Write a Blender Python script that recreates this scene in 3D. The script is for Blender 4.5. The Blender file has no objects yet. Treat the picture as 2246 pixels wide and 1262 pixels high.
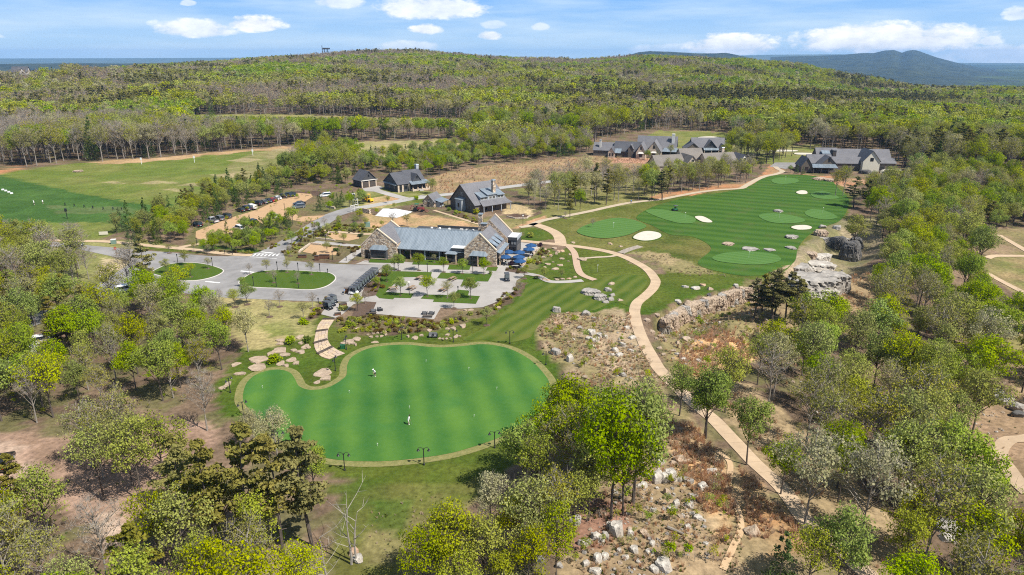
import bpy, bmesh, math, random
import numpy as np
from mathutils import Vector, Matrix
from mathutils.geometry import delaunay_2d_cdt
S = bpy.context.scene
R = math.radians
RNG = np.random.default_rng(7)
random.seed(7)

# ------------------------------------------------------------------ camera
CAM_H, PITCH, FPX, CU, CV = 55.0, R(18.8), 1497.0, 1123.0, 631.0
cd = bpy.data.cameras.new('camera'); cam = bpy.data.objects.new('camera', cd)
S.collection.objects.link(cam); S.camera = cam
cd.sensor_width = 36.0; cd.lens = 24.0; cd.clip_start = 1.0; cd.clip_end = 90000.0
cam.location = (0, 0, CAM_H); cam.rotation_euler = (R(90) - PITCH, 0, 0)

# ------------------------------------------------------------------ light
SUN_EL, SUN_AZ = R(52), R(123)          # azimuth from +Y towards +X
sdir = Vector((math.sin(SUN_AZ) * math.cos(SUN_EL), math.cos(SUN_AZ) * math.cos(SUN_EL), math.sin(SUN_EL)))
sl = bpy.data.lights.new('sun', 'SUN'); sl.energy = 5.0; sl.angle = R(0.5); sl.color = (1.0, 0.95, 0.87)
so = bpy.data.objects.new('sun', sl); S.collection.objects.link(so)
so.rotation_euler = sdir.to_track_quat('Z', 'Y').to_euler(); so.location = (100, -60, 200)
vs = S.view_settings
S.render.engine = 'CYCLES'; S.cycles.filter_width = 1.1; S.cycles.use_denoising = False
vs.view_transform = 'Standard'; vs.look = 'None'; vs.exposure = 0.58; vs.gamma = 1.0; vs.use_curve_mapping = False


def ray(u, v):
    u = np.asarray(u, float); v = np.asarray(v, float)
    a = (u - CU) / FPX; b = (CV - v) / FPX
    return np.stack([a, math.cos(PITCH) + b * math.sin(PITCH), -math.sin(PITCH) + b * math.cos(PITCH)], -1)


def to_px(x, y, z):
    zz = z - CAM_H
    f = y * math.cos(PITCH) - zz * math.sin(PITCH); up = y * math.sin(PITCH) + zz * math.cos(PITCH)
    f = np.where(f < 1, 1, f)
    return CU + FPX * x / f, CV - FPX * up / f


W = bpy.data.worlds.new('World'); S.world = W; W.use_nodes = True
nt = W.node_tree; nt.nodes.clear()


def N(t, typ, **kw):
    n = t.nodes.new(typ)
    for k, v in kw.items():
        if k.startswith('i_'):
            n.inputs[k[2:]].default_value = v
        else:
            setattr(n, k, v)
    return n


def mth(t, op, a, b=None, c=None, clamp=False):
    n = t.nodes.new('ShaderNodeMath'); n.operation = op; n.use_clamp = clamp
    for i, x in enumerate((a, b, c)):
        if x is None: continue
        if isinstance(x, (int, float)): n.inputs[i].default_value = x
        else: t.links.new(x, n.inputs[i])
    return n.outputs[0]


def mixc(t, f, a, b, mode='MIX'):
    n = t.nodes.new('ShaderNodeMix'); n.data_type = 'RGBA'; n.blend_type = mode
    for s, x in ((n.inputs[0], f), (n.inputs[6], a), (n.inputs[7], b)):
        if isinstance(x, (int, float)): s.default_value = x
        elif isinstance(x, tuple): s.default_value = (*x[:3], 1)
        else: t.links.new(x, s)
    return n.outputs[2]


sky = N(nt, 'ShaderNodeTexSky', sky_type='NISHITA'); sky.sun_disc = False
sky.sun_elevation = SUN_EL; sky.sun_rotation = SUN_AZ; sky.altitude = 600; sky.air_density = 1.0; sky.dust_density = 0.6; sky.ozone_density = 1.5
tc = N(nt, 'ShaderNodeTexCoord'); sep = N(nt, 'ShaderNodeSeparateXYZ'); nt.links.new(tc.outputs['Generated'], sep.inputs[0])
AZ = mth(nt, 'ARCTAN2', sep.outputs[0], sep.outputs[1]); EL = mth(nt, 'ARCSINE', sep.outputs[2])
# clear-air blue of the low sky, going over into the Nishita dome higher up
g1 = mth(nt, 'DIVIDE', EL, 0.085, clamp=True)
lowsky = mixc(nt, g1, (7.1, 9.8, 12.1), (2.5, 6.1, 12.4))
g2 = mth(nt, 'DIVIDE', mth(nt, 'SUBTRACT', EL, 0.10), 0.45, clamp=True)
skyc = mixc(nt, g2, lowsky, sky.outputs[0])
cmb = N(nt, 'ShaderNodeCombineXYZ'); nt.links.new(AZ, cmb.inputs[0]); nt.links.new(EL, cmb.inputs[1])
mp = N(nt, 'ShaderNodeMapping'); mp.inputs['Scale'].default_value = (5, 42, 1); nt.links.new(cmb.outputs[0], mp.inputs[0])
cir = N(nt, 'ShaderNodeTexNoise', i_Scale=1.0, i_Detail=5.0, i_Roughness=0.55); nt.links.new(mp.outputs[0], cir.inputs['Vector'])
cirf = mth(nt, 'MULTIPLY', mth(nt, 'SUBTRACT', cir.outputs[0], 0.40, clamp=True), 1.9, clamp=True)
skyc = mixc(nt, cirf, skyc, (10.1, 11.9, 13.2))
mp2 = N(nt, 'ShaderNodeMapping'); mp2.inputs['Scale'].default_value = (30, 62, 1); nt.links.new(cmb.outputs[0], mp2.inputs[0])
cn = N(nt, 'ShaderNodeTexNoise', i_Scale=1.0, i_Detail=7.0, i_Roughness=0.6); nt.links.new(mp2.outputs[0], cn.inputs['Vector'])
cnz = mth(nt, 'MULTIPLY', mth(nt, 'SUBTRACT', cn.outputs[0], 0.5), 2.6)
# cumulus: centre pixel, half width, height above and below the centre (photo px), opacity
CLOUDS = [(430, 68, 85, 26, 14, .8), (562, 58, 62, 24, 12, 1), (945, 22, 130, 34, 22, .8), (935, 66, 38, 14, 10, .95), (1075, 80, 30, 12, 9, .9),
          (895, 104, 75, 16, 14, .55), (1600, 105, 105, 30, 18, 1), (1490, 112, 120, 16, 14, .4), (1940, 92, 190, 38, 24, 1), (1900, 84, 130, 30, 20, 1),
          (2060, 84, 90, 28, 24, .85), (2170, 90, 20, 10, 10, .7), (2200, 124, 120, 24, 20, .6), (2235, 34, 26, 16, 10, .6), (1185, 60, 22, 10, 8, .5),
          (745, 6, 55, 16, 14, .6), (414, 8, 16, 7, 5, .5), (1085, 55, 30, 10, 10, .4), (2480, 90, 150, 40, 20, .9), (-260, 70, 160, 40, 20, .9)]
tot = None
for (u, v, hw, up, dn, op) in CLOUDS:
    d = ray(u, v); d = d / np.linalg.norm(d)
    az, el = math.atan2(d[0], d[1]), math.asin(d[2]); k = 1 / (FPX * 1.08)
    dx = mth(nt, 'DIVIDE', mth(nt, 'SUBTRACT', AZ, az), hw * k)
    de = mth(nt, 'SUBTRACT', EL, el)
    dy = mth(nt, 'ADD', mth(nt, 'DIVIDE', mth(nt, 'MAXIMUM', de, 0.0), up * k), mth(nt, 'DIVIDE', mth(nt, 'MINIMUM', de, 0.0), dn * k))
    r2 = mth(nt, 'ADD', mth(nt, 'MULTIPLY', dx, dx), mth(nt, 'MULTIPLY', dy, dy))
    m = mth(nt, 'MULTIPLY', mth(nt, 'ADD', mth(nt, 'SUBTRACT', 1.0, r2), cnz), 1.9, clamp=True)
    m = mth(nt, 'MULTIPLY', m, op)
    tot = m if tot is None else mth(nt, 'MAXIMUM', tot, m)
cshade = mixc(nt, mth(nt, 'MULTIPLY', mth(nt, 'SUBTRACT', cn.outputs[0], 0.30), 2.6, clamp=True), (10.1, 10.8, 11.7), (15.7, 15.7, 15.7))
skyc = mixc(nt, tot, skyc, cshade)
bg = N(nt, 'ShaderNodeBackground', i_Strength=0.055); nt.links.new(skyc, bg.inputs[0])
wo = N(nt, 'ShaderNodeOutputWorld'); nt.links.new(bg.outputs[0], wo.inputs[0])
W.cycles_visibility.camera = True if hasattr(W, 'cycles_visibility') else True

# ------------------------------------------------------------------ helpers
C = S.collection


def tag(o, label=None, cat=None, group=None, kind=None):
    if label: o['label'] = label
    if cat: o['category'] = cat
    if group: o['group'] = group
    if kind: o['kind'] = kind
    return o


def empty(name, loc=(0, 0, 0), rz=0.0, label=None, cat=None, group=None, kind=None):
    o = bpy.data.objects.new(name, None); C.objects.link(o); o.location = loc; o.rotation_euler = (0, 0, rz); o.empty_display_size = .2
    return tag(o, label, cat, group, kind)


def mesh_np(name, V, quads=None, tris=None, mats=(), mi=None, smooth=False):
    me = bpy.data.meshes.new(name)
    V = np.asarray(V, np.float32); nq = 0 if quads is None else len(quads); ntr = 0 if tris is None else len(tris)
    me.vertices.add(len(V)); me.vertices.foreach_set('co', V.ravel())
    idx = []
    if nq: idx.append(np.asarray(quads, np.int32).ravel())
    if ntr: idx.append(np.asarray(tris, np.int32).ravel())
    idx = np.concatenate(idx)
    me.loops.add(len(idx)); me.loops.foreach_set('vertex_index', idx)
    me.polygons.add(nq + ntr)
    st = np.concatenate([np.arange(nq) * 4, nq * 4 + np.arange(ntr) * 3]).astype(np.int32)
    me.polygons.foreach_set('loop_start', st)
    for m in mats: me.materials.append(m)
    if mi is not None: me.polygons.foreach_set('material_index', np.asarray(mi, np.int32))
    if smooth: me.polygons.foreach_set('use_smooth', np.ones(nq + ntr, bool))
    me.update(calc_edges=True); me.validate()
    return me


def obj(name, me, parent=None, loc=None):
    o = bpy.data.objects.new(name, me); C.objects.link(o)
    if parent: o.parent = parent
    if loc is not None: o.location = loc
    return o


class MB:
    """collects boxes, slabs and tubes, builds ONE mesh object"""
    def __init__(s): s.v = []; s.f = []; s.m = []; s.cm = 0
    def add(s, vs_, fs_):
        b = len(s.v); s.v += [tuple(p) for p in vs_]; s.f += [tuple(i + b for i in f) for f in fs_]; s.m += [s.cm] * len(fs_); return s
    def box(s, x0, x1, y0, y1, z0, z1):
        return s.add([(x0, y0, z0), (x1, y0, z0), (x1, y1, z0), (x0, y1, z0), (x0, y0, z1), (x1, y0, z1), (x1, y1, z1), (x0, y1, z1)],
                     [(3, 2, 1, 0), (4, 5, 6, 7), (0, 1, 5, 4), (1, 2, 6, 5), (2, 3, 7, 6), (3, 0, 4, 7)])
    def frus(s, x0, x1, y0, y1, z0, z1, i=.1, j=None):
        j = i if j is None else j
        return s.add([(x0, y0, z0), (x1, y0, z0), (x1, y1, z0), (x0, y1, z0), (x0 + i, y0 + j, z1), (x1 - i, y0 + j, z1), (x1 - i, y1 - j, z1), (x0 + i, y1 - j, z1)],
                     [(3, 2, 1, 0), (4, 5, 6, 7), (0, 1, 5, 4), (1, 2, 6, 5), (2, 3, 7, 6), (3, 0, 4, 7)])
    def slab(s, pts, t):
        """pts: planar polygon (top side, counter-clockwise seen from above), t: thickness downwards"""
        n = len(pts); lo = [(p[0], p[1], p[2] - t) for p in pts]
        return s.add(list(pts) + lo, [tuple(range(n)), tuple(range(2 * n - 1, n - 1, -1))] + [(i, i + n, (i + 1) % n + n, (i + 1) % n) for i in range(n)])
    def prism(s, prof, axis, a, b):
        """prof: 2D polygon (p, z); extruded along axis ('x' or 'y') from a to b"""
        n = len(prof)
        if axis == 'y': A = [(p, a, z) for p, z in prof]; Bv = [(p, b, z) for p, z in prof]
        else: A = [(a, p, z) for p, z in prof]; Bv = [(b, p, z) for p, z in prof]
        return s.add(A + Bv, [tuple(range(n)), tuple(range(2 * n - 1, n - 1, -1))] + [(i, i + n, (i + 1) % n + n, (i + 1) % n) for i in range(n)])
    def tube(s, pts, rad, sides=6, cap=True):
        pts = [Vector(p) for p in pts]; n = len(pts)
        rad = rad if hasattr(rad, '__len__') else [rad] * n
        b = len(s.v); up = Vector((0, 0, 1))
        for i, p in enumerate(pts):
            d = (pts[min(i + 1, n - 1)] - pts[max(i - 1, 0)]).normalized()
            a = d.cross(up); a = Vector((1, 0, 0)) if a.length < .05 else a.normalized(); c = a.cross(d)
            for k in range(sides):
                t = 2 * math.pi * k / sides
                s.v.append(tuple(p + (a * math.cos(t) + c * math.sin(t)) * rad[i]))
        for i in range(n - 1):
            for k in range(sides):
                k2 = (k + 1) % sides
                s.f.append((b + i * sides + k, b + i * sides + k2, b + (i + 1) * sides + k2, b + (i + 1) * sides + k)); s.m.append(s.cm)
        if cap:
            s.f.append(tuple(b + (n - 1) * sides + k for k in range(sides))); s.m.append(s.cm)
            s.f.append(tuple(b + k for k in range(sides - 1, -1, -1))); s.m.append(s.cm)
        return s
    def lathe(s, prof, cx=0, cy=0, sides=10):
        b = len(s.v)
        for r, z in prof:
            for k in range(sides):
                t = 2 * math.pi * k / sides; s.v.append((cx + r * math.cos(t), cy + r * math.sin(t), z))
        for i in range(len(prof) - 1):
            for k in range(sides):
                k2 = (k + 1) % sides
                s.f.append((b + i * sides + k, b + i * sides + k2, b + (i + 1) * sides + k2, b + (i + 1) * sides + k)); s.m.append(s.cm)
        return s
    def mesh(s, name, mats, fix=True):
        me = bpy.data.meshes.new(name); me.from_pydata(s.v, [], s.f)
        for m in (mats if isinstance(mats, (list, tuple)) else [mats]): me.materials.append(m)
        me.polygons.foreach_set('material_index', np.array(s.m, np.int32))
        if fix:
            bm = bmesh.new(); bm.from_mesh(me); bmesh.ops.recalc_face_normals(bm, faces=bm.faces); bm.to_mesh(me); bm.free()
        me.update(); return me
    def build(s, name, mats, parent=None, loc=None, fix=True):
        return obj(name, s.mesh(name, mats, fix), parent, loc)


def copy_tree(o, parent=None):
    c = o.copy(); C.objects.link(c)
    if parent: c.parent = parent
    for ch in o.children: copy_tree(ch, c)
    return c


MATS = {}


def M(name, col, col2=None, sc=1.0, rough=.8, bump=0.0, bsc=None, detail=4, metal=0.0, stretch=None, spec=None, contrast=1.0, col3=None):
    """diffuse-ish material with two or three tones of noise in object space"""
    m = bpy.data.materials.new(name); m.use_nodes = True; t = m.node_tree; p = t.nodes['Principled BSDF']
    p.inputs['Roughness'].default_value = rough; p.inputs['Metallic'].default_value = metal
    p.inputs['Specular IOR Level'].default_value = .25 if spec is None else spec
    if col2 is None and not bump:
        p.inputs['Base Color'].default_value = (*col, 1)
    else:
        tc_ = N(t, 'ShaderNodeTexCoord'); src = tc_.outputs['Object']
        if stretch:
            mpn = N(t, 'ShaderNodeMapping'); mpn.inputs['Scale'].default_value = stretch; t.links.new(src, mpn.inputs[0]); src = mpn.outputs[0]
        nz = N(t, 'ShaderNodeTexNoise', i_Scale=sc, i_Detail=float(detail), i_Roughness=.65); t.links.new(src, nz.inputs['Vector'])
        f = mth(t, 'MULTIPLY_ADD', mth(t, 'SUBTRACT', nz.outputs[0], .5), 2.4 * contrast, .5, clamp=True)
        c = mixc(t, f, col, col2 or col)
        if col3:
            nz3 = N(t, 'ShaderNodeTexNoise', i_Scale=sc * .23, i_Detail=3.0); t.links.new(src, nz3.inputs['Vector'])
            c = mixc(t, mth(t, 'MULTIPLY', mth(t, 'SUBTRACT', nz3.outputs[0], .48, clamp=True), 5.0, clamp=True), c, col3)
        t.links.new(c, p.inputs['Base Color'])
        if bump:
            nb = N(t, 'ShaderNodeTexNoise', i_Scale=(bsc or sc * 3), i_Detail=5.0); t.links.new(src, nb.inputs['Vector'])
            bn = N(t, 'ShaderNodeBump', i_Strength=min(1.0, bump), i_Distance=.15); t.links.new(nb.outputs[0], bn.inputs['Height'])
            t.links.new(bn.outputs[0], p.inputs['Normal'])
    MATS[name] = m
    return m


def poly_sd(px_, py_, poly):
    """signed distance (inside positive) of points to a polygon, numpy"""
    px_ = np.asarray(px_, float); py_ = np.asarray(py_, float)
    d = np.full(px_.shape, 1e18); ins = np.zeros(px_.shape, bool); n = len(poly)
    for i in range(n):
        ax, ay = poly[i]; bx, by = poly[(i + 1) % n]
        ex, ey = bx - ax, by - ay; wx, wy = px_ - ax, py_ - ay
        t_ = np.clip((wx * ex + wy * ey) / (ex * ex + ey * ey + 1e-9), 0, 1)
        d = np.minimum(d, (wx - t_ * ex) ** 2 + (wy - t_ * ey) ** 2)
        c = ((ay > py_) != (by > py_)) & (px_ < (bx - ax) * (py_ - ay) / (by - ay + 1e-12) + ax)
        ins ^= c
    d = np.sqrt(d)
    return np.where(ins, d, -d)


def inside(px_, py_, poly):
    px_ = np.asarray(px_, float); py_ = np.asarray(py_, float); ins = np.zeros(px_.shape, bool); n = len(poly)
    for i in range(n):
        ax, ay = poly[i]; bx, by = poly[(i + 1) % n]
        ins ^= ((ay > py_) != (by > py_)) & (px_ < (bx - ax) * (py_ - ay) / (by - ay + 1e-12) + ax)
    return ins


def sst(x, a=0.0, b=1.0):
    t_ = np.clip((np.asarray(x, float) - a) / (b - a), 0, 1); return t_ * t_ * (3 - 2 * t_)


_perm = RNG.random((256, 256))


def vnoise(x, y, sc, oct=4):
    """tiling value noise, 0..1"""
    x = np.asarray(x, float) / sc; y = np.asarray(y, float) / sc; out = 0; amp = 1; tot_ = 0
    for o in range(oct):
        xi = np.floor(x).astype(int); yi = np.floor(y).astype(int); fx = x - xi; fy = y - yi
        fx = fx * fx * (3 - 2 * fx); fy = fy * fy * (3 - 2 * fy)
        a = _perm[xi & 255, yi & 255]; b = _perm[(xi + 1) & 255, yi & 255]; c = _perm[xi & 255, (yi + 1) & 255]; d = _perm[(xi + 1) & 255, (yi + 1) & 255]
        out = out + amp * ((a * (1 - fx) + b * fx) * (1 - fy) + (c * (1 - fx) + d * fx) * fy); tot_ += amp
        amp *= .55; x = x * 2.03 + 17.3; y = y * 2.03 + 5.1
    return out / tot_


# ------------------------------------------------------------------ terrain height
def g0(pts, z=0.0):
    p = np.asarray(pts, float); d = ray(p[:, 0], p[:, 1]); t_ = (z - CAM_H) / d[:, 2]
    return d[:, :2] * t_[:, None]


LOW = g0([(1418, 700), (1440, 690), (1480, 664), (1620, 628), (1690, 604), (1750, 575), (1800, 530), (1850, 490), (1880, 450), (1920, 405), (2000, 395), (2246, 370), (2900, 360), (3600, 900), (3000, 1900), (1900, 1900), (1720, 1262), (1640, 1100), (1540, 930), (1470, 830), (1425, 760)]).tolist()
CLIFF = g0([(1455, 692), (1500, 664), (1560, 645), (1622, 628), (1680, 620)]).tolist()
CLIFF2 = g0([(1700, 612), (1760, 590), (1830, 570), (1870, 520)]).tolist()


def dist_line(x, y, L):
    d = np.full(np.shape(x), 1e18)
    for (ax, ay), (bx, by) in zip(L[:-1], L[1:]):
        ex, ey = bx - ax, by - ay; t_ = np.clip(((x - ax) * ex + (y - ay) * ey) / (ex * ex + ey * ey), 0, 1)
        d = np.minimum(d, (x - ax - t_ * ex) ** 2 + (y - ay - t_ * ey) ** 2)
    return np.sqrt(d)


def height(x, y):
    x = np.asarray(x, float); y = np.asarray(y, float)
    A = np.interp(x, [-1300, -900, -600, -450, -330, -240, -120, 0, 150, 300, 450, 560, 640, 720, 800], [6, 11, 28, 38, 47, 50, 44, 33, 33, 42, 35, 34, 30, 11, -2])
    h = A * sst(y, 480 + 420 * sst(x, 250, 550) + 300 * sst(x, 550, 750), 1650) - 10 * sst(x, 300, 480) * sst(y, 480, 800) * (1 - sst(y, 1000, 1350)) + 3 * (vnoise(x, y, 260, 3) - .5) * sst(y, 420, 800)
    fall = np.minimum(1600 - 560 * sst(x, 460, 680), 1600 - 420 * sst(-x, 600, 1000))
    h = h - (h + 90) * sst(y, fall, fall + 900)
    lat = sst(np.abs(x), 1300, 2200); h = h - (h + 90) * lat
    h = h + 24 * np.exp(-((x + 640) / 130) ** 2 - ((y - 895) / 90) ** 2)
    sd = poly_sd(x, y, LOW)
    h = h - 7.0 * sst(sd, 0, 55) * (1 - sst(y, 420, 900)) - 3.0 * sst(sd, 60, 160) * (1 - sst(y, 420, 900))
    dc = np.minimum(dist_line(x, y, CLIFF), dist_line(x, y, CLIFF2) + 2)
    h = h - 3.6 * sst(sd, -.4, 1.8) * (1 - sst(dc, 4, 14))
    mound = np.exp(-(((x - 18) / 16) ** 2 + ((y - 66) / 16) ** 2))
    h = h + 1.5 * mound
    h = h + .9 * (vnoise(x, y, 30, 2) - .5) * sst(sd, 2, 30) + .7 * (vnoise(x + 300, y, 34, 2) - .5) * sst(x, 18, 34) * sst(y, 185, 215) * (1 - sst(sd, -8, 0)) * (1 - sst(y, 330, 360))
    return h


def G(u, v):
    """ground points (x, y, z) under photo pixels"""
    u = np.atleast_1d(np.asarray(u, float)); v = np.atleast_1d(np.asarray(v, float)); d = ray(u, v)
    z = np.zeros(len(u))
    for _ in range(9):
        t_ = (z - CAM_H) / np.minimum(d[:, 2], -1e-3); x = d[:, 0] * t_; y = d[:, 1] * t_
        z = z + .8 * (height(x, y) - z)
    return np.stack([x, y, height(x, y)], -1)


def G1(u, v): return Vector(G(u, v)[0])


def Gz(u, v, z):
    d = ray(u, v); t_ = (z - CAM_H) / d[2]; return Vector((d[0] * t_, d[1] * t_, z))


def K(ox, oy, s, pts): return [(ox + p[0] * s, oy + p[1] * s) for p in pts]
def K6(pts): return K(780, 460, .17825, pts)
def K8(pts): return K(680, 560, .2226, pts)
def K7(pts): return K(300, 540, .2457, pts)
def K5(pts): return K(400, 400, .17825, pts)
def K4(pts): return K(1100, 500, .2694, pts)
def K3(pts): return K(480, 720, .3565, pts)
def KF(pts): return K(1150, 750, .4057, pts)


def catmull(P, closed=False, n=5):
    P = [np.asarray(p, float) for p in P]; L = len(P); out = []
    rng_ = range(L) if closed else range(L - 1)
    for i in rng_:
        p0 = P[(i - 1) % L] if closed or i > 0 else P[i]; p1 = P[i]; p2 = P[(i + 1) % L]; p3 = P[(i + 2) % L] if closed or i + 2 < L else P[(i + 1) % L]
        for k in range(n):
            t_ = k / n
            out.append(.5 * ((2 * p1) + (-p0 + p2) * t_ + (2 * p0 - 5 * p1 + 4 * p2 - p3) * t_ ** 2 + (-p0 + 3 * p1 - 3 * p2 + p3) * t_ ** 3))
    if not closed: out.append(P[-1])
    return np.array(out)


def sheet_world(name, P, mat, off, step=2.5, label=None, hfun=None, parent=None):
    """drape a closed world polygon over the terrain, off metres above it"""
    P = np.asarray(P)[:, :2]
    seg = []
    for i in range(len(P)):
        a, b = P[i], P[(i + 1) % len(P)]; k = max(1, int(np.linalg.norm(b - a) / step))
        for j in range(k): seg.append(a + (b - a) * j / k)
    B_ = np.array(seg); lo, hi = B_.min(0), B_.max(0)
    gx, gy = np.meshgrid(np.arange(lo[0], hi[0], step), np.arange(lo[1], hi[1], step)); q = np.stack([gx.ravel(), gy.ravel()], -1)
    sd = poly_sd(q[:, 0], q[:, 1], B_.tolist()); q = q[sd > step * .35]
    vs_ = [Vector(p) for p in np.concatenate([B_, q])]
    n = len(B_)
    r = delaunay_2d_cdt(vs_, [(i, (i + 1) % n) for i in range(n)], [tuple(range(n))], 1, 1e-5)
    V2 = np.array([(p.x, p.y) for p in r[0]]); z = height(V2[:, 0], V2[:, 1]) + off
    if hfun is not None: z = z + hfun(V2)
    me = bpy.data.meshes.new(name); me.from_pydata(np.column_stack([V2, z]).tolist(), [], [tuple(f) for f in r[2]]); me.materials.append(mat)
    bm = bmesh.new(); bm.from_mesh(me)
    for f in bm.faces:
        f.smooth = True
        if f.normal.z < 0: f.normal_flip()
    bm.to_mesh(me); bm.free()
    o = obj(name, me, parent)
    if parent is None: o['kind'] = 'structure'
    return o


def sheet(name, pix, mat, off, smooth=False, step=2.5, parent=None):
    P = G([p[0] for p in pix], [p[1] for p in pix])[:, :2]
    if smooth: P = catmull(P, True, 5)
    return sheet_world(name, P, mat, off, step, parent=parent)


def offset_line(P, w):
    P = np.asarray(P)[:, :2]; d = np.gradient(P, axis=0); d /= np.linalg.norm(d, axis=1)[:, None] + 1e-9
    n = np.stack([-d[:, 1], d[:, 0]], -1); w = np.asarray(w)
    w = w[:, None] if w.ndim else w
    return P + n * w, P - n * w


def resample(P, step):
    P = np.asarray(P)[:, :2]; s = np.concatenate([[0], np.cumsum(np.linalg.norm(np.diff(P, axis=0), axis=1))]); n = max(2, int(s[-1] / step) + 1)
    q = np.linspace(0, s[-1], n); return np.stack([np.interp(q, s, P[:, 0]), np.interp(q, s, P[:, 1])], -1)


def strip(name, pix, width, mat, off, slabs=None, gap=.05, thick=.14, step=1.0):
    """a path along a pixel polyline: one draped band, or separate slabs of a given length"""
    P = catmull(G([p[0] for p in pix], [p[1] for p in pix])[:, :2], False, 6)
    if slabs is None:
        P = resample(P, step); L, Rr = offset_line(P, width / 2); n = len(P)
        V = []
        for k in np.linspace(0, 1, 3):
            q = L * (1 - k) + Rr * k; V.append(np.column_stack([q, height(q[:, 0], q[:, 1]) + off]))
        V = np.concatenate(V); F = []
        for r_ in range(2):
            for i in range(n - 1): F.append((r_ * n + i, (r_ + 1) * n + i, (r_ + 1) * n + i + 1, r_ * n + i + 1))
        me = mesh_np(name, V, F, mats=[mat], smooth=True); o = obj(name, me); o['kind'] = 'structure'; return o
    root = empty(name, (float(P[0][0]), float(P[0][1]), float(height(*P[0]))), kind='structure')
    P = resample(P, slabs / 2); L, Rr = offset_line(P, width / 2); loc = np.array(root.location)
    for i in range(0, len(P) - 2, 2):
        m_ = MB(); top = []
        d = (P[i + 2] - P[i]); d = d / (np.linalg.norm(d) + 1e-9) * gap / 2
        for q in (Rr[i] + d, Rr[i + 1], Rr[i + 2] - d, L[i + 2] - d, L[i + 1], L[i] + d):
            top.append((q[0] - loc[0], q[1] - loc[1], float(height(*q)) + off - loc[2]))
        n = 6; lo = [(p[0], p[1], p[2] - thick) for p in top]
        m_.add(top + lo, [(0, 1, 4, 5), (1, 2, 3, 4)] + [(k, k + n, (k + 1) % n + n, (k + 1) % n) for k in range(n)])
        m_.build('slab', mat, root)
    return root
# ------------------------------------------------------------------ terrain mesh with painted ground cover
def axis(lo, hi, step, gmin, gmax, g=1.085):
    a = list(np.arange(lo, hi + .01, step)); s = step
    while a[-1] < gmax: s *= g; a.append(a[-1] + s)
    s = step; b = []
    x = lo
    while x > gmin: s *= g; x -= s; b.append(x)
    return np.array(b[::-1] + a)


xs = axis(-190, 250, 1.2, -13500, 13500); ys = axis(40, 440, 1.2, -900, 13300, 1.06)
gx, gy = np.meshgrid(xs, ys); gz = height(gx, gy)
VX, VY, VZ = gx.ravel(), gy.ravel(), gz.ravel()
pu, pv = to_px(VX, VY, VZ); vis = (VY > 20) & (pu > -700) & (pu < 3000) & (pv < 1800)
nj = lambda s_, k: (vnoise(VX + k * 91.7, VY - k * 37.1, s_, 3) - .5)
near = np.hypot(VX, VY) < 700
ju = pu + np.where(near, nj(9, 1) * 26 + nj(2.2, 2) * 12, 0) * np.clip(160 / np.maximum(np.hypot(VX, VY), 60), .15, 1.3)
jv = pv + np.where(near, nj(9, 3) * 20 + nj(2.2, 4) * 9, 0) * np.clip(150 / np.maximum(np.hypot(VX, VY), 60), .12, 1.2)
COLR = np.empty((len(VX), 3)); COLR[:] = (.15, .105, .07)
m1 = np.clip(.5 + 2.6 * nj(14, 5) + 1.2 * nj(3, 6), 0, 1)[:, None]; m2 = np.clip(.5 + 3.0 * nj(4.5, 7), 0, 1)[:, None]
COLR[(np.hypot(VX, VY) > 1750)] = (.045, .062, .024)
COLR = COLR * (.75 + .5 * m1)
COLR = np.where(m2 > .72, COLR * .55 + np.array((.10, .12, .03)) * .45, COLR)


def paint(poly, c1, c2=None, mix_=m1, alpha=1.0, crisp=False, where=None):
    global COLR
    u_, v_ = (pu, pv) if crisp else (ju, jv)
    lo = np.min(poly, 0) - 30; hi = np.max(poly, 0) + 30
    idx = np.nonzero(vis & (u_ > lo[0]) & (u_ < hi[0]) & (v_ > lo[1]) & (v_ < hi[1]))[0]
    if not len(idx): return
    a = inside(u_[idx], v_[idx], poly); idx = idx[a]
    c = np.array(c1) if c2 is None else np.array(c1) * (1 - mix_[idx]) + np.array(c2) * mix_[idx]
    al = alpha if np.isscalar(alpha) else alpha[idx][:, None]
    COLR[idx] = COLR[idx] * (1 - al) + c * al


LAWN, LAWN2, LAWND = (.052, .088, .010), (.082, .102, .016), (.034, .075, .008)
STRAW, STRAW2, ORANGE = (.38, .28, .165), (.28, .21, .115), (.50, .30, .14)
DIRT, DIRT2 = (.40, .25, .135), (.28, .21, .10)
MULCH, MULCH2 = (.095, .062, .046), (.12, .095, .05)
DRY, DRY2 = (.30, .25, .115), (.21, .20, .075)
ROCKZ, ROCKZ2 = (.29, .21, .125), (.17, .145, .065)
PINK, PINK2 = (.30, .20, .145), (.22, .145, .10)
RED = (.36, .17, .085)
# far clearings
paint([(430, 263), (430, 252), (600, 251), (1010, 263), (1010, 276), (790, 269)], (.26, .22, .09), (.20, .20, .06))
paint([(1395, 352), (1415, 298), (1445, 287), (1600, 291), (1612, 345), (1500, 358)], (.13, .15, .035), (.19, .18, .06))
paint([(1600, 318), (1800, 318), (1790, 352), (1700, 362), (1640, 350)], (.14, .16, .04), (.2, .18, .07))
paint([(690, 323), (760, 311), (1015, 307), (1005, 332), (900, 348), (690, 348)], (.30, .25, .12), (.22, .21, .08))
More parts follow.
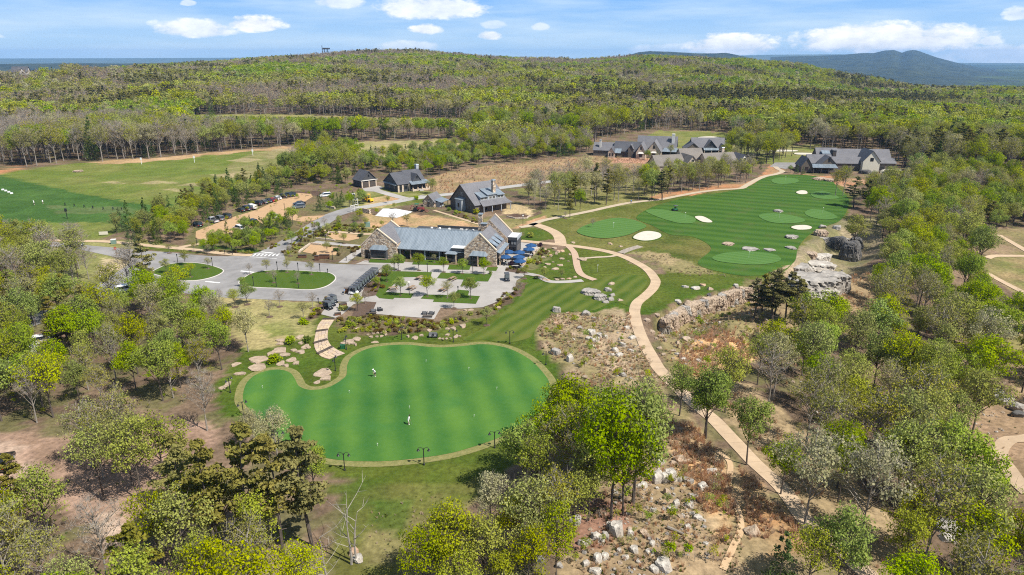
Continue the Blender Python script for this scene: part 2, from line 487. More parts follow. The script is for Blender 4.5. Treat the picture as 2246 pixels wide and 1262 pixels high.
# driving range
RNGP = [(-300, 402), (0, 377), (180, 358), (300, 352), (430, 340), (600, 326), (690, 317), (722, 322), (690, 348), (610, 395), (560, 410), (480, 435), (400, 475), (300, 505), (200, 525), (-300, 540)]
paint(RNGP, (.108, .142, .026), (.15, .16, .042))
paint([(560, 335), (700, 317), (720, 325), (690, 350), (600, 390), (500, 392), (500, 360)], (.155, .16, .05), (.235, .20, .095))
for (a, b, w_, h_) in [(640, 330, 60, 6), (500, 384, 45, 4), (345, 402, 45, 4), (430, 405, 40, 4), (540, 352, 40, 5), (380, 418, 26, 3), (250, 402, 30, 3)]:
    paint([(a - w_, b), (a, b - h_), (a + w_, b), (a, b + h_)], (.33, .26, .15), alpha=.6)
paint([(185, 356), (300, 350), (450, 337), (690, 316), (690, 321), (560, 332), (330, 356), (240, 362)], (.40, .27, .15), (.3, .2, .1))
paint([(-200, 385), (0, 374), (45, 362), (45, 372), (0, 384), (-200, 398)], RED, (.3, .2, .1))
paint([(-300, 405), (0, 387), (55, 397), (150, 419), (240, 439), (330, 451), (425, 447), (390, 470), (300, 505), (240, 490), (150, 486), (-300, 500)], (.042, .092, .018), (.06, .115, .024))
paint([(100, 452), (300, 455), (330, 470), (120, 470)], (.15, .16, .07), (.06, .12, .03), alpha=.5)
# west corner by the drive
paint([(60, 535), (175, 546), (240, 560), (290, 572), (285, 585), (265, 598), (190, 645), (120, 640), (80, 600)], DRY2, (.13, .15, .04))
paint([(225, 565), (285, 572), (270, 592), (215, 606)], (.40, .32, .2), DRY)
paint([(-200, 500), (60, 510), (330, 530), (430, 540), (450, 556), (320, 552), (170, 538), (-200, 545)], LAWN2, DRY2)
# car park surrounds and beds
paint([(400, 545), (420, 505), (470, 480), (560, 445), (640, 418), (720, 418), (800, 430), (760, 462), (690, 487), (600, 535), (560, 556), (470, 560)], (.15, .105, .06), (.11, .115, .04))
paint([(430, 548), (560, 556), (640, 520), (700, 480), (712, 474), (700, 492), (620, 540), (565, 560), (440, 557)], MULCH, MULCH2)
paint([(600, 440), (640, 420), (700, 418), (720, 428), (690, 430), (655, 422)], MULCH)
paint([(288, 543), (330, 538), (430, 552), (560, 560), (520, 564), (420, 558), (330, 551)], LAWN, LAWN2)
paint([(445, 535), (530, 548), (590, 551), (560, 556), (440, 545)], LAWN, LAWND)
paint([(617, 560), (640, 530), (700, 490), (800, 490), (860, 505), (800, 540), (770, 575), (630, 572)], MULCH2, (.13, .125, .045))
# around the smaller houses
paint([(750, 470), (760, 425), (800, 412), (900, 410), (935, 418), (975, 425), (970, 445), (860, 455), (800, 458)], LAWN2, DRY2)
paint([(800, 450), (812, 436), (850, 428), (885, 438), (860, 448), (820, 455)], DIRT, (.3, .27, .12))
paint([(925, 396), (1000, 374), (1110, 360), (1230, 348), (1300, 343), (1400, 350), (1425, 372), (1330, 386), (1240, 394), (1150, 404), (1090, 411), (1000, 426), (935, 416)], (.30, .20, .115), (.23, .175, .085), m2)
paint([(975, 470), (1000, 462), (1060, 482), (1150, 478), (1190, 470), (1200, 440), (1120, 418), (1240, 398), (1310, 388), (1420, 380), (1460, 425), (1330, 452), (1200, 482), (1150, 500), (1080, 505), (1000, 480)], (.15, .15, .045), (.21, .18, .075))
paint([(1100, 452), (1140, 448), (1175, 462), (1160, 478), (1110, 470)], (.42, .32, .18), (.25, .2, .1))
paint([(1112, 470), (1150, 466), (1165, 475), (1140, 480)], MULCH)
paint([(795, 500), (800, 470), (835, 474), (870, 478), (905, 466), (945, 470), (1000, 482), (1065, 498), (1050, 508), (900, 503)], DIRT, DIRT2, m2)
paint([(960, 462), (1000, 474), (1065, 497), (1060, 486), (1000, 463)], MULCH, MULCH2)
paint([(1200, 486), (1260, 470), (1330, 452), (1400, 440), (1440, 432), (1440, 444), (1340, 462), (1260, 482)], LAWN2, DRY2)
paint([(1120, 505), (1160, 485), (1200, 475), (1190, 490), (1150, 500)], (.42, .25, .14))
# short course
FAIR = [(1180, 492), (1300, 468), (1400, 443), (1500, 430), (1650, 403), (1690, 383), (1770, 383), (1840, 398), (1872, 440), (1852, 492), (1800, 520), (1752, 562), (1730, 602), (1640, 612), (1540, 602), (1430, 562), (1330, 552), (1240, 535), (1200, 508)]
paint(FAIR, (.072, .095, .016), (.11, .115, .028))
paint([(1420, 505), (1440, 492), (1490, 515), (1550, 540), (1600, 560), (1500, 565), (1430, 548)], (.065, .085, .016), (.13, .12, .035))
paint([(1238, 520), (1260, 488), (1330, 472), (1400, 478), (1440, 500), (1460, 530), (1400, 548), (1300, 545)], (.085, .10, .02), (.145, .135, .04))
paint([(1370, 552), (1470, 560), (1535, 588), (1600, 608), (1560, 612), (1490, 605), (1450, 590), (1420, 570)], (.27, .21, .11), (.19, .17, .07))
# hollow of the putting lawn
paint([(480, 905), (478, 850), (505, 800), (540, 755), (560, 730), (600, 700), (650, 690), (690, 690), (720, 690), (760, 728), (850, 738), (950, 726), (1010, 706), (1060, 676), (1130, 650), (1150, 608), (1200, 560), (1250, 545), (1330, 553), (1440, 598), (1560, 600), (1640, 615), (1600, 630), (1480, 662), (1430, 690), (1385, 700), (1290, 690), (1208, 688), (1172, 752), (1215, 800), (1240, 838), (1290, 862), (1270, 900), (1190, 975), (1100, 1045), (1000, 1065), (800, 1062), (700, 1035), (600, 985), (545, 940)], LAWN, LAWN2)
paint([(1060, 700), (1160, 640), (1330, 600), (1400, 610), (1395, 680), (1300, 690), (1200, 690), (1165, 752), (1080, 740)], (.045, .085, .008), (.078, .10, .014))
paint([(1140, 655), (1190, 625), (1250, 630), (1150, 690), (1090, 700)], (.105, .11, .028), LAWN2)
paint([(500, 690), (470, 655), (570, 658), (706, 668), (700, 700), (688, 738), (610, 762), (548, 772), (505, 735)], DRY, DRY2)
paint([(575, 722), (600, 708), (640, 718), (650, 735), (590, 745)], (.15, .16, .045), DRY2)
paint([(730, 702), (790, 690), (880, 698), (960, 706), (1010, 690), (1050, 676), (1100, 655), (1140, 622), (1155, 630), (1090, 690), (1010, 712), (950, 730), (860, 737), (770, 732)], MULCH, MULCH2)
paint([(765, 700), (775, 662), (800, 655), (828, 660), (822, 690)], MULCH)
paint([(690, 705), (700, 690), (722, 650), (700, 665), (672, 700), (668, 720)], MULCH)
paint([(1150, 560), (1185, 545), (1220, 550), (1245, 580), (1260, 605), (1200, 615), (1150, 600), (1135, 590)], LAWN2, LAWN)
paint([(1130, 590), (1160, 560), (1180, 545), (1215, 556), (1200, 575), (1150, 600)], (.17, .13, .075), (.13, .14, .05))
# brown slopes
paint([(1180, 722), (1212, 690), (1290, 688), (1350, 668), (1388, 690), (1400, 735), (1440, 808), (1480, 880), (1430, 860), (1320, 868), (1262, 836), (1228, 800), (1186, 762)], (.34, .255, .165), (.21, .175, .08), m2)
paint([(1440, 700), (1500, 668), (1640, 632), (1720, 690), (1720, 760), (1640, 800), (1580, 840), (1500, 860), (1450, 790)], (.25, .20, .10), (.19, .16, .07))
paint([(1478, 800), (1500, 760), (1560, 722), (1630, 740), (1648, 790), (1570, 832), (1490, 830)], (.50, .31, .15), (.38, .26, .13), m2)
paint([(1640, 640), (1800, 600), (1900, 580), (1960, 640), (1900, 720), (1750, 760), (1650, 760)], (.25, .18, .10), (.17, .14, .07))
paint([(1700, 600), (1740, 560), (1790, 510), (1850, 480), (1930, 480), (1940, 560), (1860, 600), (1760, 640)], (.27, .21, .14), (.16, .15, .07))
paint([(1640, 840), (1560, 850), (1600, 930), (1700, 1060), (1800, 1170), (1900, 1262), (2050, 1262), (1900, 1080), (1750, 930)], (.27, .20, .115), (.2, .15, .08))
paint([(1200, 1400), (1225, 1160), (1290, 1095), (1420, 960), (1450, 900), (1510, 900), (1590, 990), (1720, 1120), (1800, 1200), (1900, 1300), (1900, 1450)], ROCKZ, ROCKZ2)
paint([(1455, 930), (1520, 930), (1590, 1010), (1612, 1120), (1590, 1200), (1545, 1120), (1490, 1040)], ORANGE, STRAW, m2)
paint([(1620, 1020), (1690, 1090), (1790, 1200), (1700, 1230), (1640, 1180)], (.33, .19, .09), STRAW2, m2)
paint([(1225, 1150), (1300, 1090), (1360, 1100), (1380, 1150), (1320, 1210), (1230, 1210)], (.23, .13, .09), (.3, .17, .11))
paint([(1143, 503), (1170, 500), (1200, 507), (1216, 517), (1213, 527), (1180, 531), (1143, 527)], LAWN, LAWN2)
# south bank
paint([(700, 1060), (1000, 1066), (1095, 1040), (1040, 1090), (960, 1135), (890, 1200), (860, 1300), (690, 1400), (690, 1300), (745, 1180), (735, 1100)], (.058, .085, .014), (.115, .115, .03))
paint([(790, 1165), (850, 1140), (930, 1130), (885, 1210), (900, 1250), (800, 1240)], (.24, .17, .10), (.17, .15, .06))
paint([(800, 1095), (880, 1085), (890, 1120), (870, 1170), (820, 1150)], (.05, .09, .012), (.075, .10, .02))
paint([(930, 1085), (1010, 1085), (1080, 1090), (1000, 1130), (930, 1110)], (.26, .19, .10), LAWN2)
paint([(-300, 950), (160, 955), (330, 925), (445, 925), (485, 968), (430, 1000), (390, 1100), (260, 1190), (150, 1110), (-300, 1100)], PINK, PINK2)
paint([(-100, 960), (60, 980), (110, 1040), (60, 1090), (-100, 1090)], (.38, .29, .22), PINK)
paint([(215, 1130), (260, 1120), (290, 1170), (270, 1240), (230, 1200)], (.42, .32, .24), PINK)
paint([(560, 1180), (640, 1190), (720, 1230), (720, 1400), (560, 1400)], PINK2, (.2, .17, .09))
# right clearings
paint([(2150, 565), (2250, 552), (2500, 545), (2500, 680), (2246, 655), (2170, 610)], (.15, .15, .05), (.24, .18, .09))
paint([(2040, 900), (2130, 860), (2500, 860), (2500, 1120), (2190, 1090), (2090, 1010)], (.28, .19, .12), (.21, .15, .085))
paint([(2190, 500), (2300, 500), (2300, 560), (2170, 560), (2100, 540)], (.24, .16, .11), ROCKZ2)
paint([(2190, 690), (2400, 690), (2400, 860), (2230, 860), (2180, 740)], (.2, .19, .06), ROCKZ)
# red mulch by the far houses
paint([(1735, 380), (1790, 386), (1880, 392), (1920, 402), (1860, 412), (1790, 398)], RED, (.3, .2, .12))
paint([(1420, 430), (1540, 412), (1640, 400), (1660, 392), (1670, 386), (1690, 360), (1720, 372), (1640, 410), (1540, 424), (1450, 438)], RED, (.3, .19, .1))
paint([(1330, 346), (1400, 346), (1430, 350), (1410, 362), (1345, 358)], (.36, .2, .13))

gm = bpy.data.materials.new('ground'); gm.use_nodes = True; t = gm.node_tree; p = t.nodes['Principled BSDF']; p.inputs['Roughness'].default_value = .95; p.inputs['Specular IOR Level'].default_value = .08
ca = N(t, 'ShaderNodeAttribute', attribute_name='cover'); geo = N(t, 'ShaderNodeNewGeometry')
n1 = N(t, 'ShaderNodeTexNoise', i_Scale=1.1, i_Detail=6.0, i_Roughness=.7); t.links.new(geo.outputs['Position'], n1.inputs['Vector'])
n2 = N(t, 'ShaderNodeTexNoise', i_Scale=.13, i_Detail=4.0); t.links.new(geo.outputs['Position'], n2.inputs['Vector'])
f1 = mth(t, 'MULTIPLY_ADD', mth(t, 'SUBTRACT', n1.outputs[0], .5), 2.2, 1.0); f2 = mth(t, 'MULTIPLY_ADD', mth(t, 'SUBTRACT', n2.outputs[0], .5), .9, 1.0)
vm = N(t, 'ShaderNodeVectorMath', operation='SCALE'); t.links.new(ca.outputs['Color'], vm.inputs[0]); t.links.new(mth(t, 'MULTIPLY', f1, f2), vm.inputs['Scale'])
t.links.new(vm.outputs[0], p.inputs['Base Color'])
bn = N(t, 'ShaderNodeBump', i_Strength=.4, i_Distance=.2); t.links.new(n1.outputs[0], bn.inputs['Height']); t.links.new(bn.outputs[0], p.inputs['Normal'])
nx, ny = len(xs), len(ys); ii = (np.arange(ny - 1)[:, None] * nx + np.arange(nx - 1)[None]).ravel()
me = mesh_np('ground', np.column_stack([VX, VY, VZ]), np.stack([ii, ii + 1, ii + nx + 1, ii + nx], -1), mats=[gm], smooth=True)
att = me.attributes.new('cover', 'FLOAT_COLOR', 'POINT'); att.data.foreach_set('color', np.column_stack([COLR, np.ones(len(COLR))]).astype(np.float32).ravel())
tag(obj('ground', me), 'grassy and leaf strewn plateau ground under the woods', 'ground', kind='structure')

# ------------------------------------------------------------------ far hills
hillm = M('far_forest_hills', (.008, .017, .010), (.050, .060, .024), .011, .95, .9, .02, 6, contrast=1.2)
lowm = M('lowland_forest', (.05, .075, .045), (.11, .13, .07), .002, .95)


def ridge(name, dist, tops, mat, front=.8, back=1.25, base=-90., rough=10.):
    tops = np.array(tops, float); u = np.arange(tops[0, 0], tops[-1, 0] + 1, 6.0); v = np.interp(u, tops[:, 0], tops[:, 1])
    d = ray(u, v); t_ = dist / d[:, 1]; X, Y, Z = d[:, 0] * t_, d[:, 1] * t_, CAM_H + d[:, 2] * t_
    rows = []
    for k in list(np.linspace(0, 1, 26)) + [1.15, 1.5, 2]:
        if k <= 1: s = front + (1 - front) * k; z = base + (Z - base) * (k ** 1.25)
        else: s = 1 + (back - 1) * (k - 1); z = base + (Z - base) * (1 - (k - 1))
        x_, y_ = X * s, Y * s
        if 0 < k < 1: z = z + rough * (vnoise(x_ * 1.0, y_ * 1.0, 420, 5) - .5) * 4 * k * (1 - k) * 3
        elif k == 1: z = z + rough * .10 * (vnoise(x_, y_, 60, 3) - .5)
        rows.append(np.column_stack([x_, y_, np.maximum(z, base - 1)]))
    n = len(u); V = np.concatenate(rows); q = (np.arange(len(rows) - 1)[:, None] * n + np.arange(n - 1)[None]).ravel()
    o = obj(name, mesh_np(name, V, np.stack([q, q + 1, q + n + 1, q + n], -1), mats=[mat], smooth=True)); o['kind'] = 'structure'; return o


ridge('mountain', 7200, [(1690, 126), (1730, 124), (1790, 123), (1840, 121), (1890, 117), (1915, 117), (1938, 111.5), (1960, 110), (1978, 116), (1990, 112), (2005, 109.5), (2020, 114), (2050, 125), (2090, 136), (2140, 147), (2200, 158), (2260, 168), (2340, 186), (2500, 205)], hillm, .44, 1.2, rough=30)
ridge('far_plateau', 12500, [(1880, 138.5), (2100, 138.5), (2300, 139), (3200, 139)], lowm, .9, 1.06, rough=8)
ridge('foothill', 9000, [(2040, 160), (2110, 152), (2160, 149), (2220, 153), (2300, 150), (2500, 156), (2800, 152)], hillm, .85, 1.1, rough=8)
ridge('far_plateau', 12800, [(1600, 123), (1690, 120.5), (1850, 119.5), (1872, 124), (1900, 132)], lowm, .95, 1.03, rough=5)
ridge('hills', 5200, [(1370, 124), (1400, 115), (1425, 112.5), (1470, 114), (1530, 117.5), (1570, 117.5), (1590, 116), (1612, 120), (1640, 126)], hillm, .85, 1.15, rough=12)
ridge('far_plain', 12900, [(-1400, 129.5), (-200, 129), (300, 128), (530, 127), (600, 131), (900, 140)], lowm, .6, 1.02, rough=4)
ridge('hills', 4200, [(-900, 150), (-300, 146), (0, 141), (150, 139), (260, 140), (420, 137), (560, 141), (700, 150)], hillm, .8, 1.15, rough=14)

# ------------------------------------------------------------------ air
hz = MB().box(-14500, 14500, -1500, 14200, -96, 150).build('haze', [])
hm = bpy.data.materials.new('haze_air'); hm.use_nodes = True; t = hm.node_tree; t.nodes.clear()
pv_ = N(t, 'ShaderNodeVolumePrincipled'); pv_.inputs['Color'].default_value = (.27, .55, 1.0, 1); pv_.inputs['Density'].default_value = 6.0e-5; pv_.inputs['Anisotropy'].default_value = 0.0
t.links.new(pv_.outputs[0], N(t, 'ShaderNodeOutputMaterial').inputs['Volume'])
hz.data.materials.append(hm); hz['kind'] = 'stuff'; hz['label'] = 'thin blue haze over the far hills'

# ------------------------------------------------------------------ sheets on the ground
def stripe_mat(name, ca_, cb_, ang, width, soft=1.5, noise=.5, third=None):
    m = bpy.data.materials.new(name); m.use_nodes = True; t = m.node_tree; p = t.nodes['Principled BSDF']; p.inputs['Roughness'].default_value = .9; p.inputs['Specular IOR Level'].default_value = .1
    g = N(t, 'ShaderNodeNewGeometry'); s = N(t, 'ShaderNodeSeparateXYZ'); t.links.new(g.outputs['Position'], s.inputs[0])
    q = mth(t, 'ADD', mth(t, 'MULTIPLY', s.outputs[0], math.cos(ang)), mth(t, 'MULTIPLY', s.outputs[1], math.sin(ang)))
    nz = N(t, 'ShaderNodeTexNoise', i_Scale=.12, i_Detail=4.0); t.links.new(g.outputs['Position'], nz.inputs['Vector'])
    q = mth(t, 'ADD', q, mth(t, 'MULTIPLY', nz.outputs[0], 2.0))
    w = mth(t, 'MULTIPLY_ADD', mth(t, 'SINE', mth(t, 'MULTIPLY', q, math.pi / width)), soft * .5, .5, clamp=True)
    fine = N(t, 'ShaderNodeTexNoise', i_Scale=1.3, i_Detail=5.0, i_Roughness=.7); t.links.new(g.outputs['Position'], fine.inputs['Vector'])
    big = N(t, 'ShaderNodeTexNoise', i_Scale=.07, i_Detail=4.0, i_Roughness=.6); t.links.new(g.outputs['Position'], big.inputs['Vector'])
    w2 = mth(t, 'ADD', mth(t, 'MULTIPLY', w, 1 - noise), mth(t, 'MULTIPLY', mth(t, 'MULTIPLY_ADD', mth(t, 'SUBTRACT', big.outputs[0], .5), 2.4, .5, clamp=True), noise))
    w2 = mth(t, 'ADD', w2, mth(t, 'MULTIPLY', mth(t, 'SUBTRACT', fine.outputs[0], .5), .5), clamp=True)
    c = mixc(t, w2, ca_, cb_)
    if third: c = mixc(t, mth(t, 'MULTIPLY', mth(t, 'SUBTRACT', nz.outputs[0], .55, clamp=True), 3.0, clamp=True), c, third)
    t.links.new(c, p.inputs['Base Color'])
    b_ = N(t, 'ShaderNodeBump', i_Strength=.25, i_Distance=.1); t.links.new(fine.outputs[0], b_.inputs['Height']); t.links.new(b_.outputs[0], p.inputs['Normal'])
    return m


m_green = stripe_mat('putting_green_turf', (.024, .098, .020), (.088, .185, .030), R(12), 2.7, .9, .52, third=(.030, .125, .034))
m_tee = stripe_mat('short_green_turf', (.060, .135, .028), (.088, .17, .042), R(60), 1.3, 1.2, .4)
m_fair = stripe_mat('fairway_turf', (.030, .080, .010), (.062, .124, .018), R(68), 3.4, 1.3, .42, third=(.085, .10, .03))
m_isle = stripe_mat('lawn_turf', (.040, .085, .008), (.075, .112, .016), R(30), 1.2, .6, .75)
m_collar = M('collar_turf', (.24, .21, .085), (.12, .135, .035), 1.6, .95, .5, 3)
m_sand = M('bunker_sand', (.56, .51, .43), (.47, .42, .345), .6, .95, .3, 2)
m_asph = M('asphalt', (.262, .252, .246), (.185, .178, .174), .22, .9, .15, 8, detail=8, contrast=1.5, col3=(.285, .275, .266))
m_conc = M('pale_concrete', (.345, .32, .295), (.285, .265, .245), .3, .9, .1, 6, detail=8, contrast=1.5, col3=(.375, .35, .325))
m_cpath = M('tan_path_concrete', (.48, .36, .24), (.39, .29, .195), .35, .9, .1, 5, detail=7, contrast=1.6)
m_fpath = M('far_path', (.45, .37, .27), (.38, .31, .22), .4, .9)
m_gravel = M('tan_gravel', (.46, .30, .165), (.36, .235, .13), .8, .95, .4, 5)
m_curb = M('kerb_concrete', (.52, .48, .44), (.45, .42, .38), .8, .9)
m_white = M('white_paint', (.78, .78, .76), (.68, .68, .66), 3, .6)
m_mulch = M('bark_mulch', (.075, .048, .036), (.13, .088, .062), 3.0, .95, .8, 7)
m_trail = M('trail_dirt', (.50, .36, .22), (.42, .29, .17), 1.2, .95)

# drive
DRIVE = [(60, 533), (120, 531), (172, 537), (242, 543), (323, 551), (374, 554), (420, 559), (458, 562), (498, 563), (525, 561), (555, 557), (571, 552), (614, 530), (685, 487), (714, 471), (739, 462), (774, 453), (790, 452),
         (788, 460), (770, 466), (749, 473), (730, 486), (710, 500), (667, 523), (621, 555), (627, 572), (669, 575), (740, 580), (842, 582), (836, 588), (769, 648), (765, 662), (708, 662), (644, 660), (570, 657), (484, 653), (447, 648), (386, 642), (330, 640), (237, 647), (215, 654), (150, 690), (60, 720), (60, 690), (130, 672), (194, 636), (229, 615), (264, 593), (283, 581), (284, 573), (269, 567), (242, 562), (172, 547), (120, 541), (60, 543)]
sheet('drive', DRIVE, m_asph, .04)
strip('lane', [(786, 457), (815, 452), (842, 447), (868, 443), (894, 438), (930, 433), (971, 428), (1020, 423), (1094, 413), (1163, 404), (1234, 395), (1290, 387), (1330, 380)], 5.2, M('lane_concrete', (.37, .355, .33), (.32, .305, .285), .4), .045)
strip('driveway', [(893, 437), (870, 431), (845, 424), (822, 417), (811, 412)], 4.2, m_conc, .055)
sheet('garage_apron', [(795, 414), (830, 408), (842, 412), (825, 421), (800, 420)], m_conc, .065)
sheet('parking_court', [(1688, 366), (1700, 357), (1752, 357), (1750, 366), (1722, 371)], m_asph, .05)
sheet('concrete_pad', [(823, 474), (840, 458), (870, 458.5), (905, 465), (893, 471), (871, 478), (850, 477)], M('fresh_concrete', (.62, .62, .62), (.55, .55, .55), .5), .05)


def kerb_ring(name, P, w=.3, h=.12):
    P = np.asarray(P)[:, :2]; n = len(P); d = np.roll(P, -1, 0) - np.roll(P, 1, 0); d /= np.linalg.norm(d, axis=1)[:, None]; nn = np.stack([d[:, 1], -d[:, 0]], -1)
    if poly_sd(np.array([P[0] + nn[0] * .5])[:, 0], np.array([P[0] + nn[0] * .5])[:, 1], P.tolist())[0] > 0: nn = -nn
    O = P + nn * w; V = []
    for q, dz in ((P, .02), (P, h), (O, h), (O, .02)): V.append(np.column_stack([q, height(q[:, 0], q[:, 1]) + dz]))
    V = np.concatenate(V); F = []
    for r_ in range(3):
        for i in range(n): F.append((r_ * n + i, r_ * n + (i + 1) % n, (r_ + 1) * n + (i + 1) % n, (r_ + 1) * n + i))
    o = obj(name, mesh_np(name, V, F, mats=[m_curb])); o['kind'] = 'structure'; return o


I1 = [(334, 599), (349, 589), (374, 580), (411, 577), (447, 580), (477, 588), (489, 595), (477, 604), (452, 612), (423, 616), (386, 614), (354, 606)]
I2 = [(525, 620), (536, 610), (558, 599), (595, 594), (644, 594), (693, 597), (723, 600), (735, 610), (727, 621), (708, 631), (676, 636), (619, 633), (565, 631), (533, 627)]
for nm, I_ in (('island', I1), ('island', I2)):
    P = catmull(G([p[0] for p in I_], [p[1] for p in I_])[:, :2], True, 5)
    sheet_world(nm, P, m_isle, .10, 2.0); kerb_ring('kerb', P)
# road paint
def bar(a, b, w, name='stop_line'):
    A, B_ = G1(*a), G1(*b); d = (B_ - A).normalized(); n = Vector((-d.y, d.x, 0)) * w / 2
    return [(A + n), (B_ + n), (B_ - n), (A - n)]
for a, b in (((573, 553), (600, 556)), ((528, 595), (557, 598)), ((451, 618), (482, 621))):
    m_ = MB(); m_.slab([(q.x, q.y, .056) for q in bar(a, b, .6)][::-1], .006); m_.build('stop_line', m_white)['kind'] = 'structure'
xw = empty('crosswalk', G1(586, 561), kind='structure')
for i in range(7):
    a = K5([(868 + i * 48, 912)])[0]; b = K5([(905 + i * 48, 882)])[0]
    m_ = MB(); m_.slab([(q.x - xw.location.x, q.y - xw.location.y, .056) for q in bar(a, b, .42)], .006); m_.build('stripe', m_white, xw)
for a, b in (((556, 556), (612, 559)), ((548, 564), (607, 568))):
    m_ = MB(); m_.slab([(q.x - xw.location.x, q.y - xw.location.y, .056) for q in bar(a, b, .2)], .006); m_.build('edge_line', m_white, xw)
strip('sidewalk', [(60, 526), (172, 529), (242, 531), (323, 539), (377, 544), (431, 549), (485, 556), (530, 560), (553, 560)], 2.4, m_cpath, .07)
strip('sidewalk', [(390, 545), (410, 540), (440, 535), (452, 524)], 2.2, m_cpath, .08)
LOT = [(429, 523), (430, 508), (450, 500), (478, 489), (507, 478), (566, 460), (585, 451), (632, 431), (653, 424), (683, 426), (686, 432), (664, 446), (640, 462), (655, 476), (690, 474), (713, 473), (690, 484), (664, 487), (620, 480), (600, 484), (570, 494), (520, 510), (471, 518), (445, 527)]
sheet('gravel_car_park', LOT, m_gravel, .05)
sheet('sand_court', [(664, 553), (682, 537), (742, 543), (737, 560), (703, 561)], m_gravel, .06)
sheet('sand_court', [(717, 516), (727, 511), (785, 516), (788, 524), (765, 529), (733, 526)], m_gravel, .06)
strip('sidewalk', [(712, 505), (760, 511), (800, 514), (822, 513)], 2.0, m_cpath, .06)
strip('walkway', [(690, 531), (740, 536), (790, 541), (810, 545)], 2.6, m_conc, .055)
strip('walkway', [(752, 577), (775, 560), (800, 545), (812, 538)], 2.6, m_conc, .065)
strip('sidewalk', [(952, 462), (985, 472), (1020, 483), (1058, 495)], 1.3, m_cpath, .07)
# plaza
PLAZA = [(842, 580), (872, 574), (1000, 584), (1090, 588), (1092, 575), (1104, 556), (1112, 540), (1140, 532), (1176, 536), (1181, 545), (1168, 560), (1148, 582), (1130, 592), (1112, 594), (1145, 600), (1150, 606), (1133, 616), (1131, 626), (1132, 635), (1119, 646), (1083, 666), (1058, 675), (1009, 678), (967, 676), (952, 701), (925, 698), (807, 688), (822, 667), (800, 664), (776, 668), (752, 690), (736, 698), (703, 690), (722, 668), (765, 662.5), (772, 646), (838, 589)]
sheet('plaza', PLAZA, m_conc, .075)
sheet('walkway', [(780, 580), (842, 582), (874, 576), (872, 571), (862, 574), (812, 573), (800, 572)], m_conc, .065)
for pts in ([(330, 760), (620, 765), (940, 775), (925, 830), (580, 838), (470, 925), (370, 1020), (720, 1038), (680, 1095), (480, 1090), (460, 1110), (290, 1095), (250, 1060), (290, 940)],
            [(1000, 850), (1050, 780), (1680, 800), (1630, 890), (1500, 888), (1430, 945), (1295, 938), (1330, 866)],
            [(800, 1100), (850, 1050), (1200, 1058), (1260, 990), (1400, 1002), (1385, 1060), (1530, 1070), (1480, 1165), (950, 1140), (965, 1112)],
            [(180, 612), (420, 616), (620, 618), (590, 665), (160, 655)], [(690, 680), (720, 640), (850, 622), (1060, 625), (1060, 690)], [(1130, 742), (1155, 680), (1420, 690), (1400, 747)], [(1600, 755), (1625, 712), (1755, 712), (1730, 760)]):
    sheet('lawn_panel', K6(pts), m_isle, .11, False, 1.5)
sheet('planting_bed', K6([(150, 860), (320, 770), (300, 940), (250, 1060), (75, 1090), (90, 1010)]), m_mulch, .115, False, 1.5)
sheet('planting_bed', K6([(1840, 760), (1850, 715), (2010, 730), (2130, 790), (2040, 790)]), m_mulch, .115, False, 1.5)
sheet('planting_bed', [(772, 697), (783, 668), (800, 662), (826, 664), (815, 690)], m_mulch, .10, False, 1.5)
m_mown = stripe_mat('mown_lawn_turf', (.040, .080, .007), (.090, .118, .018), R(0), 2.2, .9, .5)
_a, _b = G1(1060, 742), G1(1200, 655); _ang = math.atan2((_b - _a).y, (_b - _a).x) + math.pi / 2
m_mown = stripe_mat('mown_lawn_turf', (.034, .074, .006), (.115, .138, .026), _ang, 1.7, .9, .45, third=(.13, .125, .03))
sheet('mown_lawn', [(1015, 745), (1075, 712), (1125, 668), (1150, 640), (1165, 622), (1290, 620), (1335, 606), (1395, 604), (1420, 618), (1402, 645), (1384, 672), (1350, 664), (1290, 684), (1212, 684), (1176, 722), (1160, 742), (1110, 752), (1060, 746)], m_mown, .05, True, 2)
# putting green, collar
PG = [(533, 877), (539, 845), (558, 825), (587, 814), (615, 812), (637, 819), (648, 834), (655, 847), (672, 855), (694, 856), (722, 850), (747, 836), (760, 823), (762, 802), (772, 784), (801, 768), (836, 760), (890, 757), (933, 761), (972, 763), (1015, 760), (1057, 756), (1100, 761), (1132, 772), (1164, 791), (1189, 816), (1204, 838), (1206, 859), (1198, 884), (1179, 909), (1150, 930), (1115, 952), (1068, 971), (997, 993), (926, 1005), (854, 1012), (794, 1013), (744, 1010), (701, 1002), (658, 987), (623, 970), (587, 941), (562, 916), (544, 895)]
PGw = catmull(G([p[0] for p in PG], [p[1] for p in PG])[:, :2], True, 4)
def off_poly(P, w):
    d = np.roll(P, -1, 0) - np.roll(P, 1, 0); d /= np.linalg.norm(d, axis=1)[:, None]; a = 0.5 * np.sum(P[:, 0] * np.roll(P[:, 1], -1) - np.roll(P[:, 0], -1) * P[:, 1])
    nn = np.stack([d[:, 1], -d[:, 0]], -1) * (1 if a > 0 else -1)
    return P + nn * w
sheet_world('green_collar', off_poly(PGw, 1.35), m_collar, .05, 2.0)
sheet_world('putting_green', PGw, m_green, .085, 2.0)
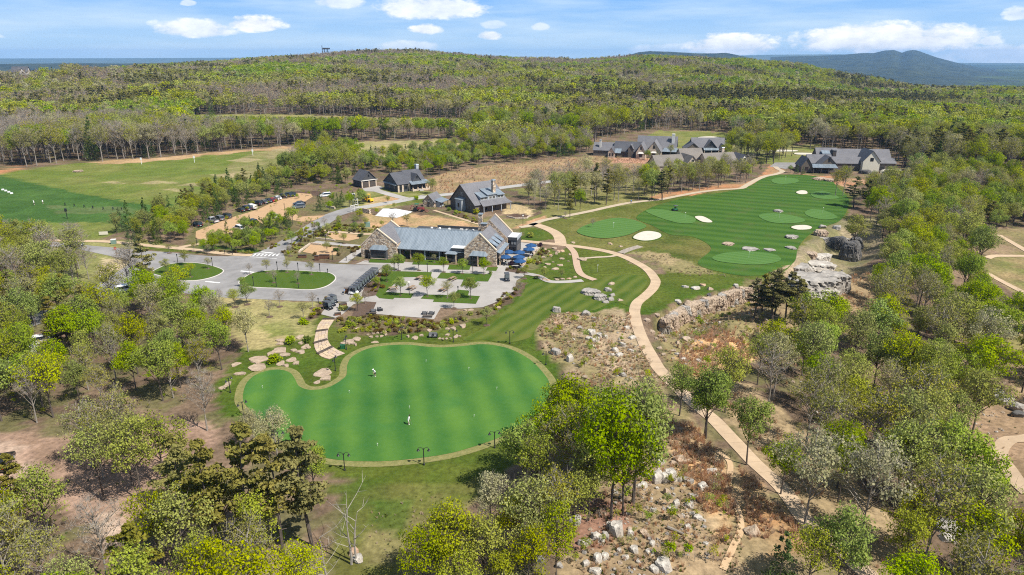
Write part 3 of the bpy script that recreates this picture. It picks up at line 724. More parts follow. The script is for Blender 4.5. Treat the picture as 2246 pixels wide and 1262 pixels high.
# short course
sheet('fairway', [(1395, 478), (1430, 455), (1480, 440), (1540, 428), (1590, 422), (1640, 410), (1668, 394), (1690, 385), (1760, 384), (1815, 392), (1840, 415), (1862, 440), (1845, 482), (1800, 500), (1770, 520), (1750, 545), (1742, 575), (1700, 600), (1640, 606), (1580, 597), (1530, 578), (1560, 545), (1520, 520), (1470, 515), (1430, 495)], m_fair, .06, True, 2)
for P in ([(1265, 508), (1285, 495), (1330, 482), (1360, 479), (1395, 485), (1418, 497), (1400, 507), (1375, 517), (1340, 523), (1310, 523), (1280, 517)],
          [(1416, 464), (1440, 460), (1470, 463), (1500, 470), (1525, 480), (1520, 490), (1495, 491), (1470, 486), (1440, 476)],
          [(1664, 474), (1680, 469), (1720, 471), (1755, 478), (1765, 486), (1740, 491), (1700, 490), (1675, 483)],
          [(1766, 466), (1780, 460), (1805, 462), (1830, 472), (1836, 479), (1810, 483), (1785, 479), (1769, 473)],
          [(1778, 428), (1785, 422), (1810, 421), (1835, 430), (1838, 436), (1815, 438), (1790, 435)],
          [(1692, 396), (1705, 391), (1735, 391), (1752, 396), (1745, 402), (1715, 405), (1697, 402)],
          [(1562, 566), (1590, 556), (1640, 553), (1690, 557), (1713, 568), (1700, 577), (1660, 582), (1610, 579), (1575, 574)]):
    Pw = catmull(G([p[0] for p in P], [p[1] for p in P])[:, :2], True, 5)
    sheet_world('green', Pw, m_tee, .17, 2.0)
for P in ([(1389, 523), (1400, 513), (1420, 508), (1445, 512), (1450, 520), (1435, 527), (1410, 529)], [(1524, 477), (1540, 475.5), (1558, 484), (1561, 489), (1540, 487.5)],
          [(1735, 500), (1745, 496), (1765, 495), (1780, 499), (1775, 504), (1750, 505)], [(1746, 423), (1755, 419), (1768, 420), (1770, 426), (1755, 427)],
          [(1530, 302), (1560, 300), (1582, 303), (1560, 306)], [(1745, 336), (1790, 337), (1800, 340), (1750, 340)], [(1672, 329), (1740, 330), (1745, 333), (1680, 333)]):
    Pw = catmull(G([p[0] for p in P], [p[1] for p in P])[:, :2], True, 5)
    sheet_world('bunker', Pw, m_sand, .19, 2.0); kerb_ring('bunker_lip', Pw, .35, .2).data.materials[0] = m_isle
# paths
strip('cart_path', [(1142, 529), (1185, 533), (1215, 536), (1235, 538), (1270, 542), (1321, 550), (1361, 561), (1396, 577), (1421, 593), (1434, 609), (1438, 619), (1432, 633), (1415, 650), (1398, 664), (1392, 681), (1394, 701), (1402, 728), (1414, 756), (1430, 784), (1444, 808), (1470, 836), (1500, 866), (1532, 894), (1564, 920), (1592, 949), (1637, 997), (1657, 1018), (1718, 1075), (1762, 1137), (1800, 1175), (1887, 1247), (1960, 1310)], 2.5, m_cpath, .10, slabs=2.6)
strip('cart_path', [(1166, 491), (1192, 499), (1214, 509), (1226, 520), (1230, 536)], 3.6, m_cpath, .09)
strip('cart_path', [(1140, 499), (1160, 496), (1192, 484), (1249, 473), (1298, 463), (1342, 453), (1378, 446), (1411, 442), (1449, 438), (1485, 431), (1534, 422), (1578, 417), (1623, 414), (1636, 408), (1659, 395), (1679, 387), (1700, 383), (1716, 377), (1706, 371), (1700, 366)], 2.6, m_fpath, .09)
strip('side_path', [(1247, 541), (1260, 556), (1266, 585), (1276, 603), (1305, 615)], 1.9, M('brick_path', (.47, .34, .24), (.38, .27, .19), 1.5), .095)
strip('side_path', [(1284, 567), (1310, 565), (1342, 563), (1361, 557)], 1.3, m_fpath, .095)
strip('stone_stairs', [(1361, 556), (1380, 548), (1404, 541)], 2.2, M('stair_stone', (.40, .34, .28), (.26, .22, .18), 2.0), .16, slabs=.9, gap=.12)
strip('side_path', [(1148, 600), (1180, 606), (1205, 618), (1240, 619), (1278, 616)], 2.0, m_conc, .09)
strip('footpath', [(2300, 950), (2246, 963), (2213, 966), (2193, 985), (2194, 1006), (2210, 1028), (2228, 1054), (2260, 1085)], 2.4, m_cpath, .12)
strip('footpath', [(2190, 516), (2220, 533), (2260, 556)], 2.3, m_cpath, .12)
strip('footpath', [(2165, 567), (2190, 562), (2300, 560)], 2.0, m_cpath, .12)
strip('footpath', [(2160, 597), (2201, 620), (2260, 650)], 2.2, m_cpath, .12)
strip('footpath', [(2165, 694), (2200, 690), (2260, 687)], 2.0, m_cpath, .12)
strip('dirt_trail', [(1560, 985), (1600, 1014), (1598, 1070), (1617, 1115), (1625, 1160), (1608, 1200), (1585, 1250)], .8, m_trail, .10)
strip('walkway', [(895, 440), (912, 433), (930, 428)], 1.4, m_conc, .06)
# ------------------------------------------------------------------ trees: materials
def leaf_mat(name, c1, c2, c3, trans=.35, rnd=.5):
    m = bpy.data.materials.new(name); m.use_nodes = True; t = m.node_tree; t.nodes.clear()
    oi = N(t, 'ShaderNodeObjectInfo'); g = N(t, 'ShaderNodeNewGeometry'); tc_ = N(t, 'ShaderNodeTexCoord')
    nz = N(t, 'ShaderNodeTexNoise', i_Scale=.55, i_Detail=3.0); t.links.new(tc_.outputs['Object'], nz.inputs['Vector'])
    f = mth(t, 'MULTIPLY_ADD', mth(t, 'SUBTRACT', nz.outputs[0], .5), 2.2, .5, clamp=True)
    c = mixc(t, f, c1, c2)
    c = mixc(t, mth(t, 'MULTIPLY', g.outputs['Random Per Island'], .45), c, c3)
    hs = N(t, 'ShaderNodeHueSaturation'); t.links.new(c, hs.inputs['Color'])
    t.links.new(mth(t, 'MULTIPLY_ADD', mth(t, 'SUBTRACT', oi.outputs['Random'], .5), .026 * rnd * 2, .488), hs.inputs['Hue'])
    r2 = mth(t, 'FRACT', mth(t, 'MULTIPLY', oi.outputs['Random'], 17.31)); r3 = mth(t, 'FRACT', mth(t, 'MULTIPLY', oi.outputs['Random'], 53.7))
    t.links.new(mth(t, 'MULTIPLY_ADD', mth(t, 'SUBTRACT', r2, .5), .5 * rnd * 2, 1.0), hs.inputs['Value'])
    t.links.new(mth(t, 'MULTIPLY_ADD', mth(t, 'SUBTRACT', r3, .5), .5 * rnd * 2, .96), hs.inputs['Saturation'])
    d = N(t, 'ShaderNodeBsdfDiffuse'); tr = N(t, 'ShaderNodeBsdfTranslucent'); mx = N(t, 'ShaderNodeMixShader', i_Fac=trans)
    t.links.new(hs.outputs[0], d.inputs[0]); t.links.new(hs.outputs[0], tr.inputs[0]); t.links.new(d.outputs[0], mx.inputs[1]); t.links.new(tr.outputs[0], mx.inputs[2])
    t.links.new(mx.outputs[0], N(t, 'ShaderNodeOutputMaterial').inputs[0]); return m


LM = {'maple': leaf_mat('maple_leaves', (.215, .325, .012), (.30, .40, .018), (.14, .235, .010), .32, .4),
      'oak': leaf_mat('oak_leaves', (.280, .335, .024), (.36, .41, .038), (.20, .25, .018), .32, .42),
      'olive': leaf_mat('budding_leaves', (.262, .272, .040), (.325, .33, .06), (.20, .21, .035), .28, .38),
      'bare': leaf_mat('twig_buds', (.32, .235, .125), (.38, .29, .16), (.27, .215, .09), .3, .3),
      'pale': leaf_mat('pale_blossom', (.42, .41, .18), (.52, .49, .27), (.28, .30, .09), .4, .3),
      'pine': leaf_mat('pine_needles', (.19, .19, .045), (.28, .26, .065), (.125, .135, .032), .25, .4),
      'cedar': leaf_mat('cedar_needles', (.066, .112, .026), (.105, .155, .036), (.046, .08, .024), .25, .4),
      'red': leaf_mat('azalea_leaves', (.16, .105, .03), (.19, .175, .035), (.12, .07, .035), .3, .3),
      'plum': leaf_mat('plum_leaves', (.06, .03, .045), (.09, .045, .06), (.05, .03, .04), .25, .2)}
bark = {'grey': M('grey_bark', (.20, .17, .14), (.32, .29, .25), 1.5, .95, .5, 6, stretch=(3, 3, .6)),
        'dark': M('dark_bark', (.075, .06, .05), (.13, .105, .085), 1.5, .95, .5, 6, stretch=(3, 3, .6)),
        'white': M('bleached_bark', (.34, .31, .27), (.24, .21, .18), 1.2, .9, .4, 5, stretch=(3, 3, .6))}
BARK = {'maple': 'dark', 'oak': 'dark', 'olive': 'grey', 'bare': 'grey', 'pale': 'grey', 'pine': 'dark', 'cedar': 'dark', 'red': 'dark', 'plum': 'dark'}


def leaf_quads(rg, cen, rad, n, size, flat=.8, outw=.7, up=.35, elong=1.0, origin=None):
    """n rhombic leaves in a ragged shell round cen"""
    d = rg.normal(size=(n, 3)); d /= np.linalg.norm(d, axis=1)[:, None]
    r = rad * (.35 + .75 * rg.random(n) ** .6)[:, None]
    p = cen + d * r * np.array([1, 1, flat])
    nr = rg.normal(size=(n, 3)) * .75 + d * outw + np.array([0, 0, up])
    if origin is not None: nr += (p - origin) * .08
    nr /= np.linalg.norm(nr, axis=1)[:, None]
    a = np.cross(nr, rg.normal(size=(n, 3))); a /= np.linalg.norm(a, axis=1)[:, None]; b = np.cross(nr, a)
    s = size * (.65 + .7 * rg.random(n))[:, None]
    a *= s * elong * .62; b *= s * .5
    bend = nr * s * .12
    return np.stack([p - a - bend, p - b + bend * .5, p + a - bend, p + b + bend * .5], 1)


def make_tree(kind, seed, lod=1.0, h=14.0):
    """returns trunk MB and leaf quads (n,4,3)"""
    rg = np.random.default_rng(seed); tr = MB(); Q = []
    V3 = lambda p: Vector([float(q) for q in p])
    lean = rg.normal(size=2) * .35
    if kind == 'pine':
        top = h; base = h * rg.uniform(.34, .46); lev = 9 if lod > .4 else 6
        ax = lambda z: np.array([lean[0] * z / h + .25 * math.sin(z * .5 + seed), lean[1] * z / h + .2 * math.cos(z * .4), z])
        tr.tube([V3(ax(z)) for z in np.linspace(0, h * .95, 7)], list(np.linspace(.24, .05, 7)), 6 if lod > .4 else 4, False)
        for z in (base * .55, base * .75, base * .9):
            a = rg.uniform(0, 6.28); L = rg.uniform(.8, 1.8); p = ax(z); tr.tube([V3(p), V3(p + np.array([math.cos(a) * L, math.sin(a) * L, -.1]))], [.05, .02], 3, False)
        for i in range(lev):
            f = i / (lev - 1); z = base + (h - base) * f * .97
            R_ = (3.4 * (1 - f) ** .65 * (.45 + .55 * min(1, f * 5)) + .45) * rg.uniform(.8, 1.15)
            nb = int(6 - 3 * f) if lod > .4 else int(5 - 2 * f)
            for k in range(nb):
                a = rg.uniform(0, 6.28) + k * 6.28 / nb; L = R_ * rg.uniform(.65, 1.1); p = ax(z); e = p + np.array([math.cos(a) * L, math.sin(a) * L, L * rg.uniform(.0, .35)])
                if lod > .4: tr.tube([V3(p), V3((p + e) / 2 + np.array([0, 0, .1])), V3(e)], [.06, .04, .02], 3, False)
                for q, rr in ((.95, .36), (.62, .34), (.35, .26)):
                    n_ = int((27 if lod > .4 else 10) * (1.1 if q > .9 else .9)); c = p + (e - p) * q
                    Q.append(leaf_quads(rg, c, max(.55, rr * R_ * .62), n_, .30 if lod > .4 else .75, .42, .2, .8, 1.35))
        Q.append(leaf_quads(rg, ax(h * .97), .7, int(20 * lod) + 6, .42, 1.0))
        return tr, np.concatenate(Q)
    if kind == 'cedar':
        tr.tube([(0, 0, 0), (0, 0, h * .3), (0, 0, h * .8)], [.14, .1, .03], 5, False)
        lev = 12 if lod > .4 else 7
        for i in range(lev):
            f = i / (lev - 1); z = h * (.08 + .88 * f); R_ = h * .27 * (1 - f) ** .8 + .2
            nb = max(3, int(8 * (1 - f)))
            for k in range(nb):
                a = rg.uniform(0, 6.28) + 6.28 * k / nb; L = R_ * rg.uniform(.6, 1.1); c = np.array([math.cos(a) * L * .75, math.sin(a) * L * .75, z + rg.normal() * .15])
                Q.append(leaf_quads(rg, c, .24 * R_ + .28, int(20 * max(lod, .4)), .34 if lod > .4 else .6, .8, .5, .4, 1.3))
        return tr, np.concatenate(Q)
    # broad crowned hardwoods
    cz, rx, rz = h * .69, h * rg.uniform(.22, .285), h * rg.uniform(.265, .315)
    cfg = dict(maple=(36, 165, .25, 1.0), oak=(38, 98, .24, 1.0), olive=(38, 75, .22, .9), bare=(36, 20, .20, .8), pale=(34, 115, .25, .95), red=(20, 70, .2, 1), plum=(20, 70, .25, 1))[kind]
    nc, nl, ls, cr = cfg
    if lod <= .4: nc, nl, ls = int(nc * .6), int(nl * .18) + 3, ls * 2.8
    cen = []
    tries = 0
    while len(cen) < nc and tries < 4000:
        tries += 1
        d = rg.normal(size=3); d /= np.linalg.norm(d); r = rg.uniform(.25, 1) ** .5
        if d[2] < -.55: continue
        wob = 1 + .42 * math.sin(3 * math.atan2(d[1], d[0]) + seed) * (1 - abs(d[2])) + .15 * rg.normal()
        c = np.array([d[0] * rx * r * wob, d[1] * rx * r * wob, cz + d[2] * rz * r])
        if all(np.linalg.norm((c - q) * np.array([1, 1, 1.15])) > rx * .34 for q in cen): cen.append(c)
    if len(cen) < nc * .8:
        cen += [cen[i] + rg.normal(size=3) * .6 for i in range(int(nc * .8) - len(cen))]
    axp = lambda z: np.array([lean[0] * (z / h) + .3 * math.sin(z * .35 + seed) * (z / h), lean[1] * (z / h) + .3 * math.cos(z * .3 + seed) * (z / h), z])
    sides = 6 if lod > .4 else 4
    zt = cz + rz * .45
    tr.tube([V3(axp(z)) for z in np.linspace(-.2, zt, 8 if lod > .4 else 5)], list(np.linspace(.23, .05, 8 if lod > .4 else 5) * (h / 14)), sides, False)
    thin = kind in ('bare', 'olive', 'pale')
    for i, c in enumerate(cen):
        hz_ = np.hypot(c[0], c[1]); z0 = max(h * .26, min(zt, c[2] - hz_ * rg.uniform(.6, 1.25)))
        a = axp(z0); mid = a * .45 + c * .55 + np.array([0, 0, .25 * hz_ * .3]) + rg.normal(size=3) * .2
        r0 = .085 * (h / 14)
        if lod > .4 or i % 2 == 0: tr.tube([V3(a), V3(mid), V3(c)], [r0, r0 * .6, r0 * .25], 4 if lod > .4 else 3, False)
        nt_ = (14 if kind == 'bare' else 8 if thin else 7) if lod > .4 else (4 if kind == 'bare' else 1 if thin else 0)
        for k in range(nt_):
            d = rg.normal(size=3); d[2] = abs(d[2]) * .8 + .25; d /= np.linalg.norm(d); L = rx * cr * rg.uniform(.28, .55); s0 = c * .8 + mid * .2 if k % 2 else c
            w_ = .026 if lod > .4 else .05
            tr.tube([V3(s0), V3(s0 + d * L + rg.normal(size=3) * .1)], [w_, w_ * .35], 3, False)
        rc_ = rx * rg.uniform(.20, .50) * cr
        Q.append(leaf_quads(rg, c, rc_, max(2, int(nl * (rc_ / (rx * .38)) ** 2 * rg.uniform(.5, 1.15))), ls, .72, .75, .4, 1.1, np.array([0, 0, cz])))
    return tr, np.concatenate(Q)


def tube_mesh(tr): return np.array(tr.v), tr.f


def crown_mesh(name, Q, mat):
    n = len(Q); return mesh_np(name, Q.reshape(-1, 3), np.arange(n * 4).reshape(n, 4), mats=[mat])


def both_mesh(name, tr, Q, bm_, lm_):
    v, f = tube_mesh(tr); q = [x for x in f if len(x) == 4]; t3 = [x for x in f if len(x) == 3]
    n = len(Q); V = np.concatenate([v, Q.reshape(-1, 3)]); qq = np.array(q, int).reshape(-1, 4); lq = np.arange(n * 4).reshape(n, 4) + len(v)
    return mesh_np(name, V, np.concatenate([qq, lq]), mats=[bm_, lm_], mi=np.concatenate([np.zeros(len(qq)), np.ones(n)]))


PROTO = {}
NAME = {'maple': 'maple_tree', 'oak': 'oak_tree', 'olive': 'budding_tree', 'bare': 'bare_tree', 'pale': 'blossom_tree', 'pine': 'pine_tree', 'cedar': 'cedar_tree'}
for ki, kind in enumerate(NAME):
    L = []
    for s_ in range(4):
        tr, Q = make_tree(kind, 100 * ki + s_ * 7 + 3); bk = bark[BARK[kind]]
        trm = tr.mesh(kind + '_trunk', bk, False)
        d = dict(trunk=trm, crown=crown_mesh(kind + '_crown', Q, LM[kind]), full=both_mesh(kind + '_full', tr, Q, bk, LM[kind]))
        tr2, Q2 = make_tree(kind, 100 * ki + s_ * 7 + 3, .3); d['lo'] = both_mesh(kind + '_far', tr2, Q2, bk, LM[kind])
        L.append(d)
    PROTO[kind] = L

# ------------------------------------------------------------------ where trees stand (photo pixels of trunk bases -> ground)
TREES = []                      # x, y, z, kind, height, zone, hand placed label
def put(u, v, kind, h, zone, lab=None, p=None):
    q = G1(u, v) if p is None else p
    TREES.append([q[0], q[1], q[2], kind, h, zone, lab])


NOGO = []                       # pixel polygons kept free of scattered trees
NOGO += [[(1840, 395), (1965, 395), (1990, 432), (1850, 432)], [(1720, 630), (1890, 620), (1910, 735), (1760, 745)], [(1380, 690), (1420, 690), (1470, 800), (1600, 920), (1700, 1020), (1920, 1250), (1860, 1262), (1700, 1100), (1560, 960), (1430, 830)],
         [(2140, 520), (2500, 480), (2500, 740), (2150, 720)], [(2130, 925), (2500, 900), (2500, 1210), (2180, 1180)], [(1470, 700), (1640, 640), (1660, 790), (1560, 850), (1470, 840)],
         [(1690, 520), (1780, 480), (1890, 500), (1900, 580), (1860, 660), (1740, 640)], [(1735, 350), (1960, 350), (1990, 400), (1740, 400)], [(2180, 505), (2400, 500), (2400, 600), (2250, 560)]]


def scatter(poly, spacing, mix_, hr, zone, keep=1.0, nogo=True):
    Pw = G([p[0] for p in poly], [p[1] for p in poly])[:, :2]; lo, hi = Pw.min(0), Pw.max(0)
    nx_, ny_ = int((hi[0] - lo[0]) / spacing) + 1, int((hi[1] - lo[1]) / spacing) + 1
    X, Y = np.meshgrid(lo[0] + (np.arange(nx_) + .5) * spacing, lo[1] + (np.arange(ny_) + .5) * spacing)
    X[1::2] += spacing * .5
    X = X.ravel() + RNG.uniform(-.42, .42, X.size) * spacing; Y = Y.ravel() + RNG.uniform(-.42, .42, Y.size) * spacing
    ok = inside(X, Y, Pw.tolist()) & (RNG.random(X.size) < keep); X, Y = X[ok], Y[ok]
    Z = height(X, Y); U, V = to_px(X, Y, Z)
    if nogo:
        bad = np.zeros(len(X), bool)
        for ng in NOGO: bad |= inside(U, V, ng)
        X, Y, Z = X[~bad], Y[~bad], Z[~bad]
    ks = list(mix_); w = np.array([mix_[k] for k in ks]); w = w / w.sum()
    cl = vnoise(X + 50, Y + 90, 22, 2)
    for i in range(len(X)):
        r_ = (RNG.random() * .55 + .45 * ((cl[i] - .25) * 2 % 1)); k = ks[int(np.searchsorted(np.cumsum(w), min(r_, .999)))]
        TREES.append([X[i], Y[i], Z[i] - .15, k, RNG.uniform(*hr), zone, None])


# hand placed trees that stand out
BIG = [(1235, 985, 'maple', 10.5, 'bright green maple beside the east rim of the putting green'), (1340, 1138, 'maple', 16.5, 'tall broad maple with a long bare trunk on the boulder hill'),
       (1388, 1105, 'maple', 15.5, 'tall yellow green maple behind the long bare trunk on the boulder hill'), (1145, 1085, 'maple', 10.5, 'round dark green maple whose shadow falls on the lawn by the lamps'),
       (1268, 1118, 'olive', 11.5, 'brownish tree between the two maples of the boulder hill'), (1080, 1190, 'pale', 9, 'white blossoming tree below the curved end of the putting green'),
       (1000, 1290, 'oak', 10, 'broad golden oak at the foot of the south bank'), (1065, 1310, 'oak', 9.5, 'golden oak beside the white blossoming tree'), (930, 1330, 'oak', 9, 'golden oak closest to the two bleached trunks'),
       (1165, 1240, 'oak', 11, 'golden oak above the pale boulders'), (1215, 1215, 'olive', 11, 'brownish oak above the pale boulders'),
       (1490, 912, 'maple', 9, 'vivid green maple over the cart path where it dips'), (1548, 962, 'maple', 11.5, 'vivid green maple with split stems beside the cart path'), (1590, 905, 'oak', 11, 'yellow green oak behind the vivid maples of the cart path'),
       (1637, 1020, 'maple', 10.5, 'slim bright maple on the outer edge of the cart path'), (1712, 1085, 'maple', 8, 'small bright maple where the cart path straightens'), (1420, 925, 'pale', 7.5, 'white blossoming shrubby tree by the vivid maples'),
       (1700, 1330, 'cedar', 9, 'dark green bushy tree at the low end of the dirt trail'), (1830, 1310, 'maple', 11, 'fresh green maple at the low end of the cart path'), (1765, 1320, 'oak', 9, 'yellow green oak at the low end of the cart path'),
       (680, 1195, 'pine', 15, 'broad dark pine over the south rim of the putting green'), (625, 1215, 'pine', 15, 'dark pine second from the south rim of the putting green'), (560, 1215, 'pine', 16, 'tall dark pine third from the south rim of the putting green'),
       (475, 1235, 'pine', 15, 'dark pine with a wide crown by the bare bank'), (420, 1200, 'pine', 13, 'dark pine beside the open brown clearing'), (690, 1085, 'maple', 7.5, 'fresh green tree leaning over the putting green rim'),
       (610, 1010, 'pale', 8, 'pale flowering tree by the narrow end of the putting green'), (560, 990, 'pale', 6.5, 'thin pale tree beside the west lamp of the putting green'), (455, 945, 'bare', 10, 'grey leafless tree at the edge of the brown clearing'),
       (545, 772, 'pale', 9, 'round pale green tree on the dry lawn'), (500, 770, 'oak', 9, 'yellow green tree next to the round pale tree on the dry lawn'), (470, 730, 'pale', 8.5, 'pale green tree by the mulched corner of the drive'),
       (325, 655, 'pine', 14.5, 'tall thin pine at the edge of the drive'), (300, 640, 'bare', 12, 'leafless tree beside the tall thin pine'), (285, 640, 'bare', 11, 'second leafless tree beside the tall thin pine'),
       (1690, 715, 'pine', 11.5, 'dark pine in front of the cliff below the green'), (1655, 700, 'pine', 9, 'slim pine by the stone wall end'), (1720, 700, 'pine', 10.5, 'dark pine in front of the pale cliff'), (1740, 712, 'pine', 10, 'thin pine before the pale cliff'), (1672, 690, 'pine', 9, 'short pine close to the stone wall end'), (1700, 690, 'pine', 10.5, 'pine between the stone wall and pale cliff'),
       (1870, 455, 'pine', 11, 'dark pine at the edge of the short course'), (1900, 460, 'pine', 10.5, 'second dark pine at the edge of the short course'), (1832, 430, 'olive', 11, 'leaning tree in front of the white gabled house'), (1848, 430, 'olive', 12, 'grey green tree in front of the white gabled house'),
       (1870, 560, 'oak', 12, 'yellow green oak rising over the dark boulders'), (1160, 450, 'olive', 10, 'thin tree in the round mulch bed'), (1262, 452, 'pine', 11, 'dark pine beside the bright maple on the rough'), (1250, 478, 'pine', 9, 'short dark pine by the far cart path'), (1272, 462, 'maple', 8, 'bright maple between two pines on the rough'),
       (1308, 440, 'pine', 14, 'tall pine with several stems by the lane'), (1330, 450, 'pine', 13, 'tall pine by the far cart path'), (1430, 438, 'maple', 12, 'bright maple in front of the brown roofs'), (1450, 440, 'pine', 11.5, 'leaning pine in front of the brown roofs'),
       (1465, 425, 'pine', 11, 'dark pine in front of the brown roofs'), (948, 426, 'oak', 6.5, 'small yellow green tree on the brown field'), (2025, 1240, 'olive', 14, 'tall thin tree low on the rocky slope'), (1765, 1150, 'pale', 12.5, 'pale leafed tree beside the last straight of the cart path'), (1885, 1190, 'pale', 13.5, 'pale brown tree beyond the last straight of the cart path'),
       (2075, 1000, 'oak', 11, 'leaning oak beside the curved footpath'), (1960, 1110, 'maple', 12, 'green maple in the middle of the rocky slope'), (2130, 1160, 'maple', 12, 'round green maple near the curved footpath')]
for u, v, k, h, lab in BIG: put(u, v, k, h, 'salient', lab)
put(1366, 1130, 'maple', 10.5, 'salient', 'smaller maple leaning beside the long bare trunk'); put(1545, 958, 'maple', 10, 'salient', 'second stem clump of the vivid maple beside the cart path')
for u_, v_, k_2, h_2, l_2 in [(1200, 1045, 'maple', 11, 'bright maple in the middle of the clump east of the putting green'), (1300, 1065, 'maple', 13, 'tall bright maple at the back of the clump east of the putting green'), (1240, 1068, 'olive', 12, 'olive tree filling the clump east of the putting green'), (1290, 1142, 'oak', 11, 'yellow green oak just west of the long bare trunk'), (1180, 1122, 'oak', 10.5, 'yellow green oak under the round dark green maple'), (1322, 1025, 'maple', 12, 'bright maple nearest the brown slope'.replace('nearest', 'next to')), (1375, 1060, 'maple', 13.5, 'bright maple behind the boulder hill trunks'), (1470, 347, 'olive', 8, 'budding tree between the stone house and grey house'), (1492, 352, 'maple', 7, 'green tree between the stone house and grey house'), (1592, 350, 'oak', 9, 'oak at the east end of the grey house'), (1612, 356, 'olive', 9, 'budding tree at the east end of the grey house'), (1747, 381, 'cedar', 5, 'dark conifer at the west corner of the white gabled house'), (1760, 384, 'cedar', 4, 'second dark conifer before the white gabled house'), (1733, 380, 'maple', 4, 'small green tree by the parking court'), (1850, 398, 'oak', 7, 'oak before the porch of the white gabled house'), (1420, 352, 'maple', 6, 'green tree at the corner of the stone house'), (1440, 350, 'cedar', 5, 'dark conifer at the corner of the stone house'), (1650, 380, 'oak', 7, 'oak at the small gable by the red earth'), (1668, 372, 'cedar', 4, 'conifer beside the red earth')]: put(u_, v_, k_2, h_2, 'salient', l_2)
put(1250, 995, 'maple', 11.5, 'salient', 'taller bright maple beside the east rim of the putting green'); put(1165, 1065, 'maple', 9, 'salient', 'green maple behind the round dark green maple')

scatter([(-400, 650), (60, 650), (200, 690), (300, 668), (390, 672), (440, 695), (470, 740), (510, 800), (485, 850), (430, 905), (300, 900), (150, 920), (-400, 940)], 5.6, dict(oak=.30, maple=.24, olive=.2, bare=.1, pale=.07, pine=.09), (7, 11.5), 'in the wood west of the putting green')
scatter([(-60, 660), (120, 670), (230, 720), (220, 790), (60, 800), (-60, 780)], 6, dict(pine=1), (8, 10.5), 'in the dark pine clump by the west drive')
scatter([(-300, 520), (60, 560), (160, 570), (210, 600), (170, 640), (60, 650), (-300, 640)], 6, dict(bare=.4, oak=.35, olive=.25), (9, 13), 'in the thin wood on the near side of the driving range')
scatter([(-400, 1080), (60, 1110), (120, 1170), (200, 1170), (250, 1250), (290, 1250), (300, 1180), (400, 1130), (450, 1160), (560, 1200), (650, 1240), (690, 1300), (640, 1480), (-400, 1480)], 5.4, dict(oak=.40, olive=.2, pine=.22, bare=.08, maple=.1), (8, 12), 'in the wood at the foot of the brown clearing')
scatter([(165, 1030), (330, 1000), (385, 1070), (250, 1135), (150, 1110)], 4.6, dict(oak=.55, olive=.25, maple=.2), (9, 12), 'in the clump inside the brown clearing')
scatter([(10, 880), (130, 890), (140, 960), (30, 960)], 6, dict(oak=.6, bare=.4), (9, 11), 'at the top of the brown clearing')
scatter([(900, 1290), (1010, 1240), (1100, 1190), (1180, 1130), (1260, 1110), (1285, 1180), (1240, 1300), (1200, 1480), (900, 1480)], 5.0, dict(oak=.8, pale=.06, olive=.14), (7, 9.5), 'in the golden oaks under the boulder hill')
SLOPE = [(1750, 700), (1820, 690), (1900, 650), (1960, 570), (1905, 480), (1880, 440), (1900, 405), (1960, 398), (2246, 400), (2700, 400), (3000, 1600), (1920, 1500), (1900, 1330), (1850, 1260), (1780, 1160), (1700, 1030), (1660, 950), (1640, 860), (1680, 790)]
scatter(SLOPE, 6.6, dict(oak=.42, maple=.2, olive=.2, pale=.07, bare=.11), (9, 14), 'on the rocky slope')
scatter([(1940, 470), (2246, 420), (2700, 420), (2700, 520), (2246, 500), (1960, 560)], 6.0, dict(maple=.35, oak=.5, pine=.15), (8, 12), 'on the far side of the rocky slope', .6)
scatter([(1150, 478), (1240, 462), (1330, 446), (1440, 430), (1400, 408), (1330, 402), (1240, 412), (1170, 430)], 7.5, dict(olive=.32, bare=.28, pale=.16, oak=.14, pine=.10), (9, 13), 'on the rough between lane and far cart path')
scatter([(1395, 440), (1500, 425), (1640, 402), (1645, 384), (1560, 388), (1500, 400), (1420, 405)], 5.2, dict(olive=.45, oak=.25, bare=.2, pale=.1), (8, 12), 'in front of the brown roofed houses')
scatter([(1600, 352), (1690, 362), (1745, 352), (1735, 338), (1600, 335)], 6, dict(oak=.7, olive=.3), (12, 15), 'in the tall stand behind the houses')
scatter([(255, 522), (300, 503), (420, 473), (480, 452), (560, 422), (680, 408), (770, 405), (765, 390), (660, 392), (560, 402), (470, 422), (420, 452), (330, 480), (260, 500)], 4.1, dict(cedar=.42, pine=.2, oak=.2, maple=.12, olive=.06), (5.5, 9.5), 'between the driving range and the car park')
scatter([(285, 540), (400, 535), (425, 503), (470, 478), (560, 446), (630, 420), (600, 412), (420, 468), (300, 508)], 4.4, dict(cedar=.45, oak=.25, maple=.2, olive=.1), (5, 8.5), 'on the bank above the car park')
scatter([(590, 402), (660, 395), (765, 390), (790, 350), (700, 340), (640, 370)], 6.2, dict(maple=.4, oak=.3, bare=.15, olive=.15), (9, 14), 'in the bright stand behind the garage')
scatter([(770, 388), (830, 376), (930, 396), (1010, 372), (1110, 358), (1235, 346), (1292, 338), (1292, 312), (1100, 322), (1000, 330), (900, 345), (800, 355)], 5.2, dict(cedar=.28, maple=.3, oak=.2, bare=.12, olive=.1), (5, 9.5), 'in the hedge of bushes behind the dark house')
scatter([(1120, 356), (1292, 338), (1292, 300), (1010, 300), (1010, 330)], 6.5, dict(olive=.3, oak=.3, bare=.2, pine=.1, maple=.1), (9, 14), 'in the grove behind the brown field')
scatter([(440, 552), (470, 530), (560, 505), (620, 480), (660, 492), (600, 530), (560, 552)], 3.3, dict(cedar=.5, maple=.28, oak=.22), (3.5, 6.5), 'in the bed along the gravel car park')
scatter([(690, 470), (760, 460), (800, 450), (790, 435), (700, 450)], 4.6, dict(cedar=.6, maple=.4), (4, 6), 'in the bed at the end of the gravel car park')
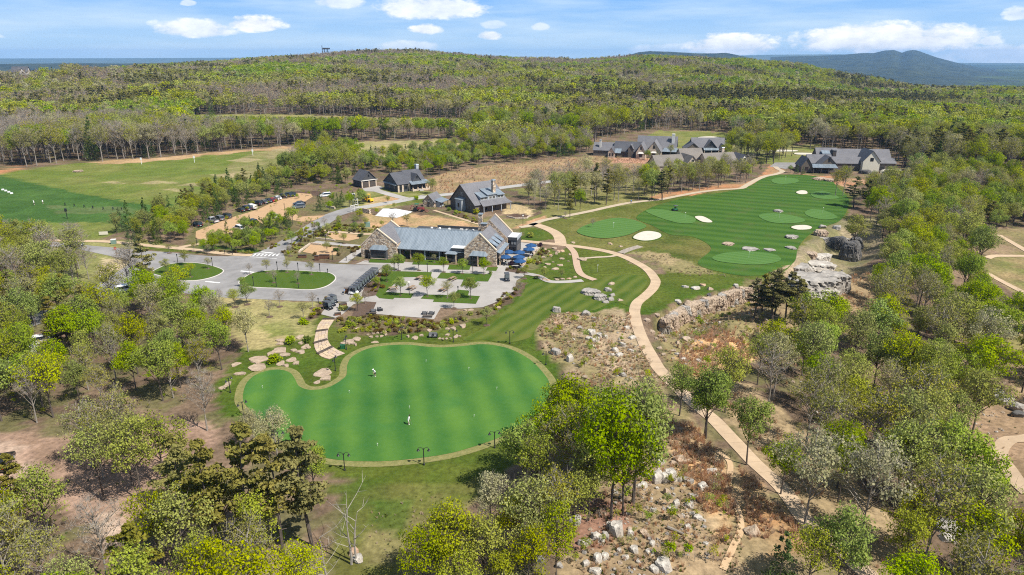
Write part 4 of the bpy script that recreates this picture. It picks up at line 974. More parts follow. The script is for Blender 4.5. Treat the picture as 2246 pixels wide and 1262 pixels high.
for u, v in ((448, 556), (520, 556), (470, 553), (640, 538), (720, 520), (560, 553)): put(u, v, 'maple' if u % 3 else 'oak', 4.5, 'at the corner bed of the crosswalk')

scatter([(640, 555), (660, 528), (700, 500), (800, 492), (840, 500), (790, 512), (720, 508), (690, 520)], 4.6, dict(maple=.4, oak=.4, cedar=.2), (2.5, 4.5), 'in the beds by the sand courts')
scatter([(800, 460), (850, 446), (900, 450), (800, 490), (780, 480)], 9, dict(oak=1), (2.5, 4), 'in the beds by the sand courts')
# ---- the forest behind: everywhere beyond a base line, except clearings
FB = [(-700, 372), (0, 371), (180, 357), (300, 351), (430, 339), (600, 325), (690, 317), (760, 311), (1010, 304), (1200, 306), (1300, 318), (1345, 300), (1400, 291), (1440, 285), (1600, 289), (1615, 320), (1760, 315), (1760, 335), (1960, 350), (2000, 398), (3000, 398), (3000, -500), (-700, -500)]
CLEAR = [[(428, 263), (430, 253), (600, 252), (1010, 264), (1010, 277), (790, 270)], [(1735, 330), (1950, 330), (1960, 400), (1735, 400)], [(-60, 152), (140, 152), (150, 182), (-60, 182)], [(165, 150), (285, 150), (285, 164), (165, 164)]]
FAR = []
sp = 7.0
gxx, gyy = np.meshgrid(np.arange(-1500, 1500, sp), np.arange(335, 1760, sp)); gxx[1::2] += sp / 2
X = gxx.ravel() + RNG.uniform(-.45, .45, gxx.size) * sp; Y = gyy.ravel() + RNG.uniform(-.45, .45, gxx.size) * sp
k_ = np.abs(X) < .83 * Y + 25; X, Y = X[k_], Y[k_]; Z = height(X, Y); U, V = to_px(X, Y, Z)
k_ = inside(U, V, FB)
for c_ in CLEAR: k_ &= ~inside(U, V, c_)
k_ &= ~((Y > 900) & (RNG.random(len(X)) < .18))
X, Y, Z, U, V = X[k_], Y[k_], Z[k_], U[k_], V[k_]
D = np.hypot(X, Y)
n1_ = vnoise(X, Y, 95, 3); n2_ = vnoise(X + 900, Y + 300, 60, 3); n3_ = vnoise(X + 200, Y - 700, 38, 2); rr = RNG.random(len(X))
rightness = sst(X / np.maximum(Y, 1), .0, .45)
darkband = np.exp(-((V - 235) / 16) ** 2) * sst(U, 1080, 1250) * (1 - sst(U, 1900, 2246)) + .8 * np.exp(-(((U - 330) / 70) ** 2 + ((V - 196) / 12) ** 2))
brown = np.exp(-((D - 1480) / 170) ** 2) * (1 - rightness) + .35 * (1 - rightness)
kinds = np.full(len(X), 'oak', dtype='<U6')
kinds[(n2_ + .22 * brown + .16 * (rr - .5)) > .475] = 'olive'
kinds[(n2_ + .30 * brown + .3 * (rr - .5)) > .66] = 'bare'
kinds[(n1_ + .25 * (rr - .5) + .06 * rightness) > .665] = 'maple'
kinds[(n3_ * .6 + n1_ * .4 + .18 * (rr - .5) < .345) | (darkband * .9 + .5 * (rr - .5) > .5)] = 'pine'
kinds[(rr > .95)] = 'pale'; kinds[(rr < .035)] = 'cedar'
ed = D < 560
kinds[ed & (rr > .55) & (rr < .63) & (rightness < .5)] = 'bare'; kinds[ed & (rr > .45) & (rr < .55)] = 'olive'
hh = RNG.uniform(14, 18.5, len(X)); hh[D < 520] = RNG.uniform(15.5, 21, (D < 520).sum())
hh = np.where(X > 120, hh * .86, hh); hh = hh * (.74 + .5 * vnoise(X + 70, Y, 70, 3))
_cap = np.maximum(5.0, (V - 265) * D / 1420); hh = np.where((U > 415) & (U < 1025) & (V > 262) & (Y < 640), np.minimum(hh, _cap), hh)
zone_far = np.where(X > 110, 'in the forest beyond the white gabled house', np.where(Y < 640, 'along the forest edge behind the driving range', 'in the forest on the far ridge'))
for i in range(len(X)): TREES.append([X[i], Y[i], Z[i] - .2, str(kinds[i]), hh[i], str(zone_far[i]), None])

# ---- the ~300 of each kind that show largest are things of their own, the rest one mass
TREES = [t_ for t_ in TREES]
T_U, T_V = to_px(np.array([t_[0] for t_ in TREES]), np.array([t_[1] for t_ in TREES]), np.array([t_[2] + .6 * t_[4] for t_ in TREES]))
DESC = {'maple': 'bright green maple', 'oak': 'yellow green oak', 'olive': 'olive brown budding tree', 'bare': 'grey leafless tree', 'pale': 'pale blossoming tree', 'pine': 'dark green pine', 'cedar': 'dense dark cedar'}
byk = {k: [] for k in NAME}
rest = []
for i, t_ in enumerate(TREES):
    vis_ = -60 < T_U[i] < 2306 and T_V[i] < 1330
    byk[t_[3]].append((-(t_[4] / math.hypot(t_[0], t_[1])) if vis_ else 1.0, i))
LZ = []
ORD = ['first', 'second', 'third', 'fourth', 'fifth', 'sixth', 'seventh', 'eighth', 'ninth', 'tenth', 'eleventh', 'twelfth', 'thirteenth', 'fourteenth', 'fifteenth', 'sixteenth', 'seventeenth', 'eighteenth', 'nineteenth', 'twentieth']
ORD += ['twenty-' + q for q in ORD[:9]] + ['thirtieth'] + ['thirty-' + q for q in ORD[:9]] + ['fortieth'] + ['forty-' + q for q in ORD[:9]] + ['fiftieth'] + ['fifty-' + q for q in ORD[:9]]
for kind, L in byk.items():
    L.sort()
    for j, (sz, i) in enumerate(L):
        x, y, z, k, h, zone, lab = TREES[i]
        if j >= 300 or sz > 0: rest.append(i); continue
        var = int(RNG.integers(4)); pr = PROTO[kind][var]; s_ = h / 14.0; rz_ = RNG.uniform(0, 6.28); w_ = s_ * RNG.uniform(.78, 1.0) * (1.42 if kind == 'pine' and x > 50 and y < 330 else 1.05 if kind == 'pine' else 1); s_ *= 1.06
        if lab is None:
            LZ.append((kind, var, x, y, z, rz_, w_, s_, h, zone, -sz)); continue
        if lab is None:
            size = 'tall' if h > 11.5 else 'small' if h < 6 else 'middling'
            lab = f'{size} {DESC[kind]} {zone}'; grp = lab
        else: grp = None
        if -sz > 10.0 / 330:
            o = empty(NAME[kind], (x, y, z), rz_, lab, 'tree', grp); o.scale = (w_, w_, s_)
            obj('trunk', pr['trunk'], o); obj('crown', pr['crown'], o)
        else:
            o = obj(NAME[kind], pr['full']); o.location = (x, y, z); o.rotation_euler = (0, 0, rz_); o.scale = (w_, w_, s_); tag(o, lab, 'tree', grp)

MARKS = [('the putting green lamps', 930, 1015), ('the flagstone steps', 720, 745), ('the big lawn rocks', 570, 780), ('the oval islands', 430, 600), ('the curved footpath', 2200, 1010), ('the clearing with forked paths', 2230, 600),
         ('the dark boulders', 1860, 540), ('the pale cliff', 1800, 640), ('the stone wall cliff', 1550, 665), ('the orange grass', 1560, 790), ('the cart path straight', 1680, 1040), ('the far end of the cart path', 1880, 1240), ('the vivid maples', 1530, 920),
         ('the boulder hill', 1400, 1050), ('the brown clearing', 400, 950), ('the black car', 10, 1020), ('the bleached trunks', 770, 1200), ('the parked white cars', 80, 760), ('the red stop sign', 256, 560), ('the range tee', 150, 470),
         ('the gravel car park', 520, 490), ('the crosswalk', 585, 560), ('the garage', 805, 410), ('the dark house', 890, 415), ('the tall grey house', 1050, 450), ('the far cart path', 1400, 445), ('the brown roofs', 1480, 400), ('the white gabled house', 1900, 380), ('the rock field', 2180, 900), ('the plaza', 940, 640), ('the dry clearing strip', 500, 258), ('the back fairway', 1500, 320), ('the east end of the range', 690, 320), ('the middle range target', 427, 357), ('the first range target', 311, 361), ('the red earth corner of the range', 20, 370), ('the brown field', 1200, 370), ('the second clearing strip', 900, 268), ('the pale field behind the hedge', 860, 330), ('the woods east of the white house', 2100, 385), ('the dark pine belt', 1400, 240), ('the far eastern rim', 2100, 240)]
MQ = G([m_[1] for m_ in MARKS], [m_[2] for m_ in MARKS])
RECS = {}
for r_ in LZ:
    d = np.hypot(MQ[:, 0] - r_[2], MQ[:, 1] - r_[3]); j = int(np.argmin(d)); RECS.setdefault((r_[0], j), []).append((float(d[j]), r_))
for (kind, j), L in RECS.items():
    L.sort(key=lambda q: q[0])
    for i, (d, (kd, var, x, y, z, rz_, w_, s_, h, zone, sz)) in enumerate(L):
        side = 'uphill of' if y > MQ[j][1] + 6 else 'downhill of' if y < MQ[j][1] - 6 else 'level with'
        size = 'tall' if h > 11.5 else 'small' if h < 6 else 'middling'
        if i < (45 if y < 330 else 14): lab = f'{size} {DESC[kind]}, {ORD[i]} out from {MARKS[j][0]}'; grp = f'trees by {MARKS[j][0]}'
        else: lab = f'{DESC[kind]} farther out {side} {MARKS[j][0]}'; grp = lab
        pr = PROTO[kind][var]
        if sz > 10.0 / 330:
            o = empty(NAME[kind], (x, y, z), rz_, lab, 'tree', grp); o.scale = (w_, w_, s_); obj('trunk', pr['trunk'], o); obj('crown', pr['crown'], o)
        else:
            o = obj(NAME[kind], pr['full']); o.location = (x, y, z); o.rotation_euler = (0, 0, rz_); o.scale = (w_, w_, s_); tag(o, lab, 'tree', grp)

# the rest: one object, copies placed by geometry nodes
def instancer(name, pts, idx, rot, scl, protos, label, sclz=None):
    col = bpy.data.collections.new(name + '_kinds')
    for i, me in enumerate(protos):
        col.objects.link(bpy.data.objects.new('%s_%03d' % (name, i), me))
    me = bpy.data.meshes.new(name); me.vertices.add(len(pts)); me.vertices.foreach_set('co', np.asarray(pts, np.float32).ravel())
    for an, ty, dat in (('idx', 'INT', np.asarray(idx, np.int32)), ('rot', 'FLOAT', np.asarray(rot, np.float32)), ('scl', 'FLOAT', np.asarray(scl, np.float32))):
        a = me.attributes.new(an, ty, 'POINT'); a.data.foreach_set('value', dat)
    o = obj(name, me); tag(o, label, None, None, 'stuff')
    ng = bpy.data.node_groups.new(name, 'GeometryNodeTree')
    ng.interface.new_socket('Geometry', in_out='INPUT', socket_type='NodeSocketGeometry'); ng.interface.new_socket('Geometry', in_out='OUTPUT', socket_type='NodeSocketGeometry')
    gi = ng.nodes.new('NodeGroupInput'); go = ng.nodes.new('NodeGroupOutput'); ip = ng.nodes.new('GeometryNodeInstanceOnPoints'); ci = ng.nodes.new('GeometryNodeCollectionInfo')
    ci.inputs['Collection'].default_value = col; ci.inputs['Separate Children'].default_value = True; ci.inputs['Reset Children'].default_value = True
    def at(nm, ty):
        n = ng.nodes.new('GeometryNodeInputNamedAttribute'); n.data_type = ty; n.inputs['Name'].default_value = nm; return n.outputs['Attribute']
    cx = ng.nodes.new('ShaderNodeCombineXYZ'); ng.links.new(at('rot', 'FLOAT'), cx.inputs['Z'])
    ng.links.new(gi.outputs[0], ip.inputs['Points']); ng.links.new(ci.outputs[0], ip.inputs['Instance']); ip.inputs['Pick Instance'].default_value = True
    ng.links.new(at('idx', 'INT'), ip.inputs['Instance Index']); ng.links.new(cx.outputs[0], ip.inputs['Rotation']); ng.links.new(at('scl', 'FLOAT'), ip.inputs['Scale'])
    ng.links.new(ip.outputs[0], go.inputs[0])
    md = o.modifiers.new('copies', 'NODES'); md.node_group = ng; return o


KL = list(NAME)
for nm, test, lab in (('far_forest', lambda i: TREES[i][1] > 430, 'mixed spring forest covering the far plateau and ridge'), ('slope_wood', lambda i: TREES[i][1] <= 430, 'further trees of the woods around the golf course')):
    ids = [i for i in rest if test(i)]
    if not ids: continue
    pts = [TREES[i][:3] for i in ids]; ix = [KL.index(TREES[i][3]) * 4 + int(RNG.integers(4)) for i in ids]
    key = 'lo' if nm == 'far_forest' else 'full'
    instancer(nm, pts, ix, RNG.uniform(0, 6.28, len(ids)), [TREES[i][4] / 14 * (1.12 if nm == 'far_forest' else 1) for i in ids], [PROTO[k][q][key] for k in KL for q in range(4)], lab)
print('TREES', len(TREES), 'rest', len(rest))
# ------------------------------------------------------------------ buildings: materials
def stone_mat(name, tones, mortar, sc, bump=.6):
    m = bpy.data.materials.new(name); m.use_nodes = True; t = m.node_tree; p = t.nodes['Principled BSDF']; p.inputs['Roughness'].default_value = .9; p.inputs['Specular IOR Level'].default_value = .2
    tc_ = N(t, 'ShaderNodeTexCoord'); mpn = N(t, 'ShaderNodeMapping'); mpn.inputs['Scale'].default_value = (1, 1, 1.7); t.links.new(tc_.outputs['Object'], mpn.inputs[0])
    v = N(t, 'ShaderNodeTexVoronoi', i_Scale=sc); t.links.new(mpn.outputs[0], v.inputs['Vector'])
    e = N(t, 'ShaderNodeTexVoronoi', feature='DISTANCE_TO_EDGE', i_Scale=sc); t.links.new(mpn.outputs[0], e.inputs['Vector'])
    s = N(t, 'ShaderNodeSeparateColor'); t.links.new(v.outputs['Color'], s.inputs[0])
    r = N(t, 'ShaderNodeValToRGB'); r.color_ramp.interpolation = 'CONSTANT'; el = r.color_ramp.elements
    while len(el) < len(tones): el.new(.5)
    for i, c in enumerate(tones): el[i].position = i / len(tones); el[i].color = (*c, 1)
    t.links.new(s.outputs[0], r.inputs[0])
    c = mixc(t, mth(t, 'LESS_THAN', e.outputs['Distance'], .055), r.outputs[0], mortar); t.links.new(c, p.inputs['Base Color'])
    bn = N(t, 'ShaderNodeBump', i_Strength=bump, i_Distance=.12); t.links.new(mth(t, 'MINIMUM', e.outputs['Distance'], .2), bn.inputs['Height']); t.links.new(bn.outputs[0], p.inputs['Normal'])
    return m


def shingle_mat(name, c1, c2, row=.28):
    m = bpy.data.materials.new(name); m.use_nodes = True; t = m.node_tree; p = t.nodes['Principled BSDF']; p.inputs['Roughness'].default_value = .85; p.inputs['Specular IOR Level'].default_value = .25
    tc_ = N(t, 'ShaderNodeTexCoord'); s = N(t, 'ShaderNodeSeparateXYZ'); t.links.new(tc_.outputs['Object'], s.inputs[0])
    nz = N(t, 'ShaderNodeTexNoise', i_Scale=2.2, i_Detail=6.0, i_Roughness=.7); t.links.new(tc_.outputs['Object'], nz.inputs['Vector'])
    nb = N(t, 'ShaderNodeTexNoise', i_Scale=.3, i_Detail=3.0); t.links.new(tc_.outputs['Object'], nb.inputs['Vector'])
    w = mth(t, 'FRACT', mth(t, 'DIVIDE', s.outputs[2], row))
    f = mth(t, 'ADD', mth(t, 'ADD', mth(t, 'MULTIPLY', mth(t, 'SUBTRACT', nz.outputs[0], .5), 1.7), .25), mth(t, 'ADD', mth(t, 'MULTIPLY', w, .35), mth(t, 'MULTIPLY', mth(t, 'SUBTRACT', nb.outputs[0], .5), .9)), clamp=True)
    t.links.new(mixc(t, f, c1, c2), p.inputs['Base Color'])
    bn = N(t, 'ShaderNodeBump', i_Strength=.4, i_Distance=.05); t.links.new(w, bn.inputs['Height']); t.links.new(bn.outputs[0], p.inputs['Normal'])
    return m


m_stone = stone_mat('fieldstone', [(.55, .42, .30), (.40, .28, .19), (.62, .51, .40), (.20, .155, .125), (.47, .34, .22), (.68, .58, .46), (.30, .25, .21)], (.26, .21, .16), 1.9)
m_slate = shingle_mat('slate_shingles', (.105, .105, .115), (.20, .195, .205))
m_slated = shingle_mat('dark_slate_shingles', (.055, .058, .068), (.115, .117, .13))
m_shake = shingle_mat('weathered_shakes', (.13, .115, .10), (.24, .215, .19))
m_metal = M('zinc_standing_seam', (.225, .285, .345), (.31, .37, .43), .35, .42, 0, 3, metal=.35, spec=.5, detail=5, stretch=(1, .25, .25)) if False else M('zinc_standing_seam', (.19, .23, .265), (.285, .33, .37), sc=.6, rough=.42, detail=6, metal=.3, spec=.5, stretch=(2.2, .25, .25), contrast=1.7)
m_seam = M('zinc_seams', (.33, .39, .45), rough=.4, metal=.3, spec=.5)
m_dark = M('charcoal_siding', (.045, .047, .052), (.075, .077, .082), .8, .75, stretch=(.5, .5, 8))
m_darkw = M('dark_timber', (.055, .045, .038), (.10, .08, .065), 1.0, .8, stretch=(1, 1, 5))
m_glass = M('dark_glass', (.012, .014, .018), rough=.08, spec=.6)
m_pglass = M('pale_blind', (.38, .39, .38), rough=.3, spec=.5)
m_trim = M('off_white_trim', (.62, .60, .55), (.54, .52, .48), 1.0, .6)
m_cope = M('tan_coping_stone', (.62, .50, .37), (.52, .42, .31), 1.2, .85)
m_wroof = M('white_membrane', (.80, .80, .79), (.70, .70, .69), .6, .6)
m_groof = M('grey_membrane', (.10, .12, .14), (.15, .17, .19), .5, .6)
m_lap = M('grey_lap_siding', (.36, .38, .40), (.30, .32, .34), .5, .7, stretch=(.4, .4, 9))
m_cream = M('cream_brick', (.64, .60, .50), (.56, .52, .43), 1.5, .85)
m_brown = M('brown_shingle_wall', (.105, .085, .07), (.165, .14, .115), 1.6, .9, .3, 9)
m_mulst = stone_mat('blond_stone', [(.55, .45, .34), (.47, .36, .27), (.60, .52, .42), (.42, .33, .27)], (.36, .29, .22), 2.4)


class B:
    """one building: an Empty at its base, parts in local metres (x along the front, y to the back)"""
    def __init__(s, name, loc, rz, label, cat='house', group=None):
        s.r = empty(name, loc, rz, label, cat, group)
    def mk(s, name, mb, mat, parent=None, label=None):
        o = mb.build(name, mat, parent or s.r)
        if label: o['label'] = label
        return o
    def box(s, name, mat, x0, x1, y0, y1, z0, z1, parent=None): return s.mk(name, MB().box(x0, x1, y0, y1, z0, z1), mat, parent)
    def gable(s, x0, x1, y0, y1, he, hr, ax, wm, rm, ov=.35, apex=None, roof='roof', wall='wall', t=.16):
        """gabled block; he: eave height or (low side, high side); ax: ridge direction"""
        e0, e1 = he if hasattr(he, '__len__') else (he, he)
        lo, hi = (x0, x1) if ax == 'y' else (y0, y1); a, b = (y0, y1) if ax == 'y' else (x0, x1); ap = (lo + hi) / 2 if apex is None else apex
        w = s.mk(wall, MB().prism([(lo, 0), (hi, 0), (hi, e1), (ap, hr), (lo, e0)], ax, a, b), wm)
        m0 = (hr - e0) / (ap - lo); m1_ = (hr - e1) / (hi - ap); mb = MB(); A, Bv = a - ov, b + ov
        P = lambda p, q, z: (p, q, z) if ax == 'y' else (q, p, z)
        zl, zr, d = e0 - m0 * ov + t, e1 - m1_ * ov + t, .012
        mb.prism([(lo - ov, zl - t + d), (ap, hr + d), (ap, hr + t), (lo - ov, zl)], ax, A, Bv); mb.prism([(hi + ov, zr - t + d), (hi + ov, zr), (ap, hr + t), (ap, hr + d)], ax, A, Bv)
        return w, s.mk(roof, mb, rm)
    def coping(s, lo, hi, y, e0, e1, hr, ap=None, w=.45, t=.22):
        ap = (lo + hi) / 2 if ap is None else ap
        for q, e, x in ((0, e0, lo), (1, e1, hi)):
            s.mk('coping', MB().prism([(x, e + .05), (ap, hr + .05), (ap, hr + .05 + t * 1.4), (x + (-.15 if q == 0 else .15), e + .05 + t)], 'y', y - .08, y + w), m_cope)
    def window(s, x, z, w, h, y, face='f', name='window', panes=2, fm=None, gm_=None, d=.07):
        """window on a wall: frame with recessed panes. face f: plane y (front), r: plane x=y (right), l: left"""
        fr = MB(); gl = []; b = .08
        def bx(mb, a0, a1, n0, n1, z0, z1):
            if face == 'f': mb.box(a0, a1, y - n1, y - n0, z0, z1)
            elif face == 'r': mb.box(y + n0, y + n1, a0, a1, z0, z1)
            else: mb.box(y - n1, y - n0, a0, a1, z0, z1)
        x0, x1, z0, z1 = x - w / 2, x + w / 2, z, z + h
        bx(fr, x0, x0 + b, -.02, d, z0, z1); bx(fr, x1 - b, x1, -.02, d, z0, z1); bx(fr, x0 + b, x1 - b, -.02, d, z0, z0 + b); bx(fr, x0 + b, x1 - b, -.02, d, z1 - b, z1)
        pw = (w - 2 * b) / panes
        for i in range(1, panes): bx(fr, x0 + b + pw * i - .03, x0 + b + pw * i + .03, -.01, d * .9, z0 + b, z1 - b)
        f = s.mk(name, fr, fm or m_dark)
        for i in range(panes):
            g = MB(); bx(g, x0 + b + pw * i + .031, x0 + b + pw * (i + 1) - .031, .004, d * .45, z0 + b, z1 - b); s.mk('pane', g, gm_ or m_glass, f)
        return f
    def shed(s, name, pts, mat, t=.14, parent=None, seams=0, smat=None):
        """single pitch roof, pts: low-left, low-right, high-right, high-left"""
        o = s.mk(name, MB().slab(pts, t), mat, parent)
        if seams:
            a, b, c, d = [Vector(p) for p in pts]; mb = MB(); n = (b - a).cross(d - a).normalized() * .045
            for i in range(1, seams):
                f = i / seams; p, q = a.lerp(b, f) + n * .55, d.lerp(c, f) + n * .55; mb.tube([p, q], .03, 4, False)
            r = s.mk('seams', mb, smat or m_seam, o); r['kind'] = 'stuff'
        return o
    def chimney(s, x0, x1, y0, y1, z0, z1, mat, cap=None):
        c = s.box('chimney', mat, x0, x1, y0, y1, z0, z1); k = MB().frus(x0 - .15, x1 + .15, y0 - .15, y1 + .15, z1 + .003, z1 + .28, .22); s.mk('chimney_cap', k, cap or m_metal, c); return c
    def hiproof(s, name, x0, x1, y0, y1, z0, z1, mat, parent=None):
        """lean-to hood with hipped ends against the wall y1"""
        return s.mk(name, MB().add([(x0, y0, z0), (x1, y0, z0), (x1, y1, z0), (x0, y1, z0), (x0 + .7, y1 - .25, z1), (x1 - .7, y1 - .25, z1), (x1 - .7, y1, z1), (x0 + .7, y1, z1)], [(3, 2, 1, 0), (4, 5, 6, 7), (0, 1, 5, 4), (1, 2, 6, 5), (2, 3, 7, 6), (3, 0, 4, 7)]), mat, parent)


# ---- the stone clubhouse
cb = B('clubhouse', (-43.2, 188.4, 0), R(-12.5), 'long stone clubhouse with metal roof between two gabled wings', 'building')
cb.gable(0, 10.8, .25, 10.3, (3.2, 4.3), 8.3, 'y', m_stone, m_slate, .0, 5.3, 'wing_roof', 'wing_wall')
cb.mk('gable_wall', MB().prism([(0, 0), (10.8, 0), (10.8, 4.45), (5.3, 8.5), (0, 3.35)], 'y', 0, .24), m_stone); cb.coping(0, 10.8, 0, 3.35, 4.45, 8.5, 5.3)
cb.mk('gable_wall', MB().prism([(0, 0), (10.8, 0), (10.8, 4.45), (5.3, 8.5), (0, 3.35)], 'y', 10.32, 10.6), m_stone); cb.coping(0, 10.8, 10.25, 3.35, 4.45, 8.5, 5.3)
# main hall with a bell-cast metal roof
HX0, HX1 = 10.85, 30.6
cb.box('hall_wall', m_dark, HX0, HX1, 2.6, 15.9, 0, 2.95)
cb.box('stone_plinth', m_stone, HX0 + 7, HX1 - 2, 2.35, 2.597, 0, .75)
cb.shed('hall_roof', [(HX0 - 3.9, .6, 3.15), (HX1 + .1, .6, 3.15), (HX1 + .1, 3.3, 4.15), (HX0 - 3.9 + .4, 3.3, 4.15)], m_metal, .14, None, 0)
HR = cb.shed('hall_roof', [(HX0 - 3.4, 3.3, 4.16), (HX1 + .2, 3.3, 4.16), (HX1 + 4.0, 8.6, 7.25), (HX0 - 5.2, 8.6, 7.25)], m_metal, .14)
mb = MB()
for i in range(48):
    x_ = HX0 - .2 + i * (HX1 - HX0 + .2) / 47
    mb.tube([(x_, .62, 3.19), (x_, 3.3, 4.20)], .035, 4, False); mb.tube([(x_, 3.3, 4.21), (x_ - .0 + (i - 23) * .012, 8.55, 7.28)], .035, 4, False)
sm = cb.mk('seams', mb, m_seam, HR); sm['kind'] = 'stuff'
cb.mk('ridge_cap', MB().tube([(HX0 - 5.1, 8.62, 7.27), (HX1 + 3.9, 8.62, 7.27)], .12, 6), m_metal, HR)
cb.mk('back_slope', MB().slab([(HX0 - 5, 8.66, 7.2), (HX1 + 3.9, 8.66, 7.2), (HX1 + 3.9, 10.2, 5.25), (HX0, 10.2, 5.25)], .12), m_groof)
cb.box('flat_roof', m_groof, HX0 + .05, HX1 + .3, 10.3, 18.6, 4.0, 5.2)
cb.box('parapet', m_dark, HX0 + 6, HX1 + 2, 18.62, 18.95, 0, 5.95); cb.box('parapet', m_dark, HX0 + .1, HX0 + 5.9, 15.95, 18.6, 0, 5.45)
for i, x_ in enumerate((15.5, 18.0, 21.0, 24.6, 26.4, 28.4)): cb.box('roof_unit', m_trim if i in (3, 4) else m_wroof, x_, x_ + (.9 if i in (3, 4) else .5), 16.2, 17.0, 5.203, 5.75)
for x_, w_, pn in ((12.6, 2.4, 3), (20.6, 3.4, 4), (24.8, 3.2, 4)): cb.window(x_, .8, w_, 1.8, 2.6, 'f', 'window', pn)
for x_ in (15.9, 17.0):
    dr = cb.box('door', m_darkw, x_ - .5, x_ + .5, 2.52, 2.597, .02, 2.3); cb.box('handle', m_trim, x_ + (.36 if x_ < 16 else -.42), x_ + (.42 if x_ < 16 else -.36), 2.46, 2.515, 1.0, 1.3, dr)
for x_ in (11.3, 14.4, 18.7, 23.0): cb.box('porch_post', m_lap if x_ != 14.4 else m_stone, x_, x_ + .28, 1.0, 1.28, .05, 3.2)
# entrance canopy with a white flat roof beside the east wing
cb.box('canopy_wall', m_dark, 27.0, 30.6, .9, 2.59, 0, 3.5); cb.box('canopy_roof', m_wroof, 26.8, 30.65, .5, 2.9, 4.24, 4.42); cb.box('canopy_fascia', m_dark, 26.85, 30.6, .58, 2.8, 3.55, 4.235)
cb.hiproof('canopy_hood', 25.2, 28.6, -.7, .88, 2.8, 3.35, m_metal)
for x_ in (25.5, 28.2): cb.box('canopy_post', m_stone, x_, x_ + .3, -.5, -.2, 0, 2.8)
# east wing
cb.gable(30.7, 39.8, .25, 11.4, (4.15, 4.15), 8.6, 'y', m_stone, m_slate, .0, 35.2, 'wing_roof', 'wing_wall')
cb.mk('gable_wall', MB().prism([(30.7, 0), (39.8, 0), (39.8, 4.3), (35.2, 8.8), (30.7, 4.3)], 'y', 0, .24), m_stone); cb.coping(30.7, 39.8, 0, 4.3, 4.3, 8.8, 35.2)
cb.gable(29.9, 40.3, 11.6, 18.2, (4.9, 4.9), 10.0, 'y', m_stone, m_slate, .0, 35.1, 'wing_roof', 'wing_wall')
cb.mk('gable_wall', MB().prism([(29.9, 0), (40.3, 0), (40.3, 5.05), (35.1, 10.2), (29.9, 5.05)], 'y', 18.22, 18.5), m_stone); cb.coping(29.9, 40.3, 18.15, 5.05, 5.05, 10.2, 35.1)
cb.mk('gable_wall', MB().prism([(29.9, 4), (40.3, 4), (40.3, 5.05), (35.1, 10.15), (29.9, 5.05)], 'y', 11.42, 11.59), m_stone)
cb.chimney(31.0, 32.1, 14.2, 15.3, 3, 11.0, m_stone); cb.chimney(32.6, 34.4, 11.0, 11.9, 5, 9.0, m_stone)
# stepped dormers on the east slope, gutter and white box
for i in range(3):
    y0 = 1.5 + i * 3.2
    dm = cb.mk('dormer', MB().add([(37.0, y0, 6.7), (39.3, y0, 4.6), (39.3, y0, 5.25), (37.0, y0 + 1.9, 6.7), (39.3, y0 + 1.9, 4.6), (39.3, y0 + 1.9, 5.25)], [(0, 1, 2), (5, 4, 3), (1, 4, 5, 2), (0, 2, 5, 3), (0, 3, 4, 1)]), m_dark)
    cb.shed('dormer_roof', [(39.7, y0 - .2, 5.22), (39.7, y0 + 2.1, 5.22), (36.9, y0 + 2.1, 7.0), (36.9, y0 - .2, 7.0)], m_metal, .12, dm)
    cb.window(y0 + .95, 4.66, 1.4, .5, 39.3, 'r', 'dormer_window', 3)
cb.shed('side_awning', [(41.0, .3, 3.6), (41.0, 11.0, 3.6), (39.82, 11.0, 4.0), (39.82, .3, 4.0)], m_metal, .1, None, 14)
for i in range(5): cb.box('pier', m_stone, 40.5, 40.9, .7 + i * 2.4, 1.1 + i * 2.4, 0, 3.55); cb.window(1.9 + i * 2.3, .3, 1.3, 2.6, 39.82, 'r', 'side_window', 2)
wb = cb.box('terrace_room', m_dark, 39.9, 42.9, 12.3, 18.3, 0, 5.0); cb.box('flat_roof', m_wroof, 40.1, 42.7, 12.5, 18.1, 5.003, 5.12); cb.box('cornice', m_dark, 39.7, 43.1, 12.1, 12.298, 4.3, 5.2); cb.box('cornice', m_lap, 42.902, 43.12, 12.1, 18.4, 4.3, 5.2)
cb.window(40.75, 3.0, 1.0, 1.0, 12.3, 'f', 'window', 2); cb.window(41.65, 3.0, .7, 1.0, 12.3, 'f', 'window', 2, None, m_pglass); cb.window(42.4, 3.0, .7, 1.0, 12.3, 'f', 'window', 2, None, m_pglass)
cb.window(41.4, .2, 2.6, 2.2, 12.3, 'f', 'sliding_door', 3); cb.window(15.2, .3, 4.5, 2.4, 42.9, 'r', 'sliding_door', 4)
# bay windows under hipped metal hoods, side door
for x0, x1, wd in ((3.3, 8.3, True), (32.6, 37.4, False)):
    by = cb.box('bay', m_dark, x0 + .2, x1 - .2, -1.25, -.003, 0, 3.0); cb.hiproof('bay_hood', x0 - .1, x1 + .1, -1.7, 0, 3.02, 4.0, m_metal, by)
    if wd:
        cb.window((x0 + x1) / 2 + .15, .55, 3.6, 1.6, -1.25, 'f', 'bay_window', 3); cb.window((x0 + x1) / 2 + .15, 2.3, 3.8, .6, -1.25, 'f', 'bay_window', 4)
        cb.box('sill', m_cope, x0 + .1, x1 - .1, -1.4, -1.253, .3, .45, by)
    else:
        cb.window(33.9, .1, 1.9, 2.6, -1.25, 'f', 'bay_window', 2); cb.window(36.1, .1, 1.9, 2.6, -1.25, 'f', 'bay_window', 2)
        cb.box('porch_post', m_stone, 34.85, 35.15, -1.7, -1.4, 0, 3.0)
dr = cb.box('door', m_glass, 1.3, 2.4, -.06, -.003, .02, 2.4); cb.box('frame', m_darkw, 1.2, 1.297, -.1, -.003, 0, 2.5, dr); cb.box('frame', m_darkw, 2.403, 2.5, -.1, -.003, 0, 2.5, dr)

